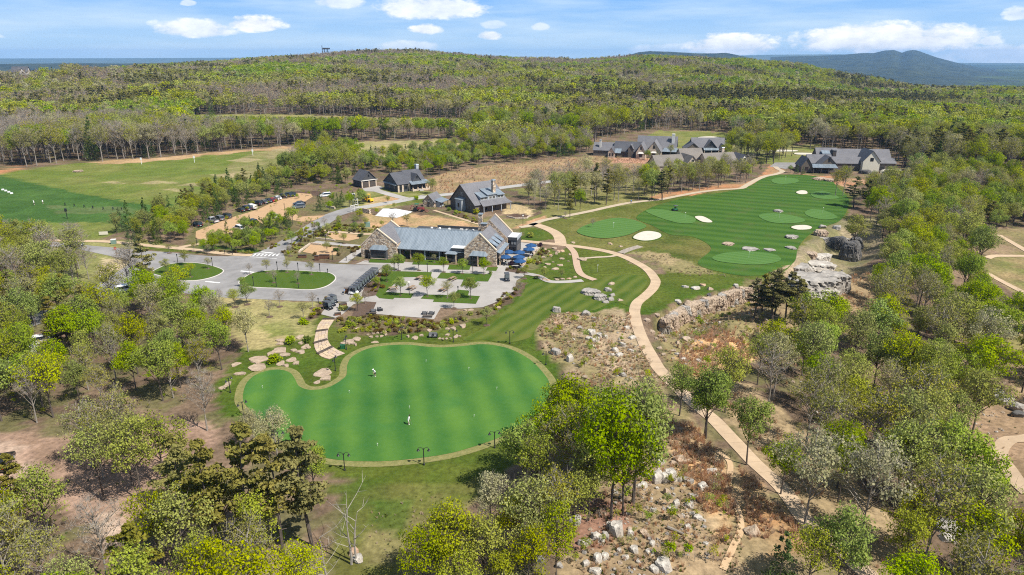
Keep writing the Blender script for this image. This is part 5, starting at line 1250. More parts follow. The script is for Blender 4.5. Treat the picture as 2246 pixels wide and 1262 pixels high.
# ---- dark house with its garage
def fr(o, ang): return Vector((o[0], o[1], 0)), ang
gb = B('garage', (-65.7, 296.6, 0), math.atan2(5.2, 5.7) * .98, 'charcoal two bay garage with steep gable beside the dark house', 'garage')
gb.gable(0, 7.5, 0, 7.2, 3.2, 6.9, 'y', m_dark, m_slated, .4)
for i, x_ in enumerate((.0, 3.45, 6.95)): gb.box('pier', m_mulst, x_, x_ + .55, -.16, -.003, 0, 2.85)
for i, x_ in enumerate((.7, 4.1)):
    d_ = gb.box('garage_door', m_darkw, x_, x_ + 2.6, -.08, -.003, .02, 2.5)
    for k in range(3): gb.box('rail', m_dark, x_ + .03, x_ + 2.57, -.11, -.083, .55 + .62 * k, .63 + .62 * k, d_)
gb.box('fascia', m_trim, -.35, 7.85, -.5, -.003, 2.95, 3.2); gb.window(3.75, 4.4, .8, 1.1, -.0, 'f', 'gable_vent', 1)
hb = B('dark_house', (-48.2, 286.1, 0), R(38), 'charcoal cottage with front porch and tall grey chimney', 'house')
# local x along the front (to the porch), y to the back
hb.gable(0, 6.0, 0, 12.0, 3.4, 7.4, 'x', m_dark, m_slated, .35)
hb.gable(6.02, 14.0, .8, 12.0, 3.4, 7.8, 'x', m_dark, m_slated, .3)
hb.gable(7.6, 11.4, .2, 6.0, 4.3, 6.9, 'y', m_dark, m_slated, .3, None, 'dormer_roof', 'dormer_wall')
hb.chimney(13.2, 14.4, 6.6, 8.0, 0, 9.6, m_lap)
pr_ = hb.shed('porch_roof', [(5.4, -2.3, 3.1), (15.0, -2.3, 3.1), (14.4, .9, 4.1), (6.0, .9, 4.1)], m_metal, .14, None, 20)
hb.box('porch_floor', m_mulst, 6.1, 14.6, -2.0, .79, 0, .6)
for x_ in (6.3, 8.7, 10.9, 12.9, 14.3): hb.box('porch_pier', m_mulst, x_ - .22, x_ + .22, -1.95, -1.5, .6, 1.5); hb.box('porch_post', m_darkw, x_ - .1, x_ + .1, -1.83, -1.62, 1.503, 3.1)
for k in range(4): hb.box('step', m_conc, 9.0, 10.8, -3.2 + k * .3, -2.9 + k * .3, 0, .15 + k * .15)
for x_ in (.0, 2.0, 5.2): hb.box('pier', m_mulst, x_, x_ + .75, -.14, -.003, 0, 2.9)
hb.window(1.4, .9, 1.0, 1.7, 0, 'f', 'window', 2); hb.window(3.9, .9, 1.6, 1.7, 0, 'f', 'window', 2); hb.window(9.5, 5.0, 1.0, 1.1, .2, 'f', 'dormer_window', 2)
for x_ in (7.3, 11.6): hb.window(x_, 1.4, 1.3, 1.5, .8, 'f', 'window', 2)
hb.box('door', m_darkw, 9.0, 10.0, .72, .797, .62, 2.7)
for y_ in (3.0, 7.5): hb.window(y_, 1.0, .9, 1.4, 0, 'l', 'window', 1)
hb.shed('side_awning', [(-.9, 11.8, 3.0), (-.9, .2, 3.0), (-.003, .2, 3.35), (-.003, 11.8, 3.35)], m_metal, .1)

# ---- tall grey house with shed dormers, small stone annex
hc = B('shingled_house', (-13.5, 245.8, 0), R(48), 'tall brown shingled house with big slate roof, dormers and stone chimney', 'house')
hc.gable(0, 14.5, 0, 16.5, (3.2, 2.6), 9.4, 'x', m_brown, m_slate, .5, 9.0)
hc.r.rotation_euler.z = R(38)
hc.shed('porch_roof', [(2.0, -2.2, 2.7), (15.6, -2.2, 2.7), (14.6, .9, 4.15), (2.6, .9, 4.15)], m_slate, .16)
for x_ in (2.6, 6.4, 10.6, 15.0): hc.box('porch_post', m_lap, x_ - .12, x_ + .12, -2.0, -1.75, 0, 2.75)
for x0, x1, zz in ((3.2, 6.3, 6.3), (6.4, 10.6, 6.9), (10.9, 13.9, 6.4)):
    dm = hc.mk('dormer', MB().add([(x0, 1.0, 3.7), (x1, 1.0, 3.7), (x1, 1.0, zz - .9), (x0, 1.0, zz - .9), (x0, 5.5, 6.9), (x1, 5.5, 6.9), (x1, 5.5, zz + .4), (x0, 5.5, zz + .4)], [(3, 2, 1, 0), (4, 5, 6, 7), (0, 1, 5, 4), (1, 2, 6, 5), (2, 3, 7, 6), (3, 0, 4, 7)]), m_lap)
    hc.shed('dormer_roof', [(x0 - .3, .5, zz - .85), (x1 + .3, .5, zz - .85), (x1 + .3, 5.8, zz + .65), (x0 - .3, 5.8, zz + .65)], m_metal, .12, dm)
    for k in (-.75, .75): hc.window((x0 + x1) / 2 + k, 4.35, 1.1, 1.0, 1.0, 'f', 'dormer_window', 2, m_trim)
hc.chimney(9.4, 10.6, 1.6, 2.8, 3, 10.9, m_stone)
bw = hc.box('side_bay', m_lap, -1.8, -.003, 6.2, 10.2, 0, 4.2); hc.shed('side_bay_roof', [(-2.1, 10.5, 4.25), (-2.1, 5.9, 4.25), (-.003, 5.9, 4.75), (-.003, 10.5, 4.75)], m_metal, .1, bw)
hc.window(8.2, 1.2, 1.1, 1.6, -1.8, 'l', 'window', 2); hc.window(8.6, 5.4, .9, 1.2, 0, 'l', 'window', 2, m_trim); hc.window(12.4, 1.0, 1.0, 1.4, 0, 'l', 'window', 2)
for x_ in (4.6, 8.4, 12.4): hc.window(x_, .6, 1.8, 2.0, 0, 'f', 'window', 2)
an = B('stone_shed', (-34.1, 257.7, 0), R(-20), 'small stone shed with slate gable roof and lean-to', 'shed')
an.gable(0, 4.8, 0, 7.0, 2.2, 4.7, 'y', m_stone, m_slate, .35)
an.box('door', m_darkw, 1.95, 2.75, -.06, -.003, .02, 2.0)
an.shed('lean_to_roof', [(7.6, .8, 1.95), (7.6, 7.2, 1.95), (4.5, 7.2, 2.75), (4.5, .8, 2.75)], m_metal, .1, None, 12); an.box('lean_to_wall', m_lap, 4.81, 6.6, 1.2, 4.4, 0, 2.0)
for y_ in (1.2, 6.8): an.box('post', m_darkw, 7.2, 7.4, y_ - .1, y_ + .1, 0, 2.0)

# ---- houses along the far fairway
h1 = B('stone_house', (46.5, 397.5, 0), R(-16), 'rambling stone house with many grey gables in front of the back fairway', 'house')
h1.gable(0, 12, 2, 12, 3.2, 7.0, 'x', m_brown, m_slate, .4); h1.chimney(3.2, 4.2, 3.4, 4.4, 3, 8.6, m_trim)
h1.gable(9.6, 13.2, -5.5, 6, 3.0, 5.6, 'y', m_mulst, m_slated, .35)
h1.shed('porch_roof', [(12.9, -4.4, 2.7), (16.6, -4.4, 2.7), (16.6, .5, 4.6), (12.9, .5, 4.6)][::1], m_metal, .12)
h1.gable(12.2, 27, .6, 10.5, 3.3, 8.0, 'x', m_brown, m_slated, .4); h1.gable(20.2, 23.2, -.6, 6, 4.8, 7.0, 'y', m_brown, m_slate, .3, None, 'dormer_roof', 'dormer_wall')
h1.gable(25.2, 30.4, -4.6, 10, 3.4, 8.2, 'y', m_mulst, m_slate, .3); h1.gable(30.6, 38.5, 0, 13, 3.6, 9.2, 'y', m_mulst, m_slate, .35)
h1.gable(24, 46, 13.2, 23, 4.4, 10.2, 'x', m_brown, m_slate, .5); h1.chimney(43.2, 44.8, 15, 16.4, 4, 11.9, m_trim, m_trim)
h1.hiproof('porch_roof', 38.6, 47.5, 6.0, 13.1, 3.0, 4.4, m_metal)
for x_ in (39.2, 43, 47): h1.box('porch_post', m_darkw, x_ - .12, x_ + .12, 6.3, 6.55, 0, 3.0)
for x_, z_, y_, w_ in ((10.7, 1.0, -5.5, .9), (12.2, 1.0, -5.5, .9), (27.8, 1.0, -4.6, 2.0), (27.8, 5.0, -4.6, .8), (34.5, 1.0, 0, 2.0), (34.5, 5.2, 0, 1.0), (15.5, 1, .6, 1.2), (18.0, .3, .6, 1.6), (22, 5.1, -.6, 1.0)): h1.window(x_, z_, w_, 1.6, y_, 'f', 'window', 2)
for x_, y_ in ((27.8, -4.6), (34.5, 0)): h1.hiproof('window_hood', x_ - 1.7, x_ + 1.7, y_ - .9, y_ - .004, 2.9, 3.7, m_trim)
h2 = B('grey_house', (101.5, 402.0, 0), R(-3), 'grey slate roofed house with a central dark gable near the far bunker', 'house')
h2.gable(4.0, 22.6, 2, 12, 4.3, 9.0, 'x', m_brown, m_slate, .5); h2.gable(-.5, 8, -1, 10, 3.3, 6.8, 'y', m_brown, m_slate, .4); h2.gable(10.4, 17.2, -.5, 7, 4.4, 8.2, 'y', m_dark, m_slate, .4); h2.gable(18.4, 22.6, -1.2, 6, 3.6, 6.2, 'y', m_brown, m_slate, .35)
h2.shed('porch_roof', [(9.6, -2.6, 3.0), (18.2, -2.6, 3.0), (18.2, -.3, 4.2), (9.6, -.3, 4.2)], m_metal, .12)
for x_ in (9.9, 14, 17.9): h2.box('porch_post', m_mulst, x_ - .15, x_ + .15, -2.4, -2.1, 0, 3.0)
for x_, y_, z_ in ((13.8, -.5, 5.3), (3.6, -1, 1.0), (20.5, -1.2, 1.0), (12.2, -.5, 1.0), (15.4, -.5, 1.0)): h2.window(x_, z_, 1.5, 1.3, y_, 'f', 'window', 2)
for x_, y_ in ((3.6, -1), (20.5, -1.2)): h2.hiproof('window_hood', x_ - 1.4, x_ + 1.4, y_ - .8, y_ - .004, 2.6, 3.2, m_trim)
h3 = B('brown_house', (72, 340, 0), R(13), 'long brown roofed house half hidden behind the tree stand', 'house')
h3.gable(0, 15, 0, 11, 3.0, 7.4, 'x', m_mulst, m_shake, .5); h3.gable(14, 21, -3, 9, 3.4, 7.6, 'y', m_mulst, m_shake, .4); h3.gable(18, 30, 9.2, 18, 4.6, 9.2, 'x', m_mulst, m_shake, .5); h3.gable(28, 45, 2, 12, 3.4, 7.4, 'x', m_mulst, m_shake, .4); h3.gable(46.5, 52, 2, 12, 3.2, 6.6, 'y', m_cream, m_slate, .35)
h3.chimney(40, 41.2, 9, 10.2, 4, 9.6, m_mulst)
for x_, y_, z_ in ((4, 0, 1), (9, 0, 1), (17.5, -3, 1), (17.5, -3, 4.6), (33, 2, 1), (49.2, 2, 1.0), (49.2, 2, 3.6)): h3.window(x_, z_, 1.5, 1.5, y_, 'f', 'window', 2, m_trim)
h4 = B('white_gabled_house', (143.5, 341.5, 0), R(-8), 'large slate roofed house with a tall cream gable above the short course', 'house')
h4.gable(0, 5.2, -2.5, 7.5, 3.2, 7.0, 'y', m_brown, m_slate, .4); h4.r.rotation_euler.z = R(-6)
h4.gable(5.6, 17, 6, 13, 3.6, 7.2, 'x', m_brown, m_slate, .4); h4.gable(9.5, 17.2, -.6, 6, 3.8, 7.6, 'y', m_brown, m_slate, .4); h4.shed('porch_roof', [(4.6, -5.2, 2.8), (16.5, -5.2, 2.8), (16.5, -.65, 4.0), (5.2, -.65, 4.0)], m_metal, .14, None, 22)
for x_ in (5.2, 8.8, 12.4, 16.2): h4.box('porch_post', m_darkw, x_ - .14, x_ + .14, -5.0, -4.7, 0, 2.85)
h4.gable(12, 22, 13.2, 22, 5.2, 9.6, 'x', m_brown, m_slate, .4); h4.chimney(18.2, 19.8, 9.6, 10.9, 4, 9.2, m_darkw, m_dark)
h4.gable(17.4, 31, 5, 11, 3.8, 6.4, 'x', m_brown, m_slate, .4); h4.gable(20, 47, 11.2, 20.5, 5.4, 9.4, 'x', m_cream, m_slate, .5); h4.gable(30.6, 38.6, 2.2, 15, 5.4, 10.2, 'y', m_cream, m_slate, .45); h4.gable(38.8, 46.6, 3.5, 11.2, (4.2, 4.2), 6.2, 'x', m_brown, m_slate, .4)
for x_, y_, z_, w_ in ((13.4, -.6, 4.9, 1.0), (34.6, 2.2, 5.2, 1.6), (2.6, -2.5, 1, 1.6), (11, -.6, 1, 1.8), (15, -.6, 1, 1.8), (40.5, 3.5, 1, 2.2), (44, 3.5, 1, 2.2)): h4.window(x_, z_, w_, 1.7, y_, 'f', 'window', 2)
h4.shed('dormer', [(14, 12.4, 7.4), (18, 12.4, 7.4), (18, 15.6, 8.6), (14, 15.6, 8.6)], m_metal, .5)
# distant houses on the west rim, lookout tower on the ridge
def far_house(u, v, dist, w, label, rm, wm):
    d = ray(u, v); t_ = dist / d[1]; q = Vector((d[0] * t_, dist, float(height(d[0] * t_, dist)))); b = B('far_house', q, R(RNG.uniform(-20, 20)), label, 'house')
    b.box('foundation', m_dark, 0.05, w - .05, 0.05, w * .6 - .05, -3, .0)
    b.gable(0, w, 0, w * .6, 4, 9.5, 'x', wm, rm, .8); b.gable(w * .55, w * .95, -3, 3, 3.6, 7.6, 'y', wm, rm, .6)
    for x_ in (.2, .45, .75): b.window(w * x_, 1.2, 1.6, 1.8, 0 if x_ < .5 else -3, 'f', 'window', 2)
far_house(26, 158, 900, 17, 'white house with a dark roof on the far west rim', m_slated, m_trim); far_house(80, 170, 820, 18, 'low brown roofed house among trees on the far west rim', m_shake, m_brown)
far_house(190, 158, 960, 13, 'brown cabin below the leafless trees on the far west rim', m_shake, m_brown); far_house(250, 158, 980, 14, 'grey roofed cabin east of the brown cabin on the rim', m_slate, m_brown)
tw = B('lookout_tower', (0, 0, 0), 0, 'dark steel lookout tower standing above the ridge trees', 'tower'); d = ray(715, 113); t_ = 1590 / d[1]; X_ = d[0] * t_; z_ = float(height(X_, 1590)); tw.r.location = (X_, 1590, z_); top = CAM_H + d[2] * t_ - z_
m_ = MB()
for sx in (-3, 3):
    for sy in (-3, 3): m_.tube([(sx * 1.2, sy * 1.2, 0), (sx, sy, top + 6)], .5, 4)
for k in range(4): m_.tube([(-3.4, -3.4, top * k / 4), (3.4, -3.4, top * (k + 1) / 4)], .3, 4); m_.tube([(3.4, -3.4, top * k / 4), (-3.4, -3.4, top * (k + 1) / 4)], .3, 4)
tw.mk('frame', m_, m_dark); tw.box('platform', m_dark, -7, 7, -5, 5, top + 4, top + 5.2); tw.box('cabin', m_dark, -6, 6, -4, 4, top + 5.21, top + 7.2); tw.mk('mast', MB().tube([(-8, 0, 0), (-8, 0, top + 12)], .7, 5), m_dark); tw.box('antenna', m_dark, 7.01, 9, -1, 1, top + 4.2, top + 7)
# ------------------------------------------------------------------ rocks
def rock_mesh(name, seed, mat, flat=False):
    rg = np.random.default_rng(seed); bm = bmesh.new(); bmesh.ops.create_icosphere(bm, subdivisions=3, radius=1)
    pl = []
    for _ in range(9 if not flat else 7):
        n = rg.normal(size=3); n[2] *= .5 if not flat else .25; n /= np.linalg.norm(n); pl.append((n, rg.uniform(.55, .85)))
    pl.append((np.array([rg.normal() * .12, rg.normal() * .12, 1.0]), rg.uniform(.55, .75)))
    ph = rg.uniform(0, 6, 6)
    for v in bm.verts:
        p = np.array(v.co)
        for n, d in pl:
            k = p @ n
            if k > d: p = p - n * (k - d) * .96
        p = p * (1 + .05 * math.sin(p[0] * 5 + ph[0]) * math.cos(p[1] * 6 + ph[1]) + .035 * math.sin(p[2] * 11 + ph[2]) + .03 * math.sin(p[0] * 13 + p[1] * 9 + ph[3]))
        v.co = p
    me = bpy.data.meshes.new(name); bm.to_mesh(me); bm.free(); me.materials.append(mat); return me


def rock_mat(name, a, b, c, sc=1.1):
    m = M(name, a, b, sc, .92, .9, sc * 4, 8, contrast=1.4, col3=c); return m


m_rtan = rock_mat('tan_sandstone', (.44, .345, .25), (.24, .18, .13), (.36, .27, .20))
m_rwhite = rock_mat('pale_weathered_stone', (.56, .52, .46), (.22, .195, .165), (.40, .35, .29))
m_rgrey = rock_mat('grey_lichen_stone', (.40, .37, .33), (.17, .155, .14), (.30, .27, .23))
m_rdark = rock_mat('black_streaked_stone', (.13, .125, .12), (.04, .04, .04), (.24, .22, .2), .5)
m_rpink = rock_mat('rusty_stone', (.50, .33, .22), (.33, .22, .15), (.42, .34, .25))
ROCKS = {k: [rock_mesh('rock_' + k, i * 13 + j, mt) for j in range(7)] for i, (k, mt) in enumerate(dict(tan=m_rtan, white=m_rwhite, grey=m_rgrey, dark=m_rdark, pink=m_rpink).items())}
FLATS = [rock_mesh('flat_rock', 300 + j, m_rtan, True) for j in range(7)]
RK = []


def crag_mesh(name, seed, mat):
    rg = np.random.default_rng(seed); bm = bmesh.new(); bmesh.ops.create_icosphere(bm, subdivisions=5, radius=1); pl = []
    for _ in range(12):
        n = rg.normal(size=3); n[2] *= .35; n /= np.linalg.norm(n); pl.append((n, rg.uniform(.6, .9)))
    co = np.array([v.co[:] for v in bm.verts])
    for n, d in pl: k = np.maximum(co @ n - d, 0); co = co - k[:, None] * n * .95
    co[:, 2] = np.minimum(co[:, 2], .62 + .12 * (vnoise(co[:, 0] * 3, co[:, 1] * 3 + seed, 1, 3) - .5))
    led = np.floor(co[:, 2] * 5 + 1.5 * vnoise(co[:, 0] * 2, co[:, 1] * 2 + seed, 1, 2)); r_ = 1 + .10 * (vnoise(led * 3.7 + seed, led * 1.3, 1, 1) - .5) * 2
    a = np.arctan2(co[:, 1], co[:, 0]); crack = vnoise(a * 4 + seed, co[:, 2] * .8, .5, 4); r_ = r_ - .22 * np.exp(-((crack - .5) / .035) ** 2) + .14 * (vnoise(co[:, 0] * 7 + co[:, 2] * 3, co[:, 1] * 7 + seed, 1, 4) - .5)
    co[:, 0] *= r_; co[:, 1] *= r_; co[:, 2] += .07 * (vnoise(co[:, 0] * 5, co[:, 1] * 5, 1, 3) - .5)
    for v, c in zip(bm.verts, co): v.co = c
    me = bpy.data.meshes.new(name); bm.to_mesh(me); bm.free(); me.materials.append(mat); return me


CRAGS = {k: [crag_mesh('crag_' + k, 500 + 17 * i + j, m_) for j in range(3)] for i, (k, m_) in enumerate(dict(grey=m_rgrey, white=m_rwhite, dark=m_rdark, tan=m_rtan, pink=m_rpink).items())}


def depth_of(p): return p[1] * math.cos(PITCH) - (p[2] - CAM_H) * math.sin(PITCH)


def boulder(u, v, w, h, kind, zone, flat=False, rz=None, desc=None, k=None, sink=.25):
    """boulder centred on a photo pixel, w x h photo pixels"""
    p = G1(u, v + h * .3); dp = depth_of(p); W_ = w * dp / FPX; sa = (CAM_H - p[2]) / (Vector((p[0], p[1], p[2] - CAM_H)).length)
    H_ = h * dp / FPX
    me = FLATS[int(RNG.integers(7))] if flat else CRAGS[kind][int(RNG.integers(3))] if W_ > 3.2 else ROCKS[kind][int(RNG.integers(7))]
    o = obj('lawn_rock' if flat else 'boulder', me)
    if flat: L_ = max(.5, H_ / sa * .9); o.scale = (W_ * .52, L_ * .52, .45); o.location = (p[0], p[1] + 0, p[2] - .08)
    else: W_, H_ = (W_ * 1.22, H_ * 1.22) if zone == 'the boulder hill' else (W_, H_); o.scale = (W_ * .58, W_ * .5, H_ * .62); o.location = (p[0], p[1] + W_ * .25, p[2] + H_ * (.28 - sink))
    o.rotation_euler = (0, 0, RNG.uniform(-.35, .35) if rz is None else rz)
    RK.append((o, kind, zone, W_, flat, desc)); return o


for a, b, w, h in [(1100, 990, 215, 85), (1090, 1062, 205, 85), (885, 1045, 92, 42), (1275, 915, 180, 75), (1330, 960, 120, 40), (1460, 933, 115, 42), (1380, 1000, 98, 46), (1425, 1035, 72, 42), (1285, 1030, 72, 50), (1330, 1060, 82, 30), (1655, 1100, 170, 88), (1690, 1165, 130, 60), (1610, 1205, 60, 36), (1290, 835, 110, 34), (1280, 868, 80, 26), (1455, 800, 85, 42), (1505, 882, 75, 48), (1470, 860, 62, 30), (1405, 925, 70, 28), (1530, 900, 60, 24), (930, 1130, 135, 36), (1195, 950, 66, 46), (820, 1215, 60, 60), (770, 1250, 70, 40)]:
    u, v = K7([(a, b)])[0]; boulder(u, v, w * .2457, h * .2457, 'tan', 'the flagstone steps', True)
for a, b, w, h in [(385, 835, 140, 60), (460, 815, 100, 50), (340, 858, 90, 34), (420, 860, 100, 30), (450, 877, 36, 26), (572, 780, 42, 18), (625, 767, 44, 20), (668, 765, 36, 16), (705, 762, 26, 14), (745, 750, 38, 18), (605, 800, 58, 24), (662, 798, 42, 20), (705, 795, 42, 20), (748, 780, 38, 20), (637, 853, 84, 20), (965, 793, 44, 27), (1035, 805, 76, 46), (1100, 785, 58, 27), (1180, 728, 76, 36), (1255, 710, 92, 32), (1410, 712, 74, 40), (1355, 722, 60, 20), (1505, 682, 92, 52), (1355, 780, 54, 32), (1438, 788, 48, 42), (1478, 795, 36, 20), (1275, 817, 34, 17), (1310, 820, 38, 20), (1345, 822, 32, 14), (1385, 818, 34, 14), (470, 720, 70, 24), (540, 712, 80, 24), (590, 706, 40, 20), (1530, 540, 50, 18), (1580, 535, 70, 18), (1860, 510, 60, 30), (1940, 410, 50, 26), (1820, 490, 40, 30)]:
    u, v = K8([(a, b)])[0]; boulder(u, v, w * .2226, h * .2226, 'tan', 'the terrace shrubs', True)
for a, b, w, h, k in [(735, 525, 150, 70, 'grey'), (810, 562, 110, 82, 'grey'), (870, 502, 72, 60, 'grey'), (882, 577, 62, 58, 'grey'), (897, 455, 60, 38, 'tan'), (842, 602, 62, 40, 'grey'), (897, 545, 52, 42, 'grey'), (790, 520, 60, 40, 'grey'), (455, 662, 80, 80, 'grey'), (458, 715, 40, 30, 'tan'), (687, 692, 86, 76, 'grey'), (755, 735, 50, 36, 'grey'), (640, 812, 62, 44, 'grey'),
                      (740, 850, 90, 80, 'white'), (760, 905, 90, 60, 'white'), (800, 870, 60, 60, 'white'), (715, 900, 60, 40, 'white'), (552, 1058, 62, 110, 'white'), (450, 1010, 96, 84, 'grey'), (985, 950, 66, 66, 'white'), (930, 990, 60, 60, 'white'), (955, 1035, 72, 40, 'white'), (900, 1030, 50, 40, 'white'), (850, 885, 44, 44, 'white'), (1020, 810, 60, 50, 'white'), (1000, 845, 36, 30, 'white'), (1060, 895, 70, 40, 'white'), (1055, 1000, 62, 38, 'white'), (585, 865, 40, 32, 'tan'), (440, 780, 60, 36, 'pink'), (1080, 1050, 44, 24, 'white'), (990, 1195, 60, 50, 'grey'), (680, 1215, 50, 50, 'tan'), (540, 690, 30, 18, 'tan'), (1000, 750, 40, 24, 'tan'), (940, 805, 34, 22, 'tan'), (965, 588, 50, 28, 'tan'),
                      (655, 255, 78, 34, 'tan'), (480, 303, 50, 26, 'tan'), (440, 335, 66, 26, 'tan'), (375, 295, 50, 24, 'tan'), (350, 320, 30, 24, 'tan'), (490, 252, 44, 22, 'tan'), (420, 280, 26, 14, 'tan'), (545, 272, 22, 14, 'tan'), (555, 215, 26, 24, 'tan'), (400, 225, 44, 36, 'pink'), (460, 190, 40, 36, 'pink'), (430, 165, 40, 24, 'tan'), (350, 170, 36, 28, 'pink'), (490, 190, 50, 28, 'pink'), (340, 240, 40, 30, 'tan'), (310, 280, 34, 26, 'tan'), (380, 190, 34, 24, 'tan'), (445, 205, 26, 40, 'tan'),
                      (290, 395, 50, 22, 'tan'), (350, 420, 40, 20, 'tan'), (380, 425, 40, 20, 'pink'), (450, 420, 40, 18, 'tan'), (500, 418, 40, 18, 'tan'), (550, 415, 40, 18, 'pink'), (600, 400, 36, 22, 'tan'), (580, 120, 40, 20, 'tan'), (885, 128, 46, 26, 'pink'), (970, 150, 36, 16, 'tan'),
                      (1180, 750, 60, 40, 'tan'), (1220, 840, 60, 50, 'tan'), (1260, 790, 44, 40, 'tan'), (1300, 880, 52, 40, 'tan'), (1290, 975, 44, 40, 'tan'), (1330, 910, 30, 60, 'tan'), (1380, 845, 44, 32, 'white'), (1425, 835, 40, 30, 'white'), (1350, 835, 30, 30, 'tan'), (1500, 905, 90, 56, 'tan'), (1560, 915, 60, 30, 'tan'), (1440, 935, 52, 40, 'tan'), (1400, 1000, 50, 30, 'tan'), (1440, 1030, 60, 30, 'white'), (1490, 1070, 70, 36, 'white'), (1605, 1080, 62, 44, 'white'), (1320, 1030, 40, 36, 'tan'), (1260, 900, 30, 30, 'tan'), (1690, 990, 44, 22, 'white'),
                      (1915, 465, 50, 46, 'white'), (1880, 510, 90, 40, 'white'), (1925, 505, 40, 60, 'grey'), (1885, 540, 70, 30, 'grey'), (1820, 560, 46, 70, 'tan'), (1790, 610, 50, 50, 'white'), (1740, 530, 70, 60, 'pink'), (1700, 495, 50, 40, 'tan'), (1640, 465, 60, 34, 'pink'), (1580, 490, 90, 30, 'white'), (1500, 480, 60, 26, 'white'), (1690, 530, 40, 40, 'dark'), (1775, 545, 40, 50, 'tan'), (1850, 590, 40, 50, 'grey'), (1740, 590, 40, 30, 'tan'), (1440, 590, 60, 40, 'white'), (1490, 690, 70, 30, 'tan')]:
    u, v = K4([(a, b)])[0]; boulder(u, v, w * .2694, h * .2694, k, 'the cart path bend' if a < 1130 and b > 430 else 'the patio wall' if a < 700 else 'the stone wall cliff')
for a, b, w, h, k in [(715, 735, 60, 100, 'white'), (755, 730, 50, 95, 'white'), (795, 722, 62, 92, 'white'), (730, 650, 36, 56, 'white'), (690, 595, 32, 22, 'white'), (655, 720, 40, 40, 'white'), (650, 775, 36, 36, 'white'), (620, 780, 26, 30, 'white'), (770, 810, 34, 50, 'tan'), (505, 1015, 74, 110, 'white'), (470, 1000, 40, 60, 'grey'), (395, 1055, 62, 56, 'white'), (440, 1050, 44, 60, 'grey'), (322, 1090, 50, 58, 'white'), (345, 1085, 36, 40, 'grey'), (280, 970, 60, 60, 'grey'), (960, 788, 52, 58, 'white'), (890, 752, 50, 50, 'grey'), (840, 745, 30, 40, 'grey'), (818, 875, 34, 60, 'white'), (700, 912, 34, 36, 'white'), (760, 1210, 84, 70, 'white'), (710, 1232, 52, 36, 'white'), (598, 1125, 46, 42, 'white'), (895, 885, 46, 36, 'white'), (790, 905, 44, 30, 'white'), (945, 955, 56, 34, 'white'), (1240, 1025, 70, 66, 'tan'), (575, 1035, 40, 60, 'white'), (640, 1030, 40, 30, 'tan'), (400, 1170, 44, 70, 'white'), (390, 1245, 60, 40, 'white'), (440, 1160, 40, 36, 'white'), (330, 1200, 36, 40, 'white'), (550, 1165, 34, 28, 'white'), (515, 1128, 26, 26, 'white'), (850, 645, 80, 30, 'tan'), (805, 655, 34, 26, 'tan'), (1020, 705, 60, 40, 'white'), (190, 1210, 40, 40, 'grey'), (85, 1180, 50, 50, 'grey'), (690, 1090, 36, 44, 'white'), (660, 1050, 34, 30, 'tan'), (880, 1000, 30, 34, 'white'), (830, 480, 70, 24, 'tan'), (680, 1140, 40, 30, 'white'), (910, 930, 30, 22, 'white'), (930, 830, 36, 18, 'white')]:
    u, v = KF([(a, b)])[0]; boulder(u, v, w * .4057, h * .4057, k, 'the boulder hill')
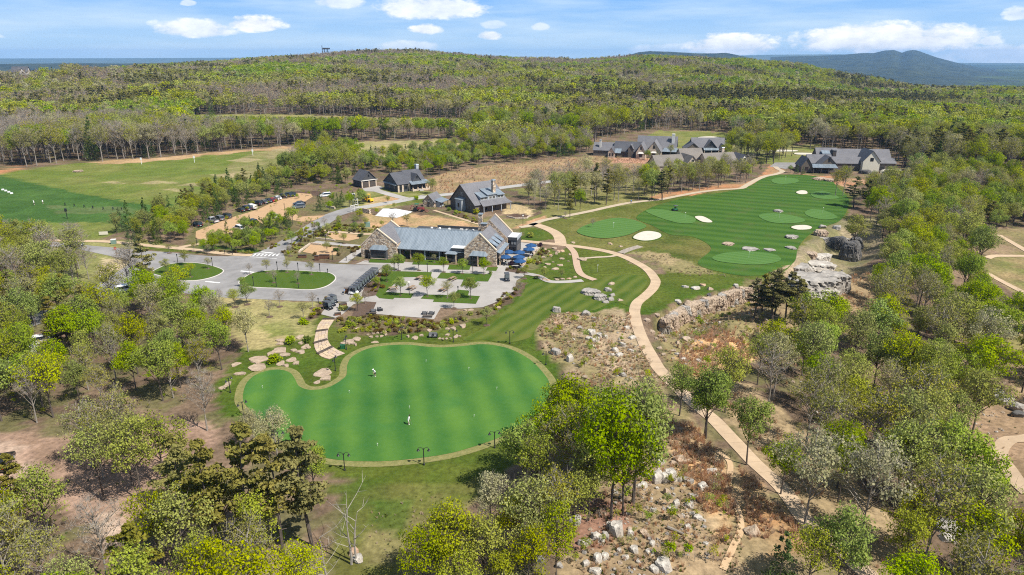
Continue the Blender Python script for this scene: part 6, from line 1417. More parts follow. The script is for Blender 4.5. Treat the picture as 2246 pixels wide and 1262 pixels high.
# cliffs at the edge of the short course
for u, v, w, h, k, ds in [(1795, 632, 110, 70, 'grey', 'huge pale grey layered cliff rock below the large bottom green'), (1836, 622, 66, 70, 'grey', 'rounded pale cliff shoulder facing the orange grass'), (1760, 598, 76, 40, 'grey', 'sloping grey slab on top of the pale cliff'), (1805, 590, 70, 30, 'white', 'long white slab on top of the pale cliff'), (1815, 650, 60, 46, 'white', 'lowest pale block of the cliff below the large green'),
                          (1868, 552, 46, 74, 'dark', 'black streaked boulder with a deep cleft on its near side'), (1836, 535, 44, 46, 'dark', 'black tilted slab west of the cleft boulder'), (1880, 535, 36, 40, 'dark', 'dark block behind the cleft boulder'), (1815, 525, 34, 22, 'grey', 'grey ledge leading up to the black slab'), (1850, 512, 40, 26, 'grey', 'grey fractured ledge above the black boulders'), (1805, 512, 30, 20, 'tan', 'tan ledge at the fairway edge above the black slab'),
                          (1740, 521, 28, 9, 'grey', 'isolated lichen rock in the middle of the fairway rough'), (1737, 545, 24, 7, 'grey', 'smooth pale rock at the fairway edge'), (1650, 548, 36, 5, 'grey', 'low rust coloured ledge behind the large bottom green'), (1690, 550, 28, 5, 'grey', 'low grey ledge behind the large bottom green'), (1710, 464, 24, 7, 'grey', 'red brown rock between the two middle greens'), (1600, 536, 26, 7, 'tan', 'flat pale rock sunk in the fairway'), (1805, 570, 50, 30, 'white', 'broken white ledge beside the fallen trunk'), (1780, 560, 30, 20, 'tan', 'tan ledge by the fallen trunk'),
                          (1805, 498, 20, 10, 'grey', 'small grey rock beside the right bunker'), (1838, 500, 18, 14, 'grey', 'small grey rock near the cliff trees'), (2238, 720, 20, 18, 'grey', 'grey rock by the far footpath'), (2210, 880, 44, 20, 'white', 'white boulder row along the east clearing'), (2235, 895, 30, 24, 'grey', 'grey boulder under the white boulder row'), (2235, 910, 26, 20, 'dark', 'dark boulder at the edge of the footpath clearing'), (2195, 865, 30, 16, 'white', 'upper white boulder of the east clearing'),
                          (2090, 1165, 66, 30, 'grey', 'grey ledge under the thin trees low on the slope'), (2085, 1185, 44, 22, 'white', 'white block under the grey ledge low on the slope'), (2000, 1200, 26, 24, 'white', 'white boulder beside the fallen log on the slope'), (2045, 938, 24, 14, 'white', 'white stone in the rock field by the leaning oak'), (2110, 960, 40, 14, 'white', 'stone scatter block by the curved footpath'), (785, 1228, 26, 20, 'white', 'white stone at the foot of the bleached trunks'), (775, 1212, 20, 26, 'pink', 'upright brown stone at the foot of the bleached trunks'),
                          (170, 376, 22, 6, 'tan', 'flat rock outcrop in the driving range'), (1960, 378, 50, 14, 'white', 'white rubble ledge east of the white gabled house'), (1950, 392, 40, 14, 'pink', 'rusty rubble east of the white gabled house'), (1900, 378, 26, 14, 'dark', 'dark ledge under the white gabled house'), (1800, 393, 30, 8, 'tan', 'tan stones in the red mulch bed'), (1825, 396, 24, 8, 'tan', 'second tan stones in the red mulch bed')]:
    boulder(u, v, w, h, k, None, False, None, ds, sink=.1)
cl = empty('cliff', (float(CLIFF[1][0]), float(CLIFF[1][1]), -3.5), kind='structure')
CP = resample(catmull([np.array(p) for p in CLIFF], False, 6), 1.35)
for i, q in enumerate(CP):
    for r_ in range(2):
        me = CRAGS['tan' if (i * 2 + r_) % 5 else 'grey'][int(RNG.integers(3))]; o = obj('rock_block', me, cl)
        o.location = (q[0] + .9 + RNG.uniform(-.25, .25) - cl.location.x, q[1] - .9 + RNG.uniform(-.25, .25) - cl.location.y, .3 + r_ * 1.5 + RNG.uniform(-.15, .1)); o.scale = (1.75 * RNG.uniform(.85, 1.2), 1.6 * RNG.uniform(.85, 1.15), 2.3 * RNG.uniform(.9, 1.1)); o.rotation_euler = (RNG.uniform(-.15, .15), RNG.uniform(-.15, .15), RNG.uniform(0, 6.28))
byz = {}
for r_ in RK: byz.setdefault((r_[2], r_[1], r_[4]), []).append(r_)
ZP = {'the flagstone steps': G1(720, 745), 'the terrace shrubs': G1(880, 715), 'the cart path bend': G1(1398, 664), 'the patio wall': G1(1150, 585), 'the stone wall cliff': G1(1550, 660), 'the boulder hill': G1(1450, 1050)}
KD = dict(tan='tan', white='pale', grey='grey', dark='black', pink='rusty')
for (zone, kind, flat), L in byz.items():
    if zone is None:
        for r_ in L: tag(r_[0], r_[5], 'boulder')
        continue
    L.sort(key=lambda r_: (r_[0].location - ZP[zone]).length)
    for i, r_ in enumerate(L):
        sz = 'big' if r_[3] > 3 else 'small' if r_[3] < 1.1 else 'mid-sized'; od = ORD[min(i, 58)]
        tag(r_[0], f"{sz} {KD[kind]} {'flat rock' if flat else 'boulder'}, {od} of that colour out from {zone}", 'rock', f'rocks by {zone}')

# loose stones, dry grass, undergrowth: masses nobody would count
def zpts(poly, dens, nogo=()):
    Pw = G([p[0] for p in poly], [p[1] for p in poly])[:, :2]; lo, hi = Pw.min(0), Pw.max(0); n = int((hi[0] - lo[0]) * (hi[1] - lo[1]) * dens)
    q = lo + RNG.random((n, 2)) * (hi - lo); q = q[inside(q[:, 0], q[:, 1], Pw.tolist())]; z = height(q[:, 0], q[:, 1]); U, V = to_px(q[:, 0], q[:, 1], z); ok = np.ones(len(q), bool)
    for ng in nogo: ok &= ~inside(U, V, ng)
    return np.column_stack([q, z])[ok]


PATHNG = [NOGO[0], [(1385, 680), (1402, 680), (1425, 760), (1460, 820), (1440, 826), (1405, 760), (1382, 710)]]
pts = np.concatenate([zpts([(1230, 1300), (1300, 1130), (1420, 980), (1480, 1000), (1560, 1150), (1560, 1300)], 2.6), zpts([(1190, 730), (1260, 695), (1380, 700), (1430, 790), (1440, 830), (1300, 850)], 1.2, PATHNG), zpts([(1450, 720), (1480, 700), (1640, 640), (1700, 680), (1620, 800), (1480, 830)], 1.0, PATHNG), zpts([(1950, 860), (2200, 850), (2240, 960), (2170, 1000), (2000, 960)], .35), zpts([(1700, 620), (1800, 520), (1880, 500), (1900, 600), (1750, 680)], .2), zpts([(1700, 780), (2000, 640), (2246, 620), (2246, 1262), (1900, 1262)], .035), zpts([(1920, 380), (1990, 378), (1980, 405), (1920, 400)], .25)])
pts = pts[vnoise(pts[:, 0] + 40, pts[:, 1], 6, 3) + .12 * RNG.random(len(pts)) > .50]
sm_rocks = [ROCKS[k][j] for k in ('white', 'tan', 'grey') for j in range(4)]
instancer('loose_stones', pts + np.array([0, 0, -.01]), RNG.integers(0, 12, len(pts)), RNG.uniform(0, 6.28, len(pts)), .06 + .34 * RNG.random(len(pts)) ** 3.6, sm_rocks, 'loose pale stones strewn over the slopes')


def tuft(seed, n, h, w, spread, mat):
    rg = np.random.default_rng(seed); V = []; F = []
    for i in range(n):
        a = rg.uniform(0, 6.28); b = rg.uniform(0, 6.28); r_ = rg.uniform(0, .16); base = np.array([math.cos(b) * r_, math.sin(b) * r_, 0]); d = np.array([math.cos(a), math.sin(a), 0]) * spread * rg.uniform(.2, 1); s_ = np.array([-math.sin(a), math.cos(a), 0]) * w; hh_ = h * rg.uniform(.6, 1.1); k = len(V)
        V += [base - s_, base + s_, base + d * .45 + s_ * .8 + [0, 0, hh_ * .6], base + d + [0, 0, hh_], base + d * .45 - s_ * .8 + [0, 0, hh_ * .6]]; F.append((k, k + 1, k + 2, k + 3, k + 4))
    me = bpy.data.meshes.new('tuft'); me.from_pydata([tuple(v) for v in V], [], F); me.materials.append(mat); return me


m_or = leaf_mat('broomsedge_blades', (.64, .45, .26), (.72, .54, .33), (.54, .38, .21), .5, .3); m_st = leaf_mat('straw_blades', (.62, .50, .33), (.70, .58, .40), (.48, .40, .24), .5, .3); m_wd = leaf_mat('weed_blades', (.12, .16, .035), (.18, .20, .05), (.09, .12, .03), .3)
TF = [tuft(i, 16, .85, .028, .38, m_or) for i in range(4)] + [tuft(20 + i, 14, .6, .03, .36, m_st) for i in range(4)] + [tuft(40 + i, 14, .35, .035, .3, m_wd) for i in range(4)]
gp, gi_, gs_ = [], [], []
for poly, dens, kinds_, sc_ in [([(1478, 800), (1500, 760), (1560, 722), (1630, 740), (1648, 790), (1570, 832), (1490, 830)], 2.6, (0, 0, 0, 1), 1.0), ([(1455, 930), (1520, 930), (1590, 1010), (1612, 1120), (1590, 1200), (1545, 1120), (1490, 1040)], 4.5, (0, 0, 1), 1.0), ([(1620, 1020), (1690, 1090), (1790, 1200), (1700, 1230), (1640, 1180)], 3, (0, 1), .95), ([(1180, 722), (1212, 690), (1290, 688), (1388, 690), (1400, 735), (1440, 808), (1480, 880), (1430, 860), (1320, 868), (1262, 836), (1186, 762)], 2.0, (1, 1, 1, 0, 2), .9),
                                ([(1440, 700), (1500, 668), (1640, 632), (1720, 690), (1720, 760), (1560, 840), (1450, 790)], 1.0, (1, 1, 0, 2), .9), ([(1230, 1290), (1300, 1110), (1450, 940), (1600, 1030), (1640, 1262)], 3.2, (1, 1, 0, 2, 2), .75), ([(925, 396), (1000, 374), (1110, 360), (1230, 348), (1300, 343), (1400, 350), (1425, 372), (1240, 394), (1090, 411), (1000, 426), (935, 416)], .30, (1, 1, 1, 0), 1.3), ([(1370, 552), (1470, 560), (1535, 588), (1600, 608), (1490, 605), (1420, 570)], .8, (1, 1, 2), .8), ([(1740, 640), (1900, 590), (1960, 650), (1900, 720), (1750, 740)], .6, (0, 1, 1), 1.0), ([(1700, 800), (1900, 700), (2246, 700), (2246, 1262), (1900, 1262)], .12, (0, 1, 1, 2), 1.0), ([(1560, 860), (1640, 850), (1750, 980), (1850, 1120), (1800, 1160)], 1.2, (0, 1, 1), .9), ([(400, 1000), (700, 1200), (700, 1262), (0, 1262), (0, 1000)], .2, (1, 2), .8), ([(780, 1130), (940, 1080), (1010, 1100), (900, 1200), (850, 1240)], .8, (1, 2), .6)]:
    q = zpts(poly, dens, PATHNG); cln = vnoise(q[:, 0], q[:, 1], 5, 2); q = q[cln > .36]
    gp.append(q); gi_.append(np.array(kinds_)[RNG.integers(0, len(kinds_), len(q))] * 4 + RNG.integers(0, 4, len(q))); gs_.append(RNG.uniform(.7, 1.25, len(q)) * sc_)
gp, gi_, gs_ = np.concatenate(gp), np.concatenate(gi_), np.concatenate(gs_)
instancer('dry_grass', gp, gi_, RNG.uniform(0, 6.28, len(gp)), gs_, TF, 'tufts of orange and straw coloured dry grass')
up_ = np.concatenate([zpts(SLOPE, .07, NOGO), zpts([(1190, 730), (1215, 695), (1380, 700), (1430, 800), (1420, 860), (1300, 860)], .30, PATHNG), zpts([(1450, 720), (1640, 640), (1720, 700), (1640, 800), (1480, 840)], .18, PATHNG), zpts([(-100, 700), (480, 720), (480, 900), (-100, 940)], .10), zpts([(-100, 1100), (650, 1180), (650, 1300), (-100, 1300)], .10), zpts([(1200, 1262), (1300, 1120), (1560, 1000), (1640, 1200), (1620, 1262)], .22), zpts([(0, 520), (170, 560), (180, 640), (0, 650)], .06), zpts([(280, 520), (480, 455), (770, 405), (800, 430), (640, 440), (440, 520)], .1), zpts([(440, 556), (560, 550), (700, 482), (640, 480), (480, 520)], .25)])
instancer('undergrowth', up_, (np.array([1, 2, 3, 3, 2, 0]) * 4)[RNG.integers(0, 6, len(up_))] + RNG.integers(0, 4, len(up_)), RNG.uniform(0, 6.28, len(up_)), .05 + .12 * RNG.random(len(up_)) ** 1.6, [PROTO[k][q]['lo'] for k in ('maple', 'oak', 'olive', 'bare') for q in range(4)], 'low brush and saplings under the trees')

# ------------------------------------------------------------------ shrubs
def shrub_mesh(seed, mat, n=9):
    rg = np.random.default_rng(seed); Q = []
    for i in range(n):
        a = rg.uniform(0, 6.28); r_ = rg.uniform(0, .55); Q.append(leaf_quads(rg, np.array([math.cos(a) * r_, math.sin(a) * r_, rg.uniform(.25, .7)]), .36, 42, .15, .8))
    return crown_mesh('shrub', np.concatenate(Q), mat)


SHM = {k: [shrub_mesh(60 + i * 5 + j, LM[k]) for j in range(3)] for i, k in enumerate(('red', 'oak', 'maple', 'olive', 'plum', 'cedar'))}
bp = [zpts([(735, 703), (800, 692), (880, 700), (955, 708), (1010, 700), (1085, 668), (1050, 694), (1000, 712), (950, 727), (860, 734), (770, 728)], .95), zpts(K6([(150, 860), (320, 770), (300, 940), (250, 1060), (75, 1090), (90, 1010)]), .5), zpts([(1148, 596), (1165, 565), (1183, 548), (1215, 556), (1190, 580)], .35), zpts([(617, 560), (640, 532), (700, 500), (800, 492), (850, 505), (795, 510), (700, 520), (668, 535), (655, 556)], .45), zpts([(672, 537), (742, 541), (800, 540), (780, 560), (740, 562), (760, 548)], .2), zpts([(455, 552), (560, 554), (640, 518), (700, 484), (690, 500), (600, 545), (560, 558)], .5), zpts([(965, 466), (1000, 476), (1062, 496), (1058, 488), (1000, 464)], .3), zpts([(690, 705), (705, 690), (720, 655), (700, 668), (674, 700)], .6), zpts(K6([(1845, 755), (1850, 718), (2010, 732), (2120, 788)]), .5), zpts([(1092, 655), (1140, 625), (1148, 635), (1090, 680), (1050, 690)], .5)]
bp = np.concatenate(bp)
instancer('bed_shrubs', bp, RNG.choice([0, 1, 2, 3, 4, 9], len(bp)), RNG.uniform(0, 6.28, len(bp)), RNG.uniform(.45, .95, len(bp)), [SHM[k][j] for k in ('red', 'oak', 'maple', 'olive') for j in range(3)], 'massed azalea and low shrubs in the planting beds')
for u, v, k, s_, lab in [(637, 753, 'maple', 1.9, 'round green shrub between the lawn rocks and dry lawn'), (602, 796, 'maple', 1.9, 'green shrub wedged behind the two biggest lawn rocks'), (672, 750, 'cedar', 1.5, 'small dark shrub near the upper lawn rocks'), (668, 712, 'maple', 1.6, 'green shrub west of the flagstone steps'), (772, 718, 'maple', 1.7, 'tall green shrub east of the flagstone steps'), (752, 728, 'oak', 1.3, 'low yellow shrub above the lamp by the flagstone steps'), (752, 682, 'oak', 1.5, 'yellow green shrub at the edge of the walkway'), (845, 607, 'red', 1.3, 'russet shrub beside the row of golf carts'), (838, 633, 'red', 1.2, 'rust brown shrub in the bed beside the golf carts'), (1122, 583, 'plum', 1.5, 'dark plum coloured shrub on the patio'), (1186, 541, 'plum', 1.3, 'second plum shrub beyond the far umbrella'), (1172, 540, 'cedar', .9, 'small dark bush beside the patio rim'), (1090, 578, 'maple', 1.5, 'bright shrub at the corner of the east gable'), (1192, 548, 'cedar', .9, 'dark bush among the patio rocks'), (1165, 576, 'oak', 1.5, 'loose yellow shrub below the patio wall'), (1135, 600, 'red', 1.1, 'russet shrub in the bed by the parked cart'), (915, 438, 'maple', 1.8, 'green shrub beside the stone shed'), (1000, 470, 'maple', 1.7, 'bright green shrub by the side bay of the shingled house'), (985, 462, 'maple', 1.5, 'green shrub between stone shed and shingled house'), (1046, 470, 'oak', 2.2, 'yellow shrub at the corner of the shingled house'), (1020, 478, 'red', 1.2, 'russet shrub along the garden walk'), (1165, 521, 'oak', 2.0, 'small tree like shrub in the lens shaped island'), (735, 552, 'cedar', 1.5, 'dark shrub beside the sand court'), (790, 520, 'cedar', 1.4, 'dark shrub beside the second sand court'), (690, 560, 'red', 1.0, 'brown shrub at the sand court wall'), (1075, 602, 'maple', 1.0, 'small shrub at the lawn corner of the plaza'), (1175, 612, 'cedar', 1.0, 'dark bush by the grey stone edged path')]:
    p = G1(u, v); o = obj('shrub', SHM[k][int(RNG.integers(3))]); o.location = p; o.scale = (s_, s_, s_ * .95); o.rotation_euler = (0, 0, RNG.uniform(0, 6)); tag(o, lab, 'shrub')

# ------------------------------------------------------------------ young planted trees
YT = []
for a, b, h, k, ds in [(480, 745, 3.6, 'olive', 'thin sapling behind the first tree of the plaza front row'), (530, 757, 5.0, 'maple', 'first lime green tree of the front row, beside the west gable'), (780, 752, 5.0, 'maple', 'second lime green tree of the front row, before the doors'), (1085, 772, 4.4, 'maple', 'third lime green tree of the front row, by the entrance canopy'), (1315, 792, 4.4, 'maple', 'fourth lime green tree of the front row, by the east bay'), (1580, 802, 4.8, 'maple', 'fifth lime green tree of the front row, at the east gable corner'), (555, 1062, 4.9, 'maple', 'young tree in the plaza beside the benches next to the cart bed'), (885, 1072, 5.4, 'maple', 'young tree in the middle of the plaza lawn edge'), (1130, 1092, 4.7, 'olive', 'sparser young tree over the middle picnic table'), (1415, 1097, 5.4, 'maple', 'bright young tree on the corner lawn of the plaza'), (1210, 1218, 4.1, 'oak', 'yellow young tree below the plaza by the terrace'), (385, 895, 4.9, 'maple', 'leafy young tree in the bed by the golf carts'), (970, 655, 2.6, 'olive', 'short thin tree at the hall wall'), (2075, 850, 3.4, 'oak', 'young yellow tree by the parked golf cart bed'), (260, 965, 3.0, 'maple', 'slim bright tree among the rust shrubs'), (120, 1165, 3.4, 'bare', 'bare sapling at the plaza walkway corner')]: YT.append((*K6([(a, b)])[0], h, k, ds))
for a, b, h, k, ds in [(268, 245, 4.2, 'oak', 'young tree at the west tip of the small oval island'), (435, 175, 4.6, 'oak', 'young tree at the back of the small oval island'), (485, 278, 3.9, 'oak', 'young tree in the middle of the small oval island'), (640, 205, 3.4, 'olive', 'thin young tree at the east end of the small oval island'), (1012, 255, 3.2, 'bare', 'bare sapling at the west end of the large oval island'), (1165, 243, 4.1, 'olive', 'first thin tree on the back edge of the large oval island'), (1345, 238, 3.9, 'olive', 'second thin tree on the back edge of the large oval island'), (1560, 257, 4.2, 'olive', 'third thin tree on the back edge of the large oval island'), (1225, 330, 3.6, 'bare', 'bare sapling in the middle of the large oval island'), (1440, 335, 3.2, 'bare', 'second bare sapling in the middle of the large oval island'), (945, 360, 2.6, 'maple', 'little bright tree on the near edge of the large oval island'), (745, 507, 3.6, 'bare', 'leafless sapling in a mulch ring on the dry lawn'), (1277, 542, 4.3, 'bare', 'leafless sapling by the road edge of the dry lawn'), (1187, 632, 4.1, 'bare', 'leafless sapling in the centre of the dry lawn'), (1490, 652, 4.3, 'olive', 'budding sapling near the walkway on the dry lawn'), (1570, 557, 4.1, 'bare', 'leafless sapling at the upper corner of the dry lawn'), (880, 545, 4.4, 'oak', 'yellow green tree beside the bright one on the dry lawn'), (987, 522, 5.4, 'maple', 'vivid green young tree on the dry lawn by the road'), (640, 500, 3.4, 'oak', 'yellow sapling at the mulched road corner'), (1975, 585, 4.4, 'oak', 'young tree in the mulch bed by the bag stand')]: YT.append((*K7([(a, b)])[0], h, k, ds))
for u, v, h, k, ds in [(1068, 714, 4.3, 'oak', 'yellow young tree alone on the striped lawn'), (1232, 612, 2.6, 'oak', 'low young tree by the stone edged path'), (1193, 612, 3.2, 'oak', 'thin young tree near the stone edged path'), (372, 556, 3.0, 'olive', 'thin young tree at the sidewalk fork'), (458, 558, 3.2, 'olive', 'thin young tree by the sidewalk'), (426, 552, 3.0, 'olive', 'second thin young tree by the sidewalk'), (637, 562, 3.8, 'bare', 'bare young tree in the bed at the crosswalk'), (664, 530, 4.0, 'bare', 'bare young tree on the street edge by the beds'), (690, 515, 4.0, 'bare', 'second bare young tree on the street edge'), (712, 500, 3.6, 'bare', 'third bare young tree on the street edge'), (745, 492, 3.4, 'olive', 'fourth young tree on the street edge'), (718, 555, 3.4, 'oak', 'young tree in the sand court bed'), (755, 535, 3.4, 'oak', 'second young tree in the sand court bed'), (862, 497, 5.2, 'bare', 'bare spreading tree behind the west gable'), (893, 498, 4.6, 'olive', 'rounded budding tree behind the metal roof'), (790, 485, 4.6, 'oak', 'young tree beside the fresh concrete pad'), (778, 572, 2.6, 'bare', 'bare sapling beside the west gable'), (1010, 700, 2.0, 'olive', 'small sapling above the lawn rocks'), (1138, 648, 3.8, 'bare', 'bare sapling on the plaza rim bed'), (1300, 500, 3.4, 'bare', 'small leafless tree by the oval short green'), (1240, 480, 2.8, 'bare', 'short leafless tree on the path verge'), (600, 390, 5.0, 'maple', 'lone bright tree at the driving range edge'), (625, 392, 4.6, 'bare', 'leafless tree at the driving range edge')]: YT.append((u, v, h, k, ds))
YR = bpy.data.meshes.new('mulch_ring'); _m = MB().lathe([(.75, .03), (.55, .10), (.01, .13)], sides=10); YR = _m.mesh('mulch_ring', m_mulch)
for u, v, h, k, ds in YT:
    p = G1(u, v); pr = PROTO[k][int(RNG.integers(4))]; o = empty('young_tree', p, RNG.uniform(0, 6), ds, 'tree', 'young planted trees'); s_ = h / 14; o.scale = (s_ * 1.05, s_ * 1.05, s_)
    obj('trunk', pr['trunk'], o); obj('crown', pr['crown'], o); r_ = obj('mulch_ring', YR, o); r_.scale = (1 / s_, 1 / s_, 1 / s_)
# bleached dead trunks on the south bank
def dead(u, v, h, lean, label, seed):
    rg = np.random.default_rng(seed); o = empty('dead_tree', G1(u, v), 0, label, 'tree', 'bleached dead trees'); mb = MB(); tip = Vector((lean[0], lean[1], h)); P = [Vector((0, 0, -.2)).lerp(tip, t_) + Vector((math.sin(t_ * 5 + seed) * .15, math.cos(t_ * 4) * .12, 0)) for t_ in np.linspace(0, 1, 7)]
    mb.tube(P, list(np.linspace(.15, .03, 7)), 6); mb.build('trunk', bark['white'], o)
    for i in range(7):
        q = P[2 + i % 5]; a = rg.uniform(0, 6.28); L_ = rg.uniform(1.2, 3.2); e = q + Vector((math.cos(a) * L_, math.sin(a) * L_, L_ * rg.uniform(.5, 1.1))); b = MB(); b.tube([q, (q + e) / 2 + Vector((0, 0, -.15)), e], [.045, .03, .01], 4)
        for k in range(2): f = q.lerp(e, .5 + .3 * k); b.tube([f, f + Vector((rg.normal() * .6, rg.normal() * .6, .7))], [.03, .01], 3)
        b.build('branch', bark['white'], o)
dead(768, 1240, 7.5, (.3, .2), 'bleached pale trunk forking high, left of the white stone by the bank', 1); dead(778, 1236, 7, (.7, .1), 'second bleached trunk leaning over the bank lawn', 2); dead(728, 1300, 7, (-.9, .3), 'bare dead tree leaning toward the dark pines', 3); dead(2105, 1250, 9.5, (.9, .3), 'bare silver trunk low on the rocky slope', 4)
lg = MB(); A_, B_ = G1(1776, 557), G1(1812, 585); lg.tube([A_ + Vector((0, 0, .4)), B_ + Vector((0, 0, .3))], [.25, .15], 6); tag(lg.build('fallen_trunk', bark['white']), 'fallen pale trunk lying across the ledges by the fairway', 'log')
lg = MB(); A_, B_ = G1(1880, 1165), G1(1920, 1185); lg.tube([A_ + Vector((0, 0, .3)), B_ + Vector((0, 0, .3))], [.2, .12], 6); tag(lg.build('fallen_trunk', bark['grey']), 'grey fallen log beyond the last straight of the cart path', 'log')
lg = MB(); A_, B_ = KF([(772, 1010)])[0], KF([(862, 1048)])[0]; A_, B_ = G1(*A_), G1(*B_); lg.tube([A_ + Vector((0, 0, .25)), B_ + Vector((0, 0, .25))], [.2, .1], 6); tag(lg.build('fallen_trunk', bark['grey']), 'dark fallen log on the boulder hill', 'log')
# ------------------------------------------------------------------ flagstone steps down to the putting green
m_flag = [M('flagstone_a', (.50, .38, .26), (.42, .31, .21), 2, .9, .3, 6), M('flagstone_b', (.46, .36, .28), (.38, .29, .22), 2, .9, .3, 6), M('flagstone_c', (.54, .43, .29), (.45, .34, .22), 2, .9, .3, 6)]
FL = [(710, 699), (699, 712), (694, 725), (691, 738), (689, 751), (690, 764), (696, 775), (706, 784), (722, 789)]; FR = [(735, 699), (728, 711), (721, 722), (719, 733), (719, 744), (722, 752), (728, 760), (740, 768), (757, 776)]
Lw = catmull(G([p[0] for p in FL], [p[1] for p in FL])[:, :2], False, 3); Rw = catmull(G([p[0] for p in FR], [p[1] for p in FR])[:, :2], False, 3)
fs = empty('flagstone_path', (float(Lw[0][0]), float(Lw[0][1]), 0), kind='structure'); fo = np.array(fs.location)
sheet_world('path_bed', np.concatenate([Lw, Rw[::-1]]), M('mortar_bed', (.30, .25, .19), (.25, .21, .16), 2), .05, 1.0)
for i in range(len(Lw) - 1):
    cuts = np.sort(np.concatenate([[0, 1], np.clip(np.array([.27, .52, .77]) + RNG.uniform(-.07, .07, 3), .1, .9)])); cut2 = cuts
    for j in range(4):
        a, b = Lw[i] + (Rw[i] - Lw[i]) * (cuts[j] + .012), Lw[i] + (Rw[i] - Lw[i]) * (cuts[j + 1] - .012); c, d = Lw[i + 1] + (Rw[i + 1] - Lw[i + 1]) * (cut2[j + 1] - .012), Lw[i + 1] + (Rw[i + 1] - Lw[i + 1]) * (cut2[j] + .012)
        q = [a + (d - a) * .03, b + (c - b) * .03, c - (c - b) * .03, d - (d - a) * .03]; z_ = .13 + RNG.uniform(-.015, .015); step_ = i % 6 == 0
        mb = MB(); mb.slab([(p_[0] - fo[0], p_[1] - fo[1], float(height(*p_)) + z_) for p_ in q][::1], .10); mb.build('flagstone', m_flag[int(RNG.integers(3))], fs)
for i in (1, 7, 13, 19):
    a, b = Lw[i], Rw[i]; n_ = np.array([-(b - a)[1], (b - a)[0]]); n_ = n_ / np.linalg.norm(n_)
    for k in (0, .45):
        mb = MB(); q = [a + n_ * (k - .11), b + n_ * (k - .11), b + n_ * (k + .11), a + n_ * (k + .11)]; mb.slab([(p_[0] - fo[0], p_[1] - fo[1], float(height(*p_)) + .26 + k * .1) for p_ in q], .2); mb.build('riser_stone', m_darkw, fs)

# ------------------------------------------------------------------ lamps
m_iron = M('black_iron', (.02, .022, .024), rough=.45, spec=.4)
def make_lamp():
    r = empty('putting_lamp')
    MB().lathe([(.14, 0), (.14, .25), (.075, .3), (.065, 2.5), (.05, 2.75), (.0, 2.85)], sides=8).build('post', m_iron, r)
    for s_ in (-1, 1):
        mb = MB().tube([(0, 0, 2.45), (s_ * .25, 0, 2.85), (s_ * .55, 0, 2.92), (s_ * .74, 0, 2.72)], .035, 5); mb.build('arm', m_iron, r)
        MB().lathe([(.03, 2.72), (.09, 2.66), (.13, 2.5), (.24, 2.36), (.23, 2.35), (.0, 2.45)], s_ * .74, 0, 10).build('shade', m_iron, r)
    return r
lp = make_lamp(); LPS = [(1263, 843, 0, 'two headed black lamp at the middle of the south rim'), (1697, 738, .2, 'two headed black lamp at the east of the south rim'), (775, 875, 0, 'two headed black lamp at the west of the south rim'), (372, 738, .3, 'two headed black lamp on the southwest rim before the pines'), (155, 548, 1.0, 'two headed black lamp on the west rim by the pale tree'), (72, 397, 1.3, 'two headed black lamp outside the west tip of the green'), (718, 264, 1.5, 'black lamp seen edge on by the inlet of the green'), (785, 132, 1.5, 'black lamp beside the green ball stand'), (1125, 71, 1.2, 'black lamp on the lawn below the terrace shrubs'), (1443, 87, .1, 'two headed black lamp among the northern lawn rocks'), (1790, 97, .1, 'two headed black lamp at the north east rim'), (2012, 226, .7, 'two headed black lamp on the east rim below the brown slope'), (2115, 374, 1.4, 'black lamp on the east rim behind the bright maples')]
for i, (a, b, rz_, lab) in enumerate(LPS):
    o = lp if i == 0 else copy_tree(lp); o.location = G1(*K3([(a, b)])[0]); o.rotation_euler.z = rz_; tag(o, lab, 'lamp', 'lamps round the putting green')
def make_post(h, head):
    r = empty('lamp_post'); MB().lathe([(.13, 0), (.13, .12), (.085, .16), (.075, h), (.0, h + .02)], sides=8).build('post', m_iron, r)
    hd = MB(); hd.lathe([(.075, h - .35), (.16, h - .32), (.16, h), (.02, h + .10)], sides=8) if not head else hd.frus(-.3, .3, -.3, .3, h, h + .35, .12); hd.build('lantern', m_trim if head else m_iron, r); return r
pp = [make_post(2.5, False), make_post(1.2, False), make_post(4.6, False), make_post(3.3, True)]; used = set()
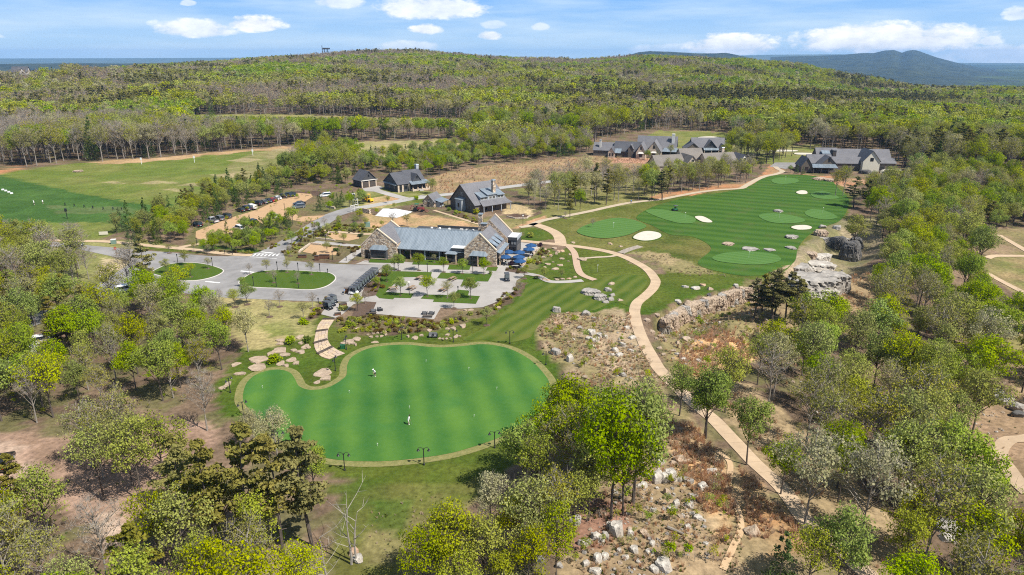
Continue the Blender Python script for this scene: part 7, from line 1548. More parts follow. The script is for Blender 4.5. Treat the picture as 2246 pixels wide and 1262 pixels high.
PST = [(*K7([(368, 150)])[0], 0, 'dark post at the back of the small oval island'), (*K7([(678, 182)])[0], 0, 'dark post at the east tip of the small oval island'), (*K7([(428, 302)])[0], 0, 'dark post at the near edge of the small oval island'), (*K7([(1257, 219)])[0], 0, 'first dark post on the back edge of the large oval island'), (*K7([(1443, 229)])[0], 0, 'second dark post on the back edge of the large oval island'), (*K7([(1637, 237)])[0], 0, 'third dark post on the back edge of the large oval island'), (*K7([(1705, 242)])[0], 1, 'short bollard at the east end of the large oval island'), (*K7([(1045, 357)])[0], 0, 'dark post at the west front of the large oval island'), (*K7([(1248, 367)])[0], 0, 'dark post at the middle front of the large oval island'), (*K7([(1445, 380)])[0], 0, 'dark post at the east front of the large oval island'), (*K7([(1622, 507)])[0], 1, 'short bollard where dry lawn meets the walkway'),
       (*K5([(183, 782)])[0], 0, 'dark post at the sidewalk fork'), (*K5([(619, 893)])[0], 0, 'dark post by the sidewalk before the crosswalk'), (*K5([(525, 888)])[0], 1, 'short bollard by the sidewalk'), (*K5([(1617, 692)])[0], 0, 'dark post on the street side of the upper bed'), (*K5([(1453, 742)])[0], 1, 'short bollard at the street opening'), (*K5([(1768, 747)])[0], 0, 'dark post between the two sand courts'), (*K5([(1688, 582)])[0], 1, 'short bollard at the tan walk'), (*K5([(1850, 957)])[0], 0, 'dark post beside the lower sand court'), (*K5([(2018, 967)])[0], 1, 'short bollard near the west gable'), (*K5([(1260, 345)])[0], 0, 'dark post at the gravel car park'),
       (*K6([(885, 772)])[0], 0, 'thin dark lamp post before the hall windows'), (*K6([(1443, 792)])[0], 2, 'tall dark lamp post before the east gable'), (*K6([(662, 1060)])[0], 3, 'post with a square white lantern on the plaza'), (*K6([(1262, 1065)])[0], 0, 'dark post on the plaza corner lawn'), (*K6([(165, 650)])[0], 0, 'dark post by the west gable door'), (1147, 495, 3, 'pale topped post at the round mulch bed')]
for u, v, k, lab in PST:
    o = pp[k] if k not in used else copy_tree(pp[k]); used.add(k); o.location = G1(u, v); tag(o, lab, 'lamp post', 'posts around the drive and plaza')

# ------------------------------------------------------------------ golf carts
m_tire = M('black_tyre', (.018, .018, .018), rough=.8); m_cart = M('black_cart_body', (.025, .027, .03), rough=.25, spec=.6); m_cartw = M('white_cart_body', (.72, .72, .72), rough=.3, spec=.5); m_seat = M('grey_vinyl', (.16, .16, .165), rough=.5); m_roof = M('black_canopy', (.07, .074, .082), rough=.45); m_bag = M('white_golf_bag', (.7, .7, .7), rough=.5); m_clear = M('tinted_windscreen', (.10, .12, .13), rough=.1, spec=.7)
def make_cart(bodym, bag=True):
    r = empty('golf_cart')          # drives towards +x
    b = MB(); b.frus(-1.15, 1.15, -.58, .58, .28, .52, .05); b.frus(.55, 1.2, -.55, .55, .522, .86, .16, .06); b.frus(-1.0, -.15, -.58, .58, .522, .80, .04); b.build('body', bodym, r)
    sm_ = MB(); sm_.box(-.72, -.12, -.52, .52, .803, .92); sm_.frus(-.78, -.62, -.52, .52, .922, 1.36, .03); sm_.build('seat', m_seat, r)
    MB().frus(-1.12, .78, -.62, .62, 1.82, 1.92, .08).build('canopy', m_roof, r)
    for sx, sy in ((.72, -.55), (.72, .55), (-.95, -.55), (-.95, .55)): MB().tube([(sx + (.12 if sx > 0 else 0), sy, .72), (sx - .05, sy, 1.83)], .025, 5).build('strut', m_iron, r)
    MB().slab([(.80, -.5, .92), (.80, .5, .92), (.68, .5, 1.78), (.68, -.5, 1.78)], .02).build('windscreen', m_clear, r)
    MB().tube([(.5, .25, .85), (.28, .25, 1.12)], .025, 5).build('steering_column', m_iron, r)
    for sx in (-.78, .80):
        for sy in (-.56, .56):
            w = MB().prism([(sx + .23 * math.cos(t_), .23 + .23 * math.sin(t_)) for t_ in np.linspace(0, 2 * math.pi, 13)[:-1]], 'y', sy - .09, sy + .09).build('wheel', m_tire, r)
            MB().prism([(sx + .12 * math.cos(t_), .23 + .12 * math.sin(t_)) for t_ in np.linspace(0, 2 * math.pi, 9)[:-1]], 'y', sy + (.092 if sy > 0 else -.11), sy + (.11 if sy > 0 else -.092)).build('hub', m_bag, w)
    for sy in (-.38, .38): MB().box(1.17, 1.2, sy - .09, sy + .09, .62, .72).build('headlight', m_bag, r)
    if bag:
        for sy in (-.25, .25): MB().lathe([(.13, .62), (.14, 1.25), (.10, 1.3)], -1.08, sy, 8).build('bag_holder', m_bag if sy > 0 else m_seat, r)
    return r
c0 = make_cart(m_cart); c1 = make_cart(m_cartw)
ROW = [(775, 180), (727, 222), (672, 263), (627, 305), (573, 347), (522, 388), (472, 435), (420, 488), (370, 535), (310, 582)]
for i, (a, b) in enumerate(ROW):
    p = Gz(740 + a * .103, 570 + b * .103, 1.9); src = c1 if i in (9,) else c0; o = src if i in (0, 9) else copy_tree(src); o.location = (p.x + .25, p.y, float(height(p.x, p.y)) + .05); o.rotation_euler.z = R(-14)
    tag(o, ('black golf cart at the clubhouse end of the row' if i == 0 else 'white bodied golf cart at the walkway end of the row' if i == 9 else f'black golf cart, {ORD[i]} in the row counting from the clubhouse'), 'golf cart', 'golf carts in the row beside the plaza')
for u, v, rz_, lab in ((1112, 616, R(-82), 'single dark golf cart standing alone on the plaza'), (731, 665, R(-35), 'dark golf cart at the top of the walkway cluster'), (726, 672, R(-35), 'dark golf cart in the middle of the walkway cluster'), (720, 679, R(-35), 'dark golf cart at the low end of the walkway cluster')):
    o = copy_tree(c0); o.location = G1(u, v) + Vector((0, 0, .09)); o.rotation_euler.z = rz_; tag(o, lab, 'golf cart', 'golf carts away from the row')

# ------------------------------------------------------------------ cars
def paint_mat(n, c): return M(n, c, rough=.22, spec=.7)
CP_ = {k: paint_mat(k + '_car_paint', c) for k, c in dict(black=(.012, .013, .016), silver=(.42, .43, .44), grey=(.14, .15, .16), white=(.75, .75, .75), red=(.32, .02, .025), navy=(.02, .03, .06)).items()}
m_cg = M('car_glass', (.02, .025, .03), rough=.06, spec=.8); m_lh = M('headlamp_glass', (.8, .8, .78), rough=.15); m_lr = M('tail_lamp_red', (.35, .01, .01), rough=.2)
def make_car(kind, pm):
    r = empty('parked_car'); L = dict(suv=4.8, sedan=4.7, pickup=5.7)[kind]; h = L / 2; wd = .92
    b = MB()
    prof = [(-h, .45), (-h + .05, .95), (h * .42, .98) if kind != 'pickup' else (h * .50, 1.02), (h * .96, .82), (h, .5), (h - .1, .3), (-h + .1, .3)]
    b.prism(prof, 'y', -wd, wd); b.build('body', pm, r)
    if kind == 'suv': cab = [(-h + .08, .95), (-h + .35, 1.68), (.55, 1.70), (1.25, .975)]
    elif kind == 'sedan': cab = [(-h + .55, .955), (-1.15, 1.42), (.35, 1.44), (1.15, .975)]
    else: cab = [(-.55, .985), (-.5, 1.78), (.85, 1.80), (1.5, 1.02)]
    lo = [(x_, z_) for x_, z_ in cab]
    V = []
    for s_, ins in ((-1, None), (1, None)):
        for k, (x_, z_) in enumerate(lo): V.append((x_, s_ * (wd - (.03 if k in (0, 3) else .2)), z_))
    n = 4; MB().add(V, [(0, 1, 2, 3), (7, 6, 5, 4)] + [(i, i + 4, (i + 1) % 4 + 4, (i + 1) % 4) for i in range(4)]).build('glasshouse', m_cg, r)
    MB().frus(lo[1][0] - .02, lo[2][0] + .04, -wd + .17, wd - .17, lo[1][1] - .02, lo[1][1] + .07, .08).build('roof_panel', pm, r)
    for k in (1, 2): 
        for s_ in (-1, 1): MB().tube([(lo[0 if k == 1 else 3][0], s_ * (wd - .04), lo[0][1]), (lo[k][0], s_ * (wd - .19), lo[k][1])], .05, 4).build('pillar', pm, r)
    if kind == 'pickup':
        if pm is CP_['white']: MB().frus(-h + .1, -.56, -wd + .03, wd - .03, .99, 1.78, .08, .1).build('canopy_shell', pm, r)
        else: MB().box(-h + .12, -.62, -wd + .14, wd - .14, .9, .985).build('load_bed', m_tire, r)
    for sx in (-h * .6, h * .62):
        for s_ in (-1, 1):
            w = MB().prism([(sx + .36 * math.cos(t_), .36 + .36 * math.sin(t_)) for t_ in np.linspace(0, 2 * math.pi, 15)[:-1]], 'y', s_ * .80 - .12, s_ * .80 + .14 * 1).build('wheel', m_tire, r)
            MB().prism([(sx + .22 * math.cos(t_), .36 + .22 * math.sin(t_)) for t_ in np.linspace(0, 2 * math.pi, 9)[:-1]], 'y', s_ * .80 + (.142 if s_ > 0 else -.15), s_ * .80 + (.16 if s_ > 0 else -.122)).build('rim', CP_['silver'], w)
    for s_ in (-1, 1): MB().box(h - .06, h + .012, s_ * .66 - .16, s_ * .66 + .16, .62, .76).build('headlight', m_lh, r); MB().box(-h - .012, -h + .06, s_ * .76 - .1, s_ * .76 + .1, .68, .92).build('tail_light', m_lr, r)
    MB().box(-h - .008, -h + .05, -.26, .26, .55, .67).build('number_plate', m_bag, r)
    return r
A_, B_ = G1(525, 455), G1(566, 465); CD = math.atan2((B_ - A_).y, (B_ - A_).x) + math.pi
CARS = [(185, 545, 'suv', 'black', 'black car at the tree end of the gravel car park'), (372, 492, 'pickup', 'silver', 'silver pickup with an open bed in the gravel car park'), (458, 466, 'suv', 'grey', 'grey car beside the silver pickup'), (545, 440, 'suv', 'black', 'black car beside the grey one and the silver pickup'), (722, 362, 'sedan', 'black', 'black sedan just west of the white pickup'), (782, 345, 'suv', 'navy', 'dark blue car touching the white pickup'), (852, 328, 'pickup', 'white', 'white pickup with a camper shell'), (930, 280, 'suv', 'black', 'black car just east of the white pickup'), (1005, 262, 'sedan', 'grey', 'dark grey sedan next to the red car row'), (1055, 246, 'sedan', 'navy', 'dark sedan beside the red car'), (1105, 238, 'sedan', 'red', 'red car in the gravel car park'), (1165, 214, 'sedan', 'white', 'white sedan beside the red car'), (1240, 192, 'suv', 'black', 'black car east of the white sedan'), (1300, 180, 'suv', 'navy', 'dark blue car second from the end of the row'), (1345, 172, 'suv', 'black', 'black car at the far end of the row'),
        (1440, 280, 'sedan', 'black', 'dark sedan half hidden by cedars on the near side'), (1435, 318, 'suv', 'grey', 'grey car half hidden by cedars on the near side'), (1130, 440, 'sedan', 'white', 'white car peeping between the bed trees'), (860, 512, 'suv', 'black', 'dark car behind the bed trees'), (700, 585, 'suv', 'white', 'white car behind the bed conifers'), (1760, 178, 'suv', 'white', 'white car under the trees at the end of the car park')]
protoc = {}
def put_car(u, v, kind, col, lab, rz_, grp):
    key = (kind, col)
    if key in protoc: o = copy_tree(protoc[key])
    else: o = protoc[key] = make_car(kind, CP_[col])
    o.location = G1(u, v) + Vector((0, 0, .05)); o.rotation_euler.z = rz_; tag(o, lab, 'car', grp)
for a, b, k, c_, lab in CARS:
    u, v = K5([(a, b)])[0]; put_car(u, v, k, c_, lab, CD + (0 if a < 1400 else 1.2) + RNG.uniform(-.06, .06), 'cars in the gravel car park')
put_car(8, 1022, 'suv', 'black', 'black car at the edge of the brown clearing', 1.9, 'cars outside the car park'); put_car(100, 752, 'suv', 'white', 'white car under the wood by the dark pines', .5, 'cars outside the car park'); put_car(35, 795, 'sedan', 'white', 'white car lower down under the wood', .5, 'cars outside the car park'); put_car(60, 775, 'suv', 'silver', 'silver car between the two white cars under the wood', .5, 'cars outside the car park'); put_car(165, 541, 'sedan', 'navy', 'dark car driving in on the entrance road', .1, 'cars outside the car park'); put_car(275, 640, 'suv', 'white', 'white car half hidden at the drive corner', .7, 'cars outside the car park')

# ------------------------------------------------------------------ plant and machines
m_yel = M('machine_yellow', (.75, .42, .02), rough=.35, spec=.5); m_mred = M('tractor_red', (.22, .05, .045), rough=.4); m_mgrn = M('mower_green', (.02, .12, .05), rough=.4); m_rust = M('rust_steel', (.16, .08, .05), (.10, .055, .04), 3, .8)
def wheel(r, x, y, rad, w, nm='wheel'): return MB().prism([(x + rad * math.cos(t_), rad + rad * math.sin(t_)) for t_ in np.linspace(0, 2 * math.pi, 15)[:-1]], 'y', y - w / 2, y + w / 2).build(nm, m_tire, r)
d_ = empty('dump_truck', G1(806, 443), R(-32), 'yellow site dumper with tipping skip on the grass', 'dumper')
MB().frus(.4, 2.6, -.9, .9, .6, 1.5, .15).build('engine_body', m_yel, d_); MB().add([(-2.6, -1.1, 1.7), (-.2, -1.1, 1.9), (-.2, 1.1, 1.9), (-2.6, 1.1, 1.7), (-2.0, -.7, .8), (-.4, -.7, .8), (-.4, .7, .8), (-2.0, .7, .8)], [(4, 5, 1, 0), (5, 6, 2, 1), (6, 7, 3, 2), (7, 4, 0, 3), (7, 6, 5, 4)]).build('skip', m_yel, d_)
for sx, sy in ((.0, -.7), (.0, .7), (1.0, -.7), (1.0, .7)): MB().tube([(sx, sy, 1.5), (sx, sy, 3.0)], .06, 5).build('cab_post', m_yel, d_)
MB().frus(-.15, 1.15, -.85, .85, 3.0, 3.15, .06).build('cab_roof', m_yel, d_); MB().box(.2, .8, -.35, .35, 1.503, 2.1).build('seat', m_tire, d_)
for x_, y_ in ((-1.3, -.85), (-1.3, .85), (1.7, -.85), (1.7, .85)): wheel(d_, x_, y_, .55, .42)
d_ = empty('tractor', G1(918, 464), R(-15), 'dark red tractor with loader on the bare dirt', 'tractor')
MB().frus(.0, 2.2, -.5, .5, .9, 1.7, .1).build('bonnet', m_mred, d_); MB().frus(-1.4, .0, -.75, .75, .8, 1.4, .05).build('body', m_mred, d_)
for sx, sy in ((-1.3, -.7), (-1.3, .7), (-.05, -.65), (-.05, .65)): MB().tube([(sx, sy, 1.4), (sx, sy, 2.7)], .05, 5).build('cab_post', m_iron, d_)
MB().frus(-1.45, .1, -.8, .8, 2.7, 2.85, .08).build('cab_roof', m_mgrn, d_); MB().box(-.9, -.4, -.3, .3, 1.403, 1.9).build('seat', m_tire, d_)
for y_ in (-.9, .9): wheel(d_, -.9, y_, .8, .45); wheel(d_, 1.7, y_, .48, .32); MB().tube([(.2, y_ * .8, 1.5), (2.2, y_ * .8, 1.2), (3.2, y_ * .8, .5)], .09, 5).build('loader_arm', m_mred, d_)
MB().prism([(3.1, .1), (3.9, .1), (3.3, .25), (3.2, .8)], 'y', -1.1, 1.1).build('bucket', m_rust, d_); MB().tube([(-1.4, 0, 1.2), (-2.6, 0, 2.2), (-3.4, 0, .6)], .14, 5).build('rear_boom', m_mred, d_)
d_ = empty('mower', G1(1480, 463), R(200), 'green ride-on mower with driver seat working the fairway', 'mower')
MB().frus(-1.0, .9, -.55, .55, .4, .95, .1).build('body', m_mgrn, d_); MB().box(-.4, .1, -.28, .28, .953, 1.5).build('seat', m_tire, d_); MB().frus(-.9, .5, -.6, .6, 2.0, 2.1, .06).build('sunshade', m_roof, d_)
for s_ in (-1, 1): MB().tube([(-.6, s_ * .5, .9), (-.5, s_ * .5, 2.0)], .035, 4).build('shade_post', m_iron, d_); wheel(d_, -.7, s_ * .6, .32, .25); wheel(d_, .7, s_ * .6, .38, .3); MB().lathe([(.18, .05), (.2, .32)], 1.1, s_ * .55, 8).build('cutting_reel', m_iron, d_)

# ------------------------------------------------------------------ patio, plaza furniture
m_navy = M('navy_canvas', (.015, .055, .145), (.022, .075, .19), .8, .8); m_wood = M('teak_slats', (.30, .21, .13), (.22, .155, .10), 1.5, .8, stretch=(.4, 6, 6)); m_cor = M('corten_steel', (.15, .07, .04), (.10, .05, .03), 3, .85)
def make_umb():
    r = empty('patio_umbrella'); MB().lathe([(.32, 0), (.32, .1), (.03, .12), (.028, 2.75), (0, 2.8)], sides=8).build('pole', m_iron, r)
    R_ = 1.75; V = [(0, 0, 2.85)]; F = []
    for k in range(8):
        a = k * math.pi / 4; V.append((R_ * math.cos(a), R_ * math.sin(a), 2.15)); a2 = a + math.pi / 8; V.append((R_ * .90 * math.cos(a2), R_ * .90 * math.sin(a2), 2.13))
    for k in range(16): F.append((0, 1 + k, 1 + (k + 1) % 16))
    b = len(V); V += [(p_[0], p_[1], p_[2] - .16) for p_ in V[1:17]]
    for k in range(16): F.append((1 + k, b + k, b + (k + 1) % 16, 1 + (k + 1) % 16))
    MB().add(V, F).build('canopy', m_navy, r)
    for k in range(8): a = k * math.pi / 4; MB().tube([(0, 0, 2.75), (R_ * .97 * math.cos(a), R_ * .97 * math.sin(a), 2.12)], .015, 3).build('rib', m_iron, r)
    return r
def make_table():
    r = empty('patio_table'); MB().lathe([(.0, .74), (.55, .74), (.55, .70), (.0, .70)], sides=12).build('table_top', m_lap, r); MB().lathe([(.3, 0), (.28, .05), (.05, .08), (.05, .70)], sides=8).build('pedestal', m_iron, r); return r
def make_chair():
    r = empty('patio_chair'); MB().box(-.24, .24, -.24, .24, .40, .47).build('seat', m_seat, r); MB().frus(-.24, .24, .2, .27, .473, .9, .02, .01).build('backrest', m_iron, r)
    for sx in (-.21, .21):
        for sy in (-.21, .21): MB().tube([(sx, sy, 0), (sx, sy, .40)], .02, 4).build('leg', m_iron, r)
    return r
um, tb, ch = make_umb(), make_table(), make_chair(); nt_ = nc_ = 0
for i, (u, v, lab) in enumerate([(1165, 534, 'navy umbrella farthest from the clubhouse door, by the tan path'), (1160, 542, 'navy umbrella beside the farthest one'), (1115, 548, 'navy umbrella against the dark terrace room'), (1139, 549, 'navy umbrella in the middle of the patio'), (1108, 559, 'navy umbrella at the stone piers'), (1138, 559, 'navy umbrella in front of the middle one'), (1140, 568, 'navy umbrella over the patio corner by the plum shrub')]):
    p = Gz(u, v, 2.85); o = um if i == 0 else copy_tree(um); z_ = float(height(p.x, p.y)) + .08; o.location = (p.x, p.y, z_); o.rotation_euler.z = i * .4; tag(o, lab, 'umbrella', 'navy umbrellas on the patio')
    t_ = tb if i == 0 else copy_tree(tb); t_.location = (p.x + .5, p.y - .6, z_); tag(t_, 'round grey table under the ' + lab, 'table', 'patio tables')
    for k in range(3):
        c_ = ch if nc_ == 0 else copy_tree(ch); nc_ += 1; a = k * 2.1 + i; c_.location = (p.x + .5 + .85 * math.cos(a), p.y - .6 + .85 * math.sin(a), z_); c_.rotation_euler.z = a - math.pi / 2; tag(c_, f'{ORD[k]} dark chair of the table under the ' + ' '.join(lab.split()[:8]).rstrip(','), 'chair', 'patio chairs')
pw = MB(); Wp = [G1(1130, 592), G1(1149, 582), G1(1168, 561), G1(1182, 546)]
for a, b in zip(Wp[:-1], Wp[1:]):
    d = (b - a).normalized(); n_ = Vector((-d.y, d.x, 0)) * .25; pw.add([tuple(q + Vector((0, 0, z_))) for z_ in (0, .55) for q in (a - n_, b - n_, b + n_, a + n_)], [(3, 2, 1, 0), (4, 5, 6, 7), (0, 1, 5, 4), (1, 2, 6, 5), (2, 3, 7, 6), (3, 0, 4, 7)])
tag(pw.build('patio_wall', m_stone), 'low stone wall along the outer edge of the umbrella patio', 'wall')
def make_picnic():
    r = empty('picnic_table')
    for i in range(5): MB().box(-1.1, 1.1, -.42 + i * .17, -.42 + i * .17 + .155, .72, .77).build('plank', m_wood, r)
    for s_ in (-1, 1):
        for i in range(2): MB().box(-1.1, 1.1, s_ * .78 - .16 + i * .165, s_ * .78 - .16 + i * .165 + .15, .43, .47).build('bench_plank', m_wood, r)
    for x_ in (-.8, .8):
        for s_ in (-1, 1): MB().tube([(x_, s_ * .85, 0), (x_, s_ * .3, .72)], .05, 4).build('leg', m_wood, r)
        MB().box(x_ - .04, x_ + .04, -.85, .85, .36, .425).build('cross_bar', m_wood, r)
    return r
pt_ = make_picnic()
for i, (a, b, lab) in enumerate([(790, 862, 'wooden picnic table at the back of the plaza'), (690, 985, 'wooden picnic table next to the white lantern post'), (1080, 1005, 'wooden picnic table in the middle front of the plaza'), (1190, 872, 'wooden picnic table at the back beside the east lawn'), (465, 992, 'wooden picnic table nearest the golf carts'.replace('nearest', 'beside'))]):
    o = pt_ if i == 0 else copy_tree(pt_); o.location = G1(*K6([(a, b)])[0]) + Vector((0, 0, .09)); o.rotation_euler.z = R(62 if i != 4 else 20); tag(o, lab, 'picnic table', 'picnic tables on the plaza')
def make_lounge():
    r = empty('lounge_chair'); MB().box(-.42, .42, -.42, .42, .22, .36).build('seat_cushion', m_seat, r); MB().frus(-.42, .42, .3, .5, .3, .85, .03, .03).build('back_cushion', m_seat, r)
    for s_ in (-1, 1): MB().box(s_ * .5 - .06, s_ * .5 + .06, -.45, .5, .0, .58).build('arm', m_iron, r)
    return r
lc = make_lounge()
for i, (u, v, lab) in enumerate([(819, 685, 'cushioned lounge chair at the west end of the terrace'), (834, 682, 'cushioned lounge chair beside the west end one'), (932, 690, 'cushioned lounge chair at the east end of the terrace'), (947, 690, 'cushioned lounge chair beside the last terrace bed'), (946, 740, 'small dark chair on the lawn by the northern rocks'), (954, 740, 'second small dark chair on the lawn by the northern rocks')]):
    o = lc if i == 0 else copy_tree(lc); o.location = G1(u, v) + Vector((0, 0, .08)); o.rotation_euler.z = R([190, 120, 180, 170, 10, 0][i]); tag(o, lab, 'chair', 'lounge chairs')
for u, v, lab in ((815, 690, 'dark coffee table by the west lounge chairs'), (938, 697, 'dark coffee table by the east lounge chairs')):
    r = empty('coffee_table', G1(u, v) + Vector((0, 0, .08)), 0, lab, 'table'); MB().box(-1.1, 1.1, -.35, .35, .3, .38).build('table_top', m_darkw, r)
    for sx in (-1, 1): MB().box(sx * .9 - .05, sx * .9 + .05, -.3, .3, 0, .297).build('leg', m_darkw, r)
def planter(u, v, w, d, h, rz_, nm, lab, cat):
    r = empty(nm, G1(u, v) + Vector((0, 0, .05)), rz_, lab, cat); MB().frus(-w / 2, w / 2, -d / 2, d / 2, 0, h, .04).build('body', m_cor, r); MB().box(-w / 2 - .04, w / 2 + .04, -d / 2 - .04, d / 2 + .04, h + .003, h + .08).build('rim', m_darkw, r); return r
planter(*K5([(1477, 930)])[0], 2.4, .7, .8, .0, 'bench', 'long rust brown bench at the sand court', 'bench'); planter(*K5([(1658, 960)])[0], 1.2, .9, 1.3, 0, 'bin', 'square rust brown bin beside the drive', 'bin'); planter(*K5([(1752, 940)])[0], 2.8, .8, 1.1, 0, 'bag_rack', 'wide rust brown rack beside the drive', 'rack')
planter(762, 643, 1.2, 1.1, 1.1, .2, 'podium', 'brown attendant stand at the end of the golf cart row', 'stand'); planter(753, 677, 1.6, 1.0, 1.2, .7, 'bag_rack', 'brown bag stand beside the mulch bed', 'rack'); planter(741, 692, 1.4, .6, .5, .4, 'bench', 'low dark bench at the walkway edge', 'bench')
r = empty('ball_stand', G1(752, 765), 0, 'green ball stand next to the lamp on the lawn', 'stand'); MB().box(-.45, .0, -.25, .25, .0, .75).build('basket', m_mgrn, r); MB().box(.02, .45, -.25, .25, .0, .75).build('basket', m_mgrn, r); MB().box(-.5, .5, -.28, .28, .753, .82).build('lid', m_mgrn, r)
# walls of the sand courts, low stone pillars, gate
def lowwall(pix, h, w, nm, lab, mat=m_stone):
    mb = MB(); Pw = [G1(*q) for q in pix]
    for a, b in zip(Pw[:-1], Pw[1:]):
        d = (b - a).normalized(); n_ = Vector((-d.y, d.x, 0)) * w / 2; mb.add([tuple(q + Vector((0, 0, z_))) for z_ in (-.1, h) for q in (a - n_, b - n_, b + n_, a + n_)], [(3, 2, 1, 0), (4, 5, 6, 7), (0, 1, 5, 4), (1, 2, 6, 5), (2, 3, 7, 6), (3, 0, 4, 7)])
    tag(mb.build(nm, mat), lab, 'wall')
lowwall([(656, 556), (660, 551), (681, 536), (705, 538)], .5, .45, 'stone_wall', 'dry stone edge of the lower sand court', m_mulst); lowwall([(714, 519), (722, 511), (745, 513)], .5, .45, 'stone_wall', 'dry stone edge of the upper sand court', m_mulst); lowwall([(693, 524), (720, 527), (735, 529)], .45, .4, 'stone_wall', 'short dry stone wall between the sand courts', m_mulst)
lowwall([(796, 466), (812, 469)], 1.6, .8, 'stone_wall', 'stone pillar wall beside the concrete pad'); lowwall([(716, 455), (735, 459)], .8, .5, 'stone_wall', 'low stone wall at the end of the gravel car park', m_mulst)
lowwall([(1112, 476), (1130, 480), (1155, 480), (1163, 474)], .4, .4, 'stone_wall', 'stone rim of the round mulch bed', m_mulst)
for pix, lab in (([(775, 452), (785, 450)], 'pale timber gate frame at the street corner'), ([(770, 466), (786, 462)], 'second pale timber gate frame nearer the beds')):
    a, b = G1(*pix[0]), G1(*pix[1]); r = empty('gate_frame', a, 0, lab, 'gate'); d = b - a
    for t_ in (0, .5, 1): MB().tube([d * t_, d * t_ + Vector((0, 0, 2.3))], .12, 4).build('post', m_trim, r)
    MB().tube([Vector((0, 0, 2.35)) - d * .08, d * 1.08 + Vector((0, 0, 2.35))], .12, 4).build('beam', m_trim, r); MB().tube([Vector((0, 0, 1.1)), d + Vector((0, 0, 1.1))], .06, 4).build('rail', m_trim, r)
def cabinet(u, v, w, d, h, mat, top, lab, nm='utility_box'):
    r = empty(nm, G1(u, v), .3, lab, 'utility box'); MB().box(-w / 2, w / 2, -d / 2, d / 2, 0, h).build('cabinet', mat, r); MB().frus(-w / 2 - .05, w / 2 + .05, -d / 2 - .05, d / 2 + .05, h + .003, h + .16, .06).build('lid', top, r); MB().box(-w * .4, w * .4, -d / 2 - .02, -d / 2 - .003, .15, h - .15).build('door', mat, r)
m_ug = M('utility_green', (.16, .24, .20), rough=.5)
cabinet(806, 498, 1.8, 1.4, 1.5, m_ug, m_ug, 'pale green utility box behind the west gable'); cabinet(250, 535, 1.4, 1.1, 1.3, m_ug, m_trim, 'grey green utility box by the entrance road'); cabinet(776, 438, 1.3, 1.3, 2.2, m_seat, m_bag, 'white topped dark cabinet near the yellow dumper'); cabinet(777, 495, .9, .8, 1.2, m_trim, m_dark, 'small white box in the bed by the street')
r = empty('stop_sign', G1(256, 562), .1, 'red octagonal stop sign at the entrance road', 'sign'); MB().tube([(0, 0, 0), (0, 0, 2.5)], .05, 6).build('pole', m_cor, r)
MB().prism([(.42 * math.cos(t_ + math.pi / 8), 2.3 + .42 * math.sin(t_ + math.pi / 8)) for t_ in np.linspace(0, 2 * math.pi, 9)[:-1]], 'y', -.10, -.06).build('face', M('sign_red', (.45, .05, .04), rough=.4), r)
fc = bpy.data.curves.new('lettering', 'FONT'); fc.body = 'STOP'; fc.size = .3; fc.align_x = 'CENTER'; fc.align_y = 'CENTER'; fc.materials.append(m_white); ft = bpy.data.objects.new('t', fc); C.objects.link(ft); fm_ = bpy.data.meshes.new_from_object(ft.evaluated_get(bpy.context.evaluated_depsgraph_get())); bpy.data.objects.remove(ft); fo_ = obj('lettering', fm_, r, (0, -.106, 2.3)); fo_.rotation_euler = (R(90), 0, 0)
r = empty('sign_board', G1(221, 613), .2, 'small white sign on a dark post in the verge', 'sign'); MB().tube([(0, 0, 0), (0, 0, 1.2)], .05, 5).build('pole', m_iron, r); MB().box(-.2, .2, -.08, -.052, .75, 1.25).build('face', m_white, r)
r = empty('sign_board', G1(228, 517), .2, 'white board by the west end of the driving range', 'sign'); MB().box(-1.3, 1.3, -.06, .06, .3, 1.3).build('face', m_cream, r); MB().tube([(-1, 0, 0), (-1, 0, .297)], .05, 4).build('pole', m_iron, r); MB().tube([(1, 0, 0), (1, 0, .297)], .05, 4).build('pole', m_iron, r)
r = empty('tee_marker_post', G1(148, 480), 0, 'dark standing post at the driving range tee', 'post'); MB().tube([(0, 0, 0), (0, 0, 3.6)], .14, 6).build('post', m_iron, r); MB().frus(-.35, .35, -.3, .3, 2.6, 3.7, .08).build('housing', m_iron, r)

# ------------------------------------------------------------------ golf bits
def make_pin(h, fl=1.0):
    r = empty('hole_flag'); MB().tube([(0, 0, 0), (0, 0, h)], .018, 5).build('pole', m_white, r); MB().add([(0, 0, h), (.0, 0, h - .28 * fl), (.34 * fl, .06, h - .14 * fl), (0, .012, h), (0, .012, h - .28 * fl), (.34 * fl, .07, h - .14 * fl)], [(0, 1, 2), (5, 4, 3), (0, 2, 5, 3), (1, 4, 5, 2)]).build('flag', m_white, r); return r
pn = make_pin(.5, .45)
for i, (a, b, lab) in enumerate([(268, 372, 'short hole flag in the west lobe of the putting green'), (802, 402, 'short hole flag in front of the inlet'), (1275, 212, 'short hole flag near the back edge of the putting green'), (1538, 258, 'short hole flag on the upper east part of the putting green'), (1710, 380, 'short hole flag on the east part of the putting green'), (1172, 497, 'short hole flag behind the white shirted golfer'), (1570, 552, 'short hole flag on the south east part of the putting green'), (975, 728, 'short hole flag near the south rim of the putting green')]):
    o = pn if i == 0 else copy_tree(pn); o.location = G1(*K3([(a, b)])[0]) + Vector((0, 0, .08)); tag(o, lab, 'flag', 'flags on the putting green')
pn2 = make_pin(2.1)
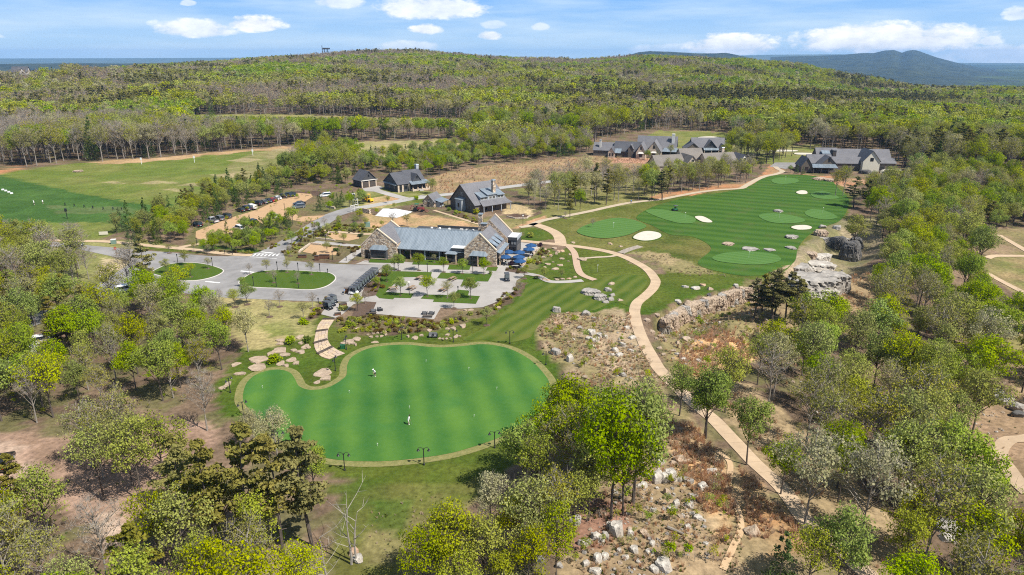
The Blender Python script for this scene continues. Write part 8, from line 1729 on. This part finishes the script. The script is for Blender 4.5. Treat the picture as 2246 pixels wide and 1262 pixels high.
for i, (u, v, lab) in enumerate([(1502, 479, 'flag on the upper west short green'), (1345, 502, 'flag on the large oval short green'), (1709, 479, 'flag on the middle short green'), (1804, 468, 'flag on the east short green by the cliff'), (1802, 427, 'flag on the far short green beside the bunker'), (1722, 397, 'flag on the topmost short green'), (1642, 567, 'flag on the large bottom green'), (1310, 598, 'flag on the small lawn inside the cart path bend')]):
    o = pn2 if i == 0 else copy_tree(pn2); o.location = G1(u, v) + Vector((0, 0, .12)); tag(o, lab, 'flag', 'flags on the short course')
def make_target(h):
    r = empty('range_target'); MB().tube([(0, 0, 0), (0, 0, h)], .12, 6).build('pole', m_white, r); MB().frus(-.5, .5, -.06, .06, h, h + 1.2, .1, .0).build('board', m_white, r); return r
tg_ = make_target(2.4)
for i, (u, v, lab) in enumerate([(427, 357, 'white range target in the middle of the driving range'), (311, 361, 'white range target by the trees of the driving range'), (555, 342, 'white range target at the dry end of the driving range')]):
    o = tg_ if i == 0 else copy_tree(tg_); o.location = G1(u, v); tag(o, lab, 'target', 'targets on the driving range')
def make_stand():
    r = empty('bag_stand'); MB().tube([(-.4, 0, 0), (0, 0, 1.0)], .05, 4).build('leg', m_iron, r); MB().tube([(.4, 0, 0), (0, 0, 1.0)], .05, 4).build('leg', m_iron, r); MB().lathe([(.17, .35), (.2, 1.15), (.0, 1.2)], sides=7).build('bag', m_iron, r); return r
bs = make_stand()
for i, (a, b) in enumerate([(430, 1172), (490, 1179), (555, 1186), (612, 1193), (680, 1199), (745, 1202), (800, 1204), (935, 1199)]):
    o = bs if i == 0 else copy_tree(bs); o.location = G1(*K(0, 60, .334, [(a, b)])[0]); tag(o, f'dark bag stand on the range tee, {ORD[i]} from the golfers', 'bag stand', 'bag stands on the range tee')
for i, (a, b) in enumerate([(20, 1070), (40, 1077), (60, 1085), (78, 1094)]):
    r = empty('tee_block', G1(*K(0, 60, .334, [(a, b)])[0]), .4, f'white block on the range edge, {ORD[i]} from the frame edge of the tee', 'marker', 'white blocks at the range tee'); MB().frus(-.5, .5, -.25, .25, 0, .5, .06).build('block', m_bag, r); MB().box(-.4, .4, -.2, .2, .503, .58).build('lid', m_bag, r)

# ------------------------------------------------------------------ people
m_skin = M('skin', (.42, .26, .18), rough=.6); m_shirt = M('white_shirt', (.78, .78, .76), rough=.8); m_short = M('dark_shorts', (.05, .05, .06), rough=.8); m_khaki = M('khaki_trousers', (.30, .24, .17), rough=.8); m_hair = M('brown_hair', (.05, .03, .02), rough=.8); m_blue = M('blue_shirt', (.16, .26, .45), rough=.8); m_shoe = M('white_shoes', (.7, .7, .68), rough=.6); m_club = M('steel_shaft', (.5, .5, .52), rough=.3, metal=.8)
def person(p, rz_, bend, top, bottom, label, cap=None, bare_legs=True, hands=None):
    r = empty('person', p, rz_, label, 'person')
    c, s_ = math.cos(bend), math.sin(bend)          # torso leans towards +y
    hip = Vector((0, -.06 * (bend > .2), .90)); up = lambda t_, sx=0: hip + Vector((sx, s_ * t_, c * t_))
    V = []; E = []; Rd = []
    def nd(q, rr): V.append(tuple(q)); Rd.append(rr); return len(V) - 1
    pel = nd(hip, .155); w1 = nd(up(.18), .145); w2 = nd(up(.36), .165); nk = nd(up(.52), .09); n2 = nd(up(.60), .06); hd1 = nd(up(.70), .10); hd2 = nd(up(.80), .085); E += [(pel, w1), (w1, w2), (w2, nk), (nk, n2), (n2, hd1), (hd1, hd2)]
    hnd = []
    for sx in (-1, 1):
        sh = nd(up(.46, sx * .19), .07); tgt = hands or (up(.46) + Vector((0, s_ * .25 + .05, -.62 + .05 * c))); hand = Vector((sx * (.04 if bend > .2 else .26), tgt.y, tgt.z)); sp_ = up(.46, sx * .19)
        el = nd((sp_ + hand) / 2 + Vector((sx * .06, -.06, 0)), .05); wr = nd(sp_.lerp(hand, .93), .036); ha = nd(hand + Vector((0, .0, -.06)), .04); E += [(w2, sh), (sh, el), (el, wr), (wr, ha)]; hnd.append(hand)
        hp = nd(hip + Vector((sx * .10, 0, -.06)), .105); kn = nd(Vector((sx * .13, .05, .48)), .068); an = nd(Vector((sx * .14, -.02, .09)), .046); to = nd(Vector((sx * .16, .16, .045)), .042); E += [(pel, hp), (hp, kn), (kn, an), (an, to)]
    me = bpy.data.meshes.new('body'); me.from_pydata(V, E, []); o = obj('body', me, r)
    o.modifiers.new('skin', 'SKIN'); sk = me.skin_vertices[0].data
    for i, rr in enumerate(Rd): sk[i].radius = (rr, rr)
    sk[0].use_root = True; sb = o.modifiers.new('smooth', 'SUBSURF'); sb.levels = sb.render_levels = 1
    dg = bpy.context.evaluated_depsgraph_get(); me2 = bpy.data.meshes.new_from_object(o.evaluated_get(dg)); o.modifiers.clear(); o.data = me2
    me2.materials.clear()
    for m_ in (m_skin, top, bottom, m_shoe): me2.materials.append(m_)
    ax_ = up(1) - hip
    for f in me2.polygons:
        q = f.center; t_ = (q - hip).dot(ax_); lat = abs(q.x)
        arm = min((q - h_).length for h_ in hnd) < .30
        f.material_index = 3 if q.z < .13 else 0 if (t_ > .56 or (arm and q.z > .5 and q.y > -.2 and bend > .2)) else (0 if (bare_legs and q.z < .46) else 2) if t_ < .04 or q.z < .86 and not arm else 1
        f.use_smooth = True
    hcen = up(.77); MB().add(*(lambda b_: ([tuple(v.co) for v in b_.verts], [tuple(v.index for v in f.verts) for f in b_.faces]))((lambda b_: (bmesh.ops.create_uvsphere(b_, u_segments=10, v_segments=6, radius=.118), b_.verts.ensure_lookup_table(), b_.verts.index_update(), b_)[-1])(bmesh.new()))).build('cap' if cap else 'hair', cap or m_hair, r, hcen + Vector((0, -.01, .035)))
    if cap: MB().frus(-.08, .08, .07, .22, -.01, .012, .02).build('brim', cap, r, hcen + Vector((0, s_ * .02, .05)))
    return r, hnd
def putter(r, hnd, lab):
    h_ = (hnd[0] + hnd[1]) / 2; M_ = r.matrix_basis; A_ = M_ @ (h_ + Vector((0, 0, .12))); B_ = M_ @ (Vector((0, h_.y + .18, .03))); g_ = empty('putter', B_, r.rotation_euler.z, lab, 'golf club'); MB().tube([A_ - B_, Vector((0, 0, 0))], .014, 5).build('shaft', m_club, g_); 
    for ch_ in g_.children: ch_.rotation_euler.z = -g_.rotation_euler.z
    MB().box(-.09, .05, -.025, .025, -.03, .02).build('club_head', m_club, g_)
r, hn = person(G1(*K3([(962, 300)])[0]) + Vector((0, 0, .09)), R(150), .62, m_shirt, m_short, 'golfer in white shirt and dark shorts bending over a putt by the inlet', m_shirt); putter(r, hn, 'putter held by the golfer near the inlet')
r, hn = person(G1(*K3([(1168, 597)])[0]) + Vector((0, 0, .09)), R(-70), .42, m_shirt, m_shirt, 'golfer all in white putting in the middle of the green', None, True); putter(r, hn, 'putter held by the golfer in white')
person(G1(756, 647) + Vector((0, 0, .05)), R(-90), .05, m_blue, m_khaki, 'attendant in a blue shirt standing beside the brown stand', None, False)
person(G1(76, 450), R(100), .1, m_shirt, m_short, 'range golfer in white at the west end of the tee', m_shirt); person(G1(95, 448), R(80), .3, m_shirt, m_khaki, 'range golfer bending beside the bag stands', None, False); person(G1(1384, 447), 0, .05, m_blue, m_short, 'walker in dark clothes on the far cart path', None, False)
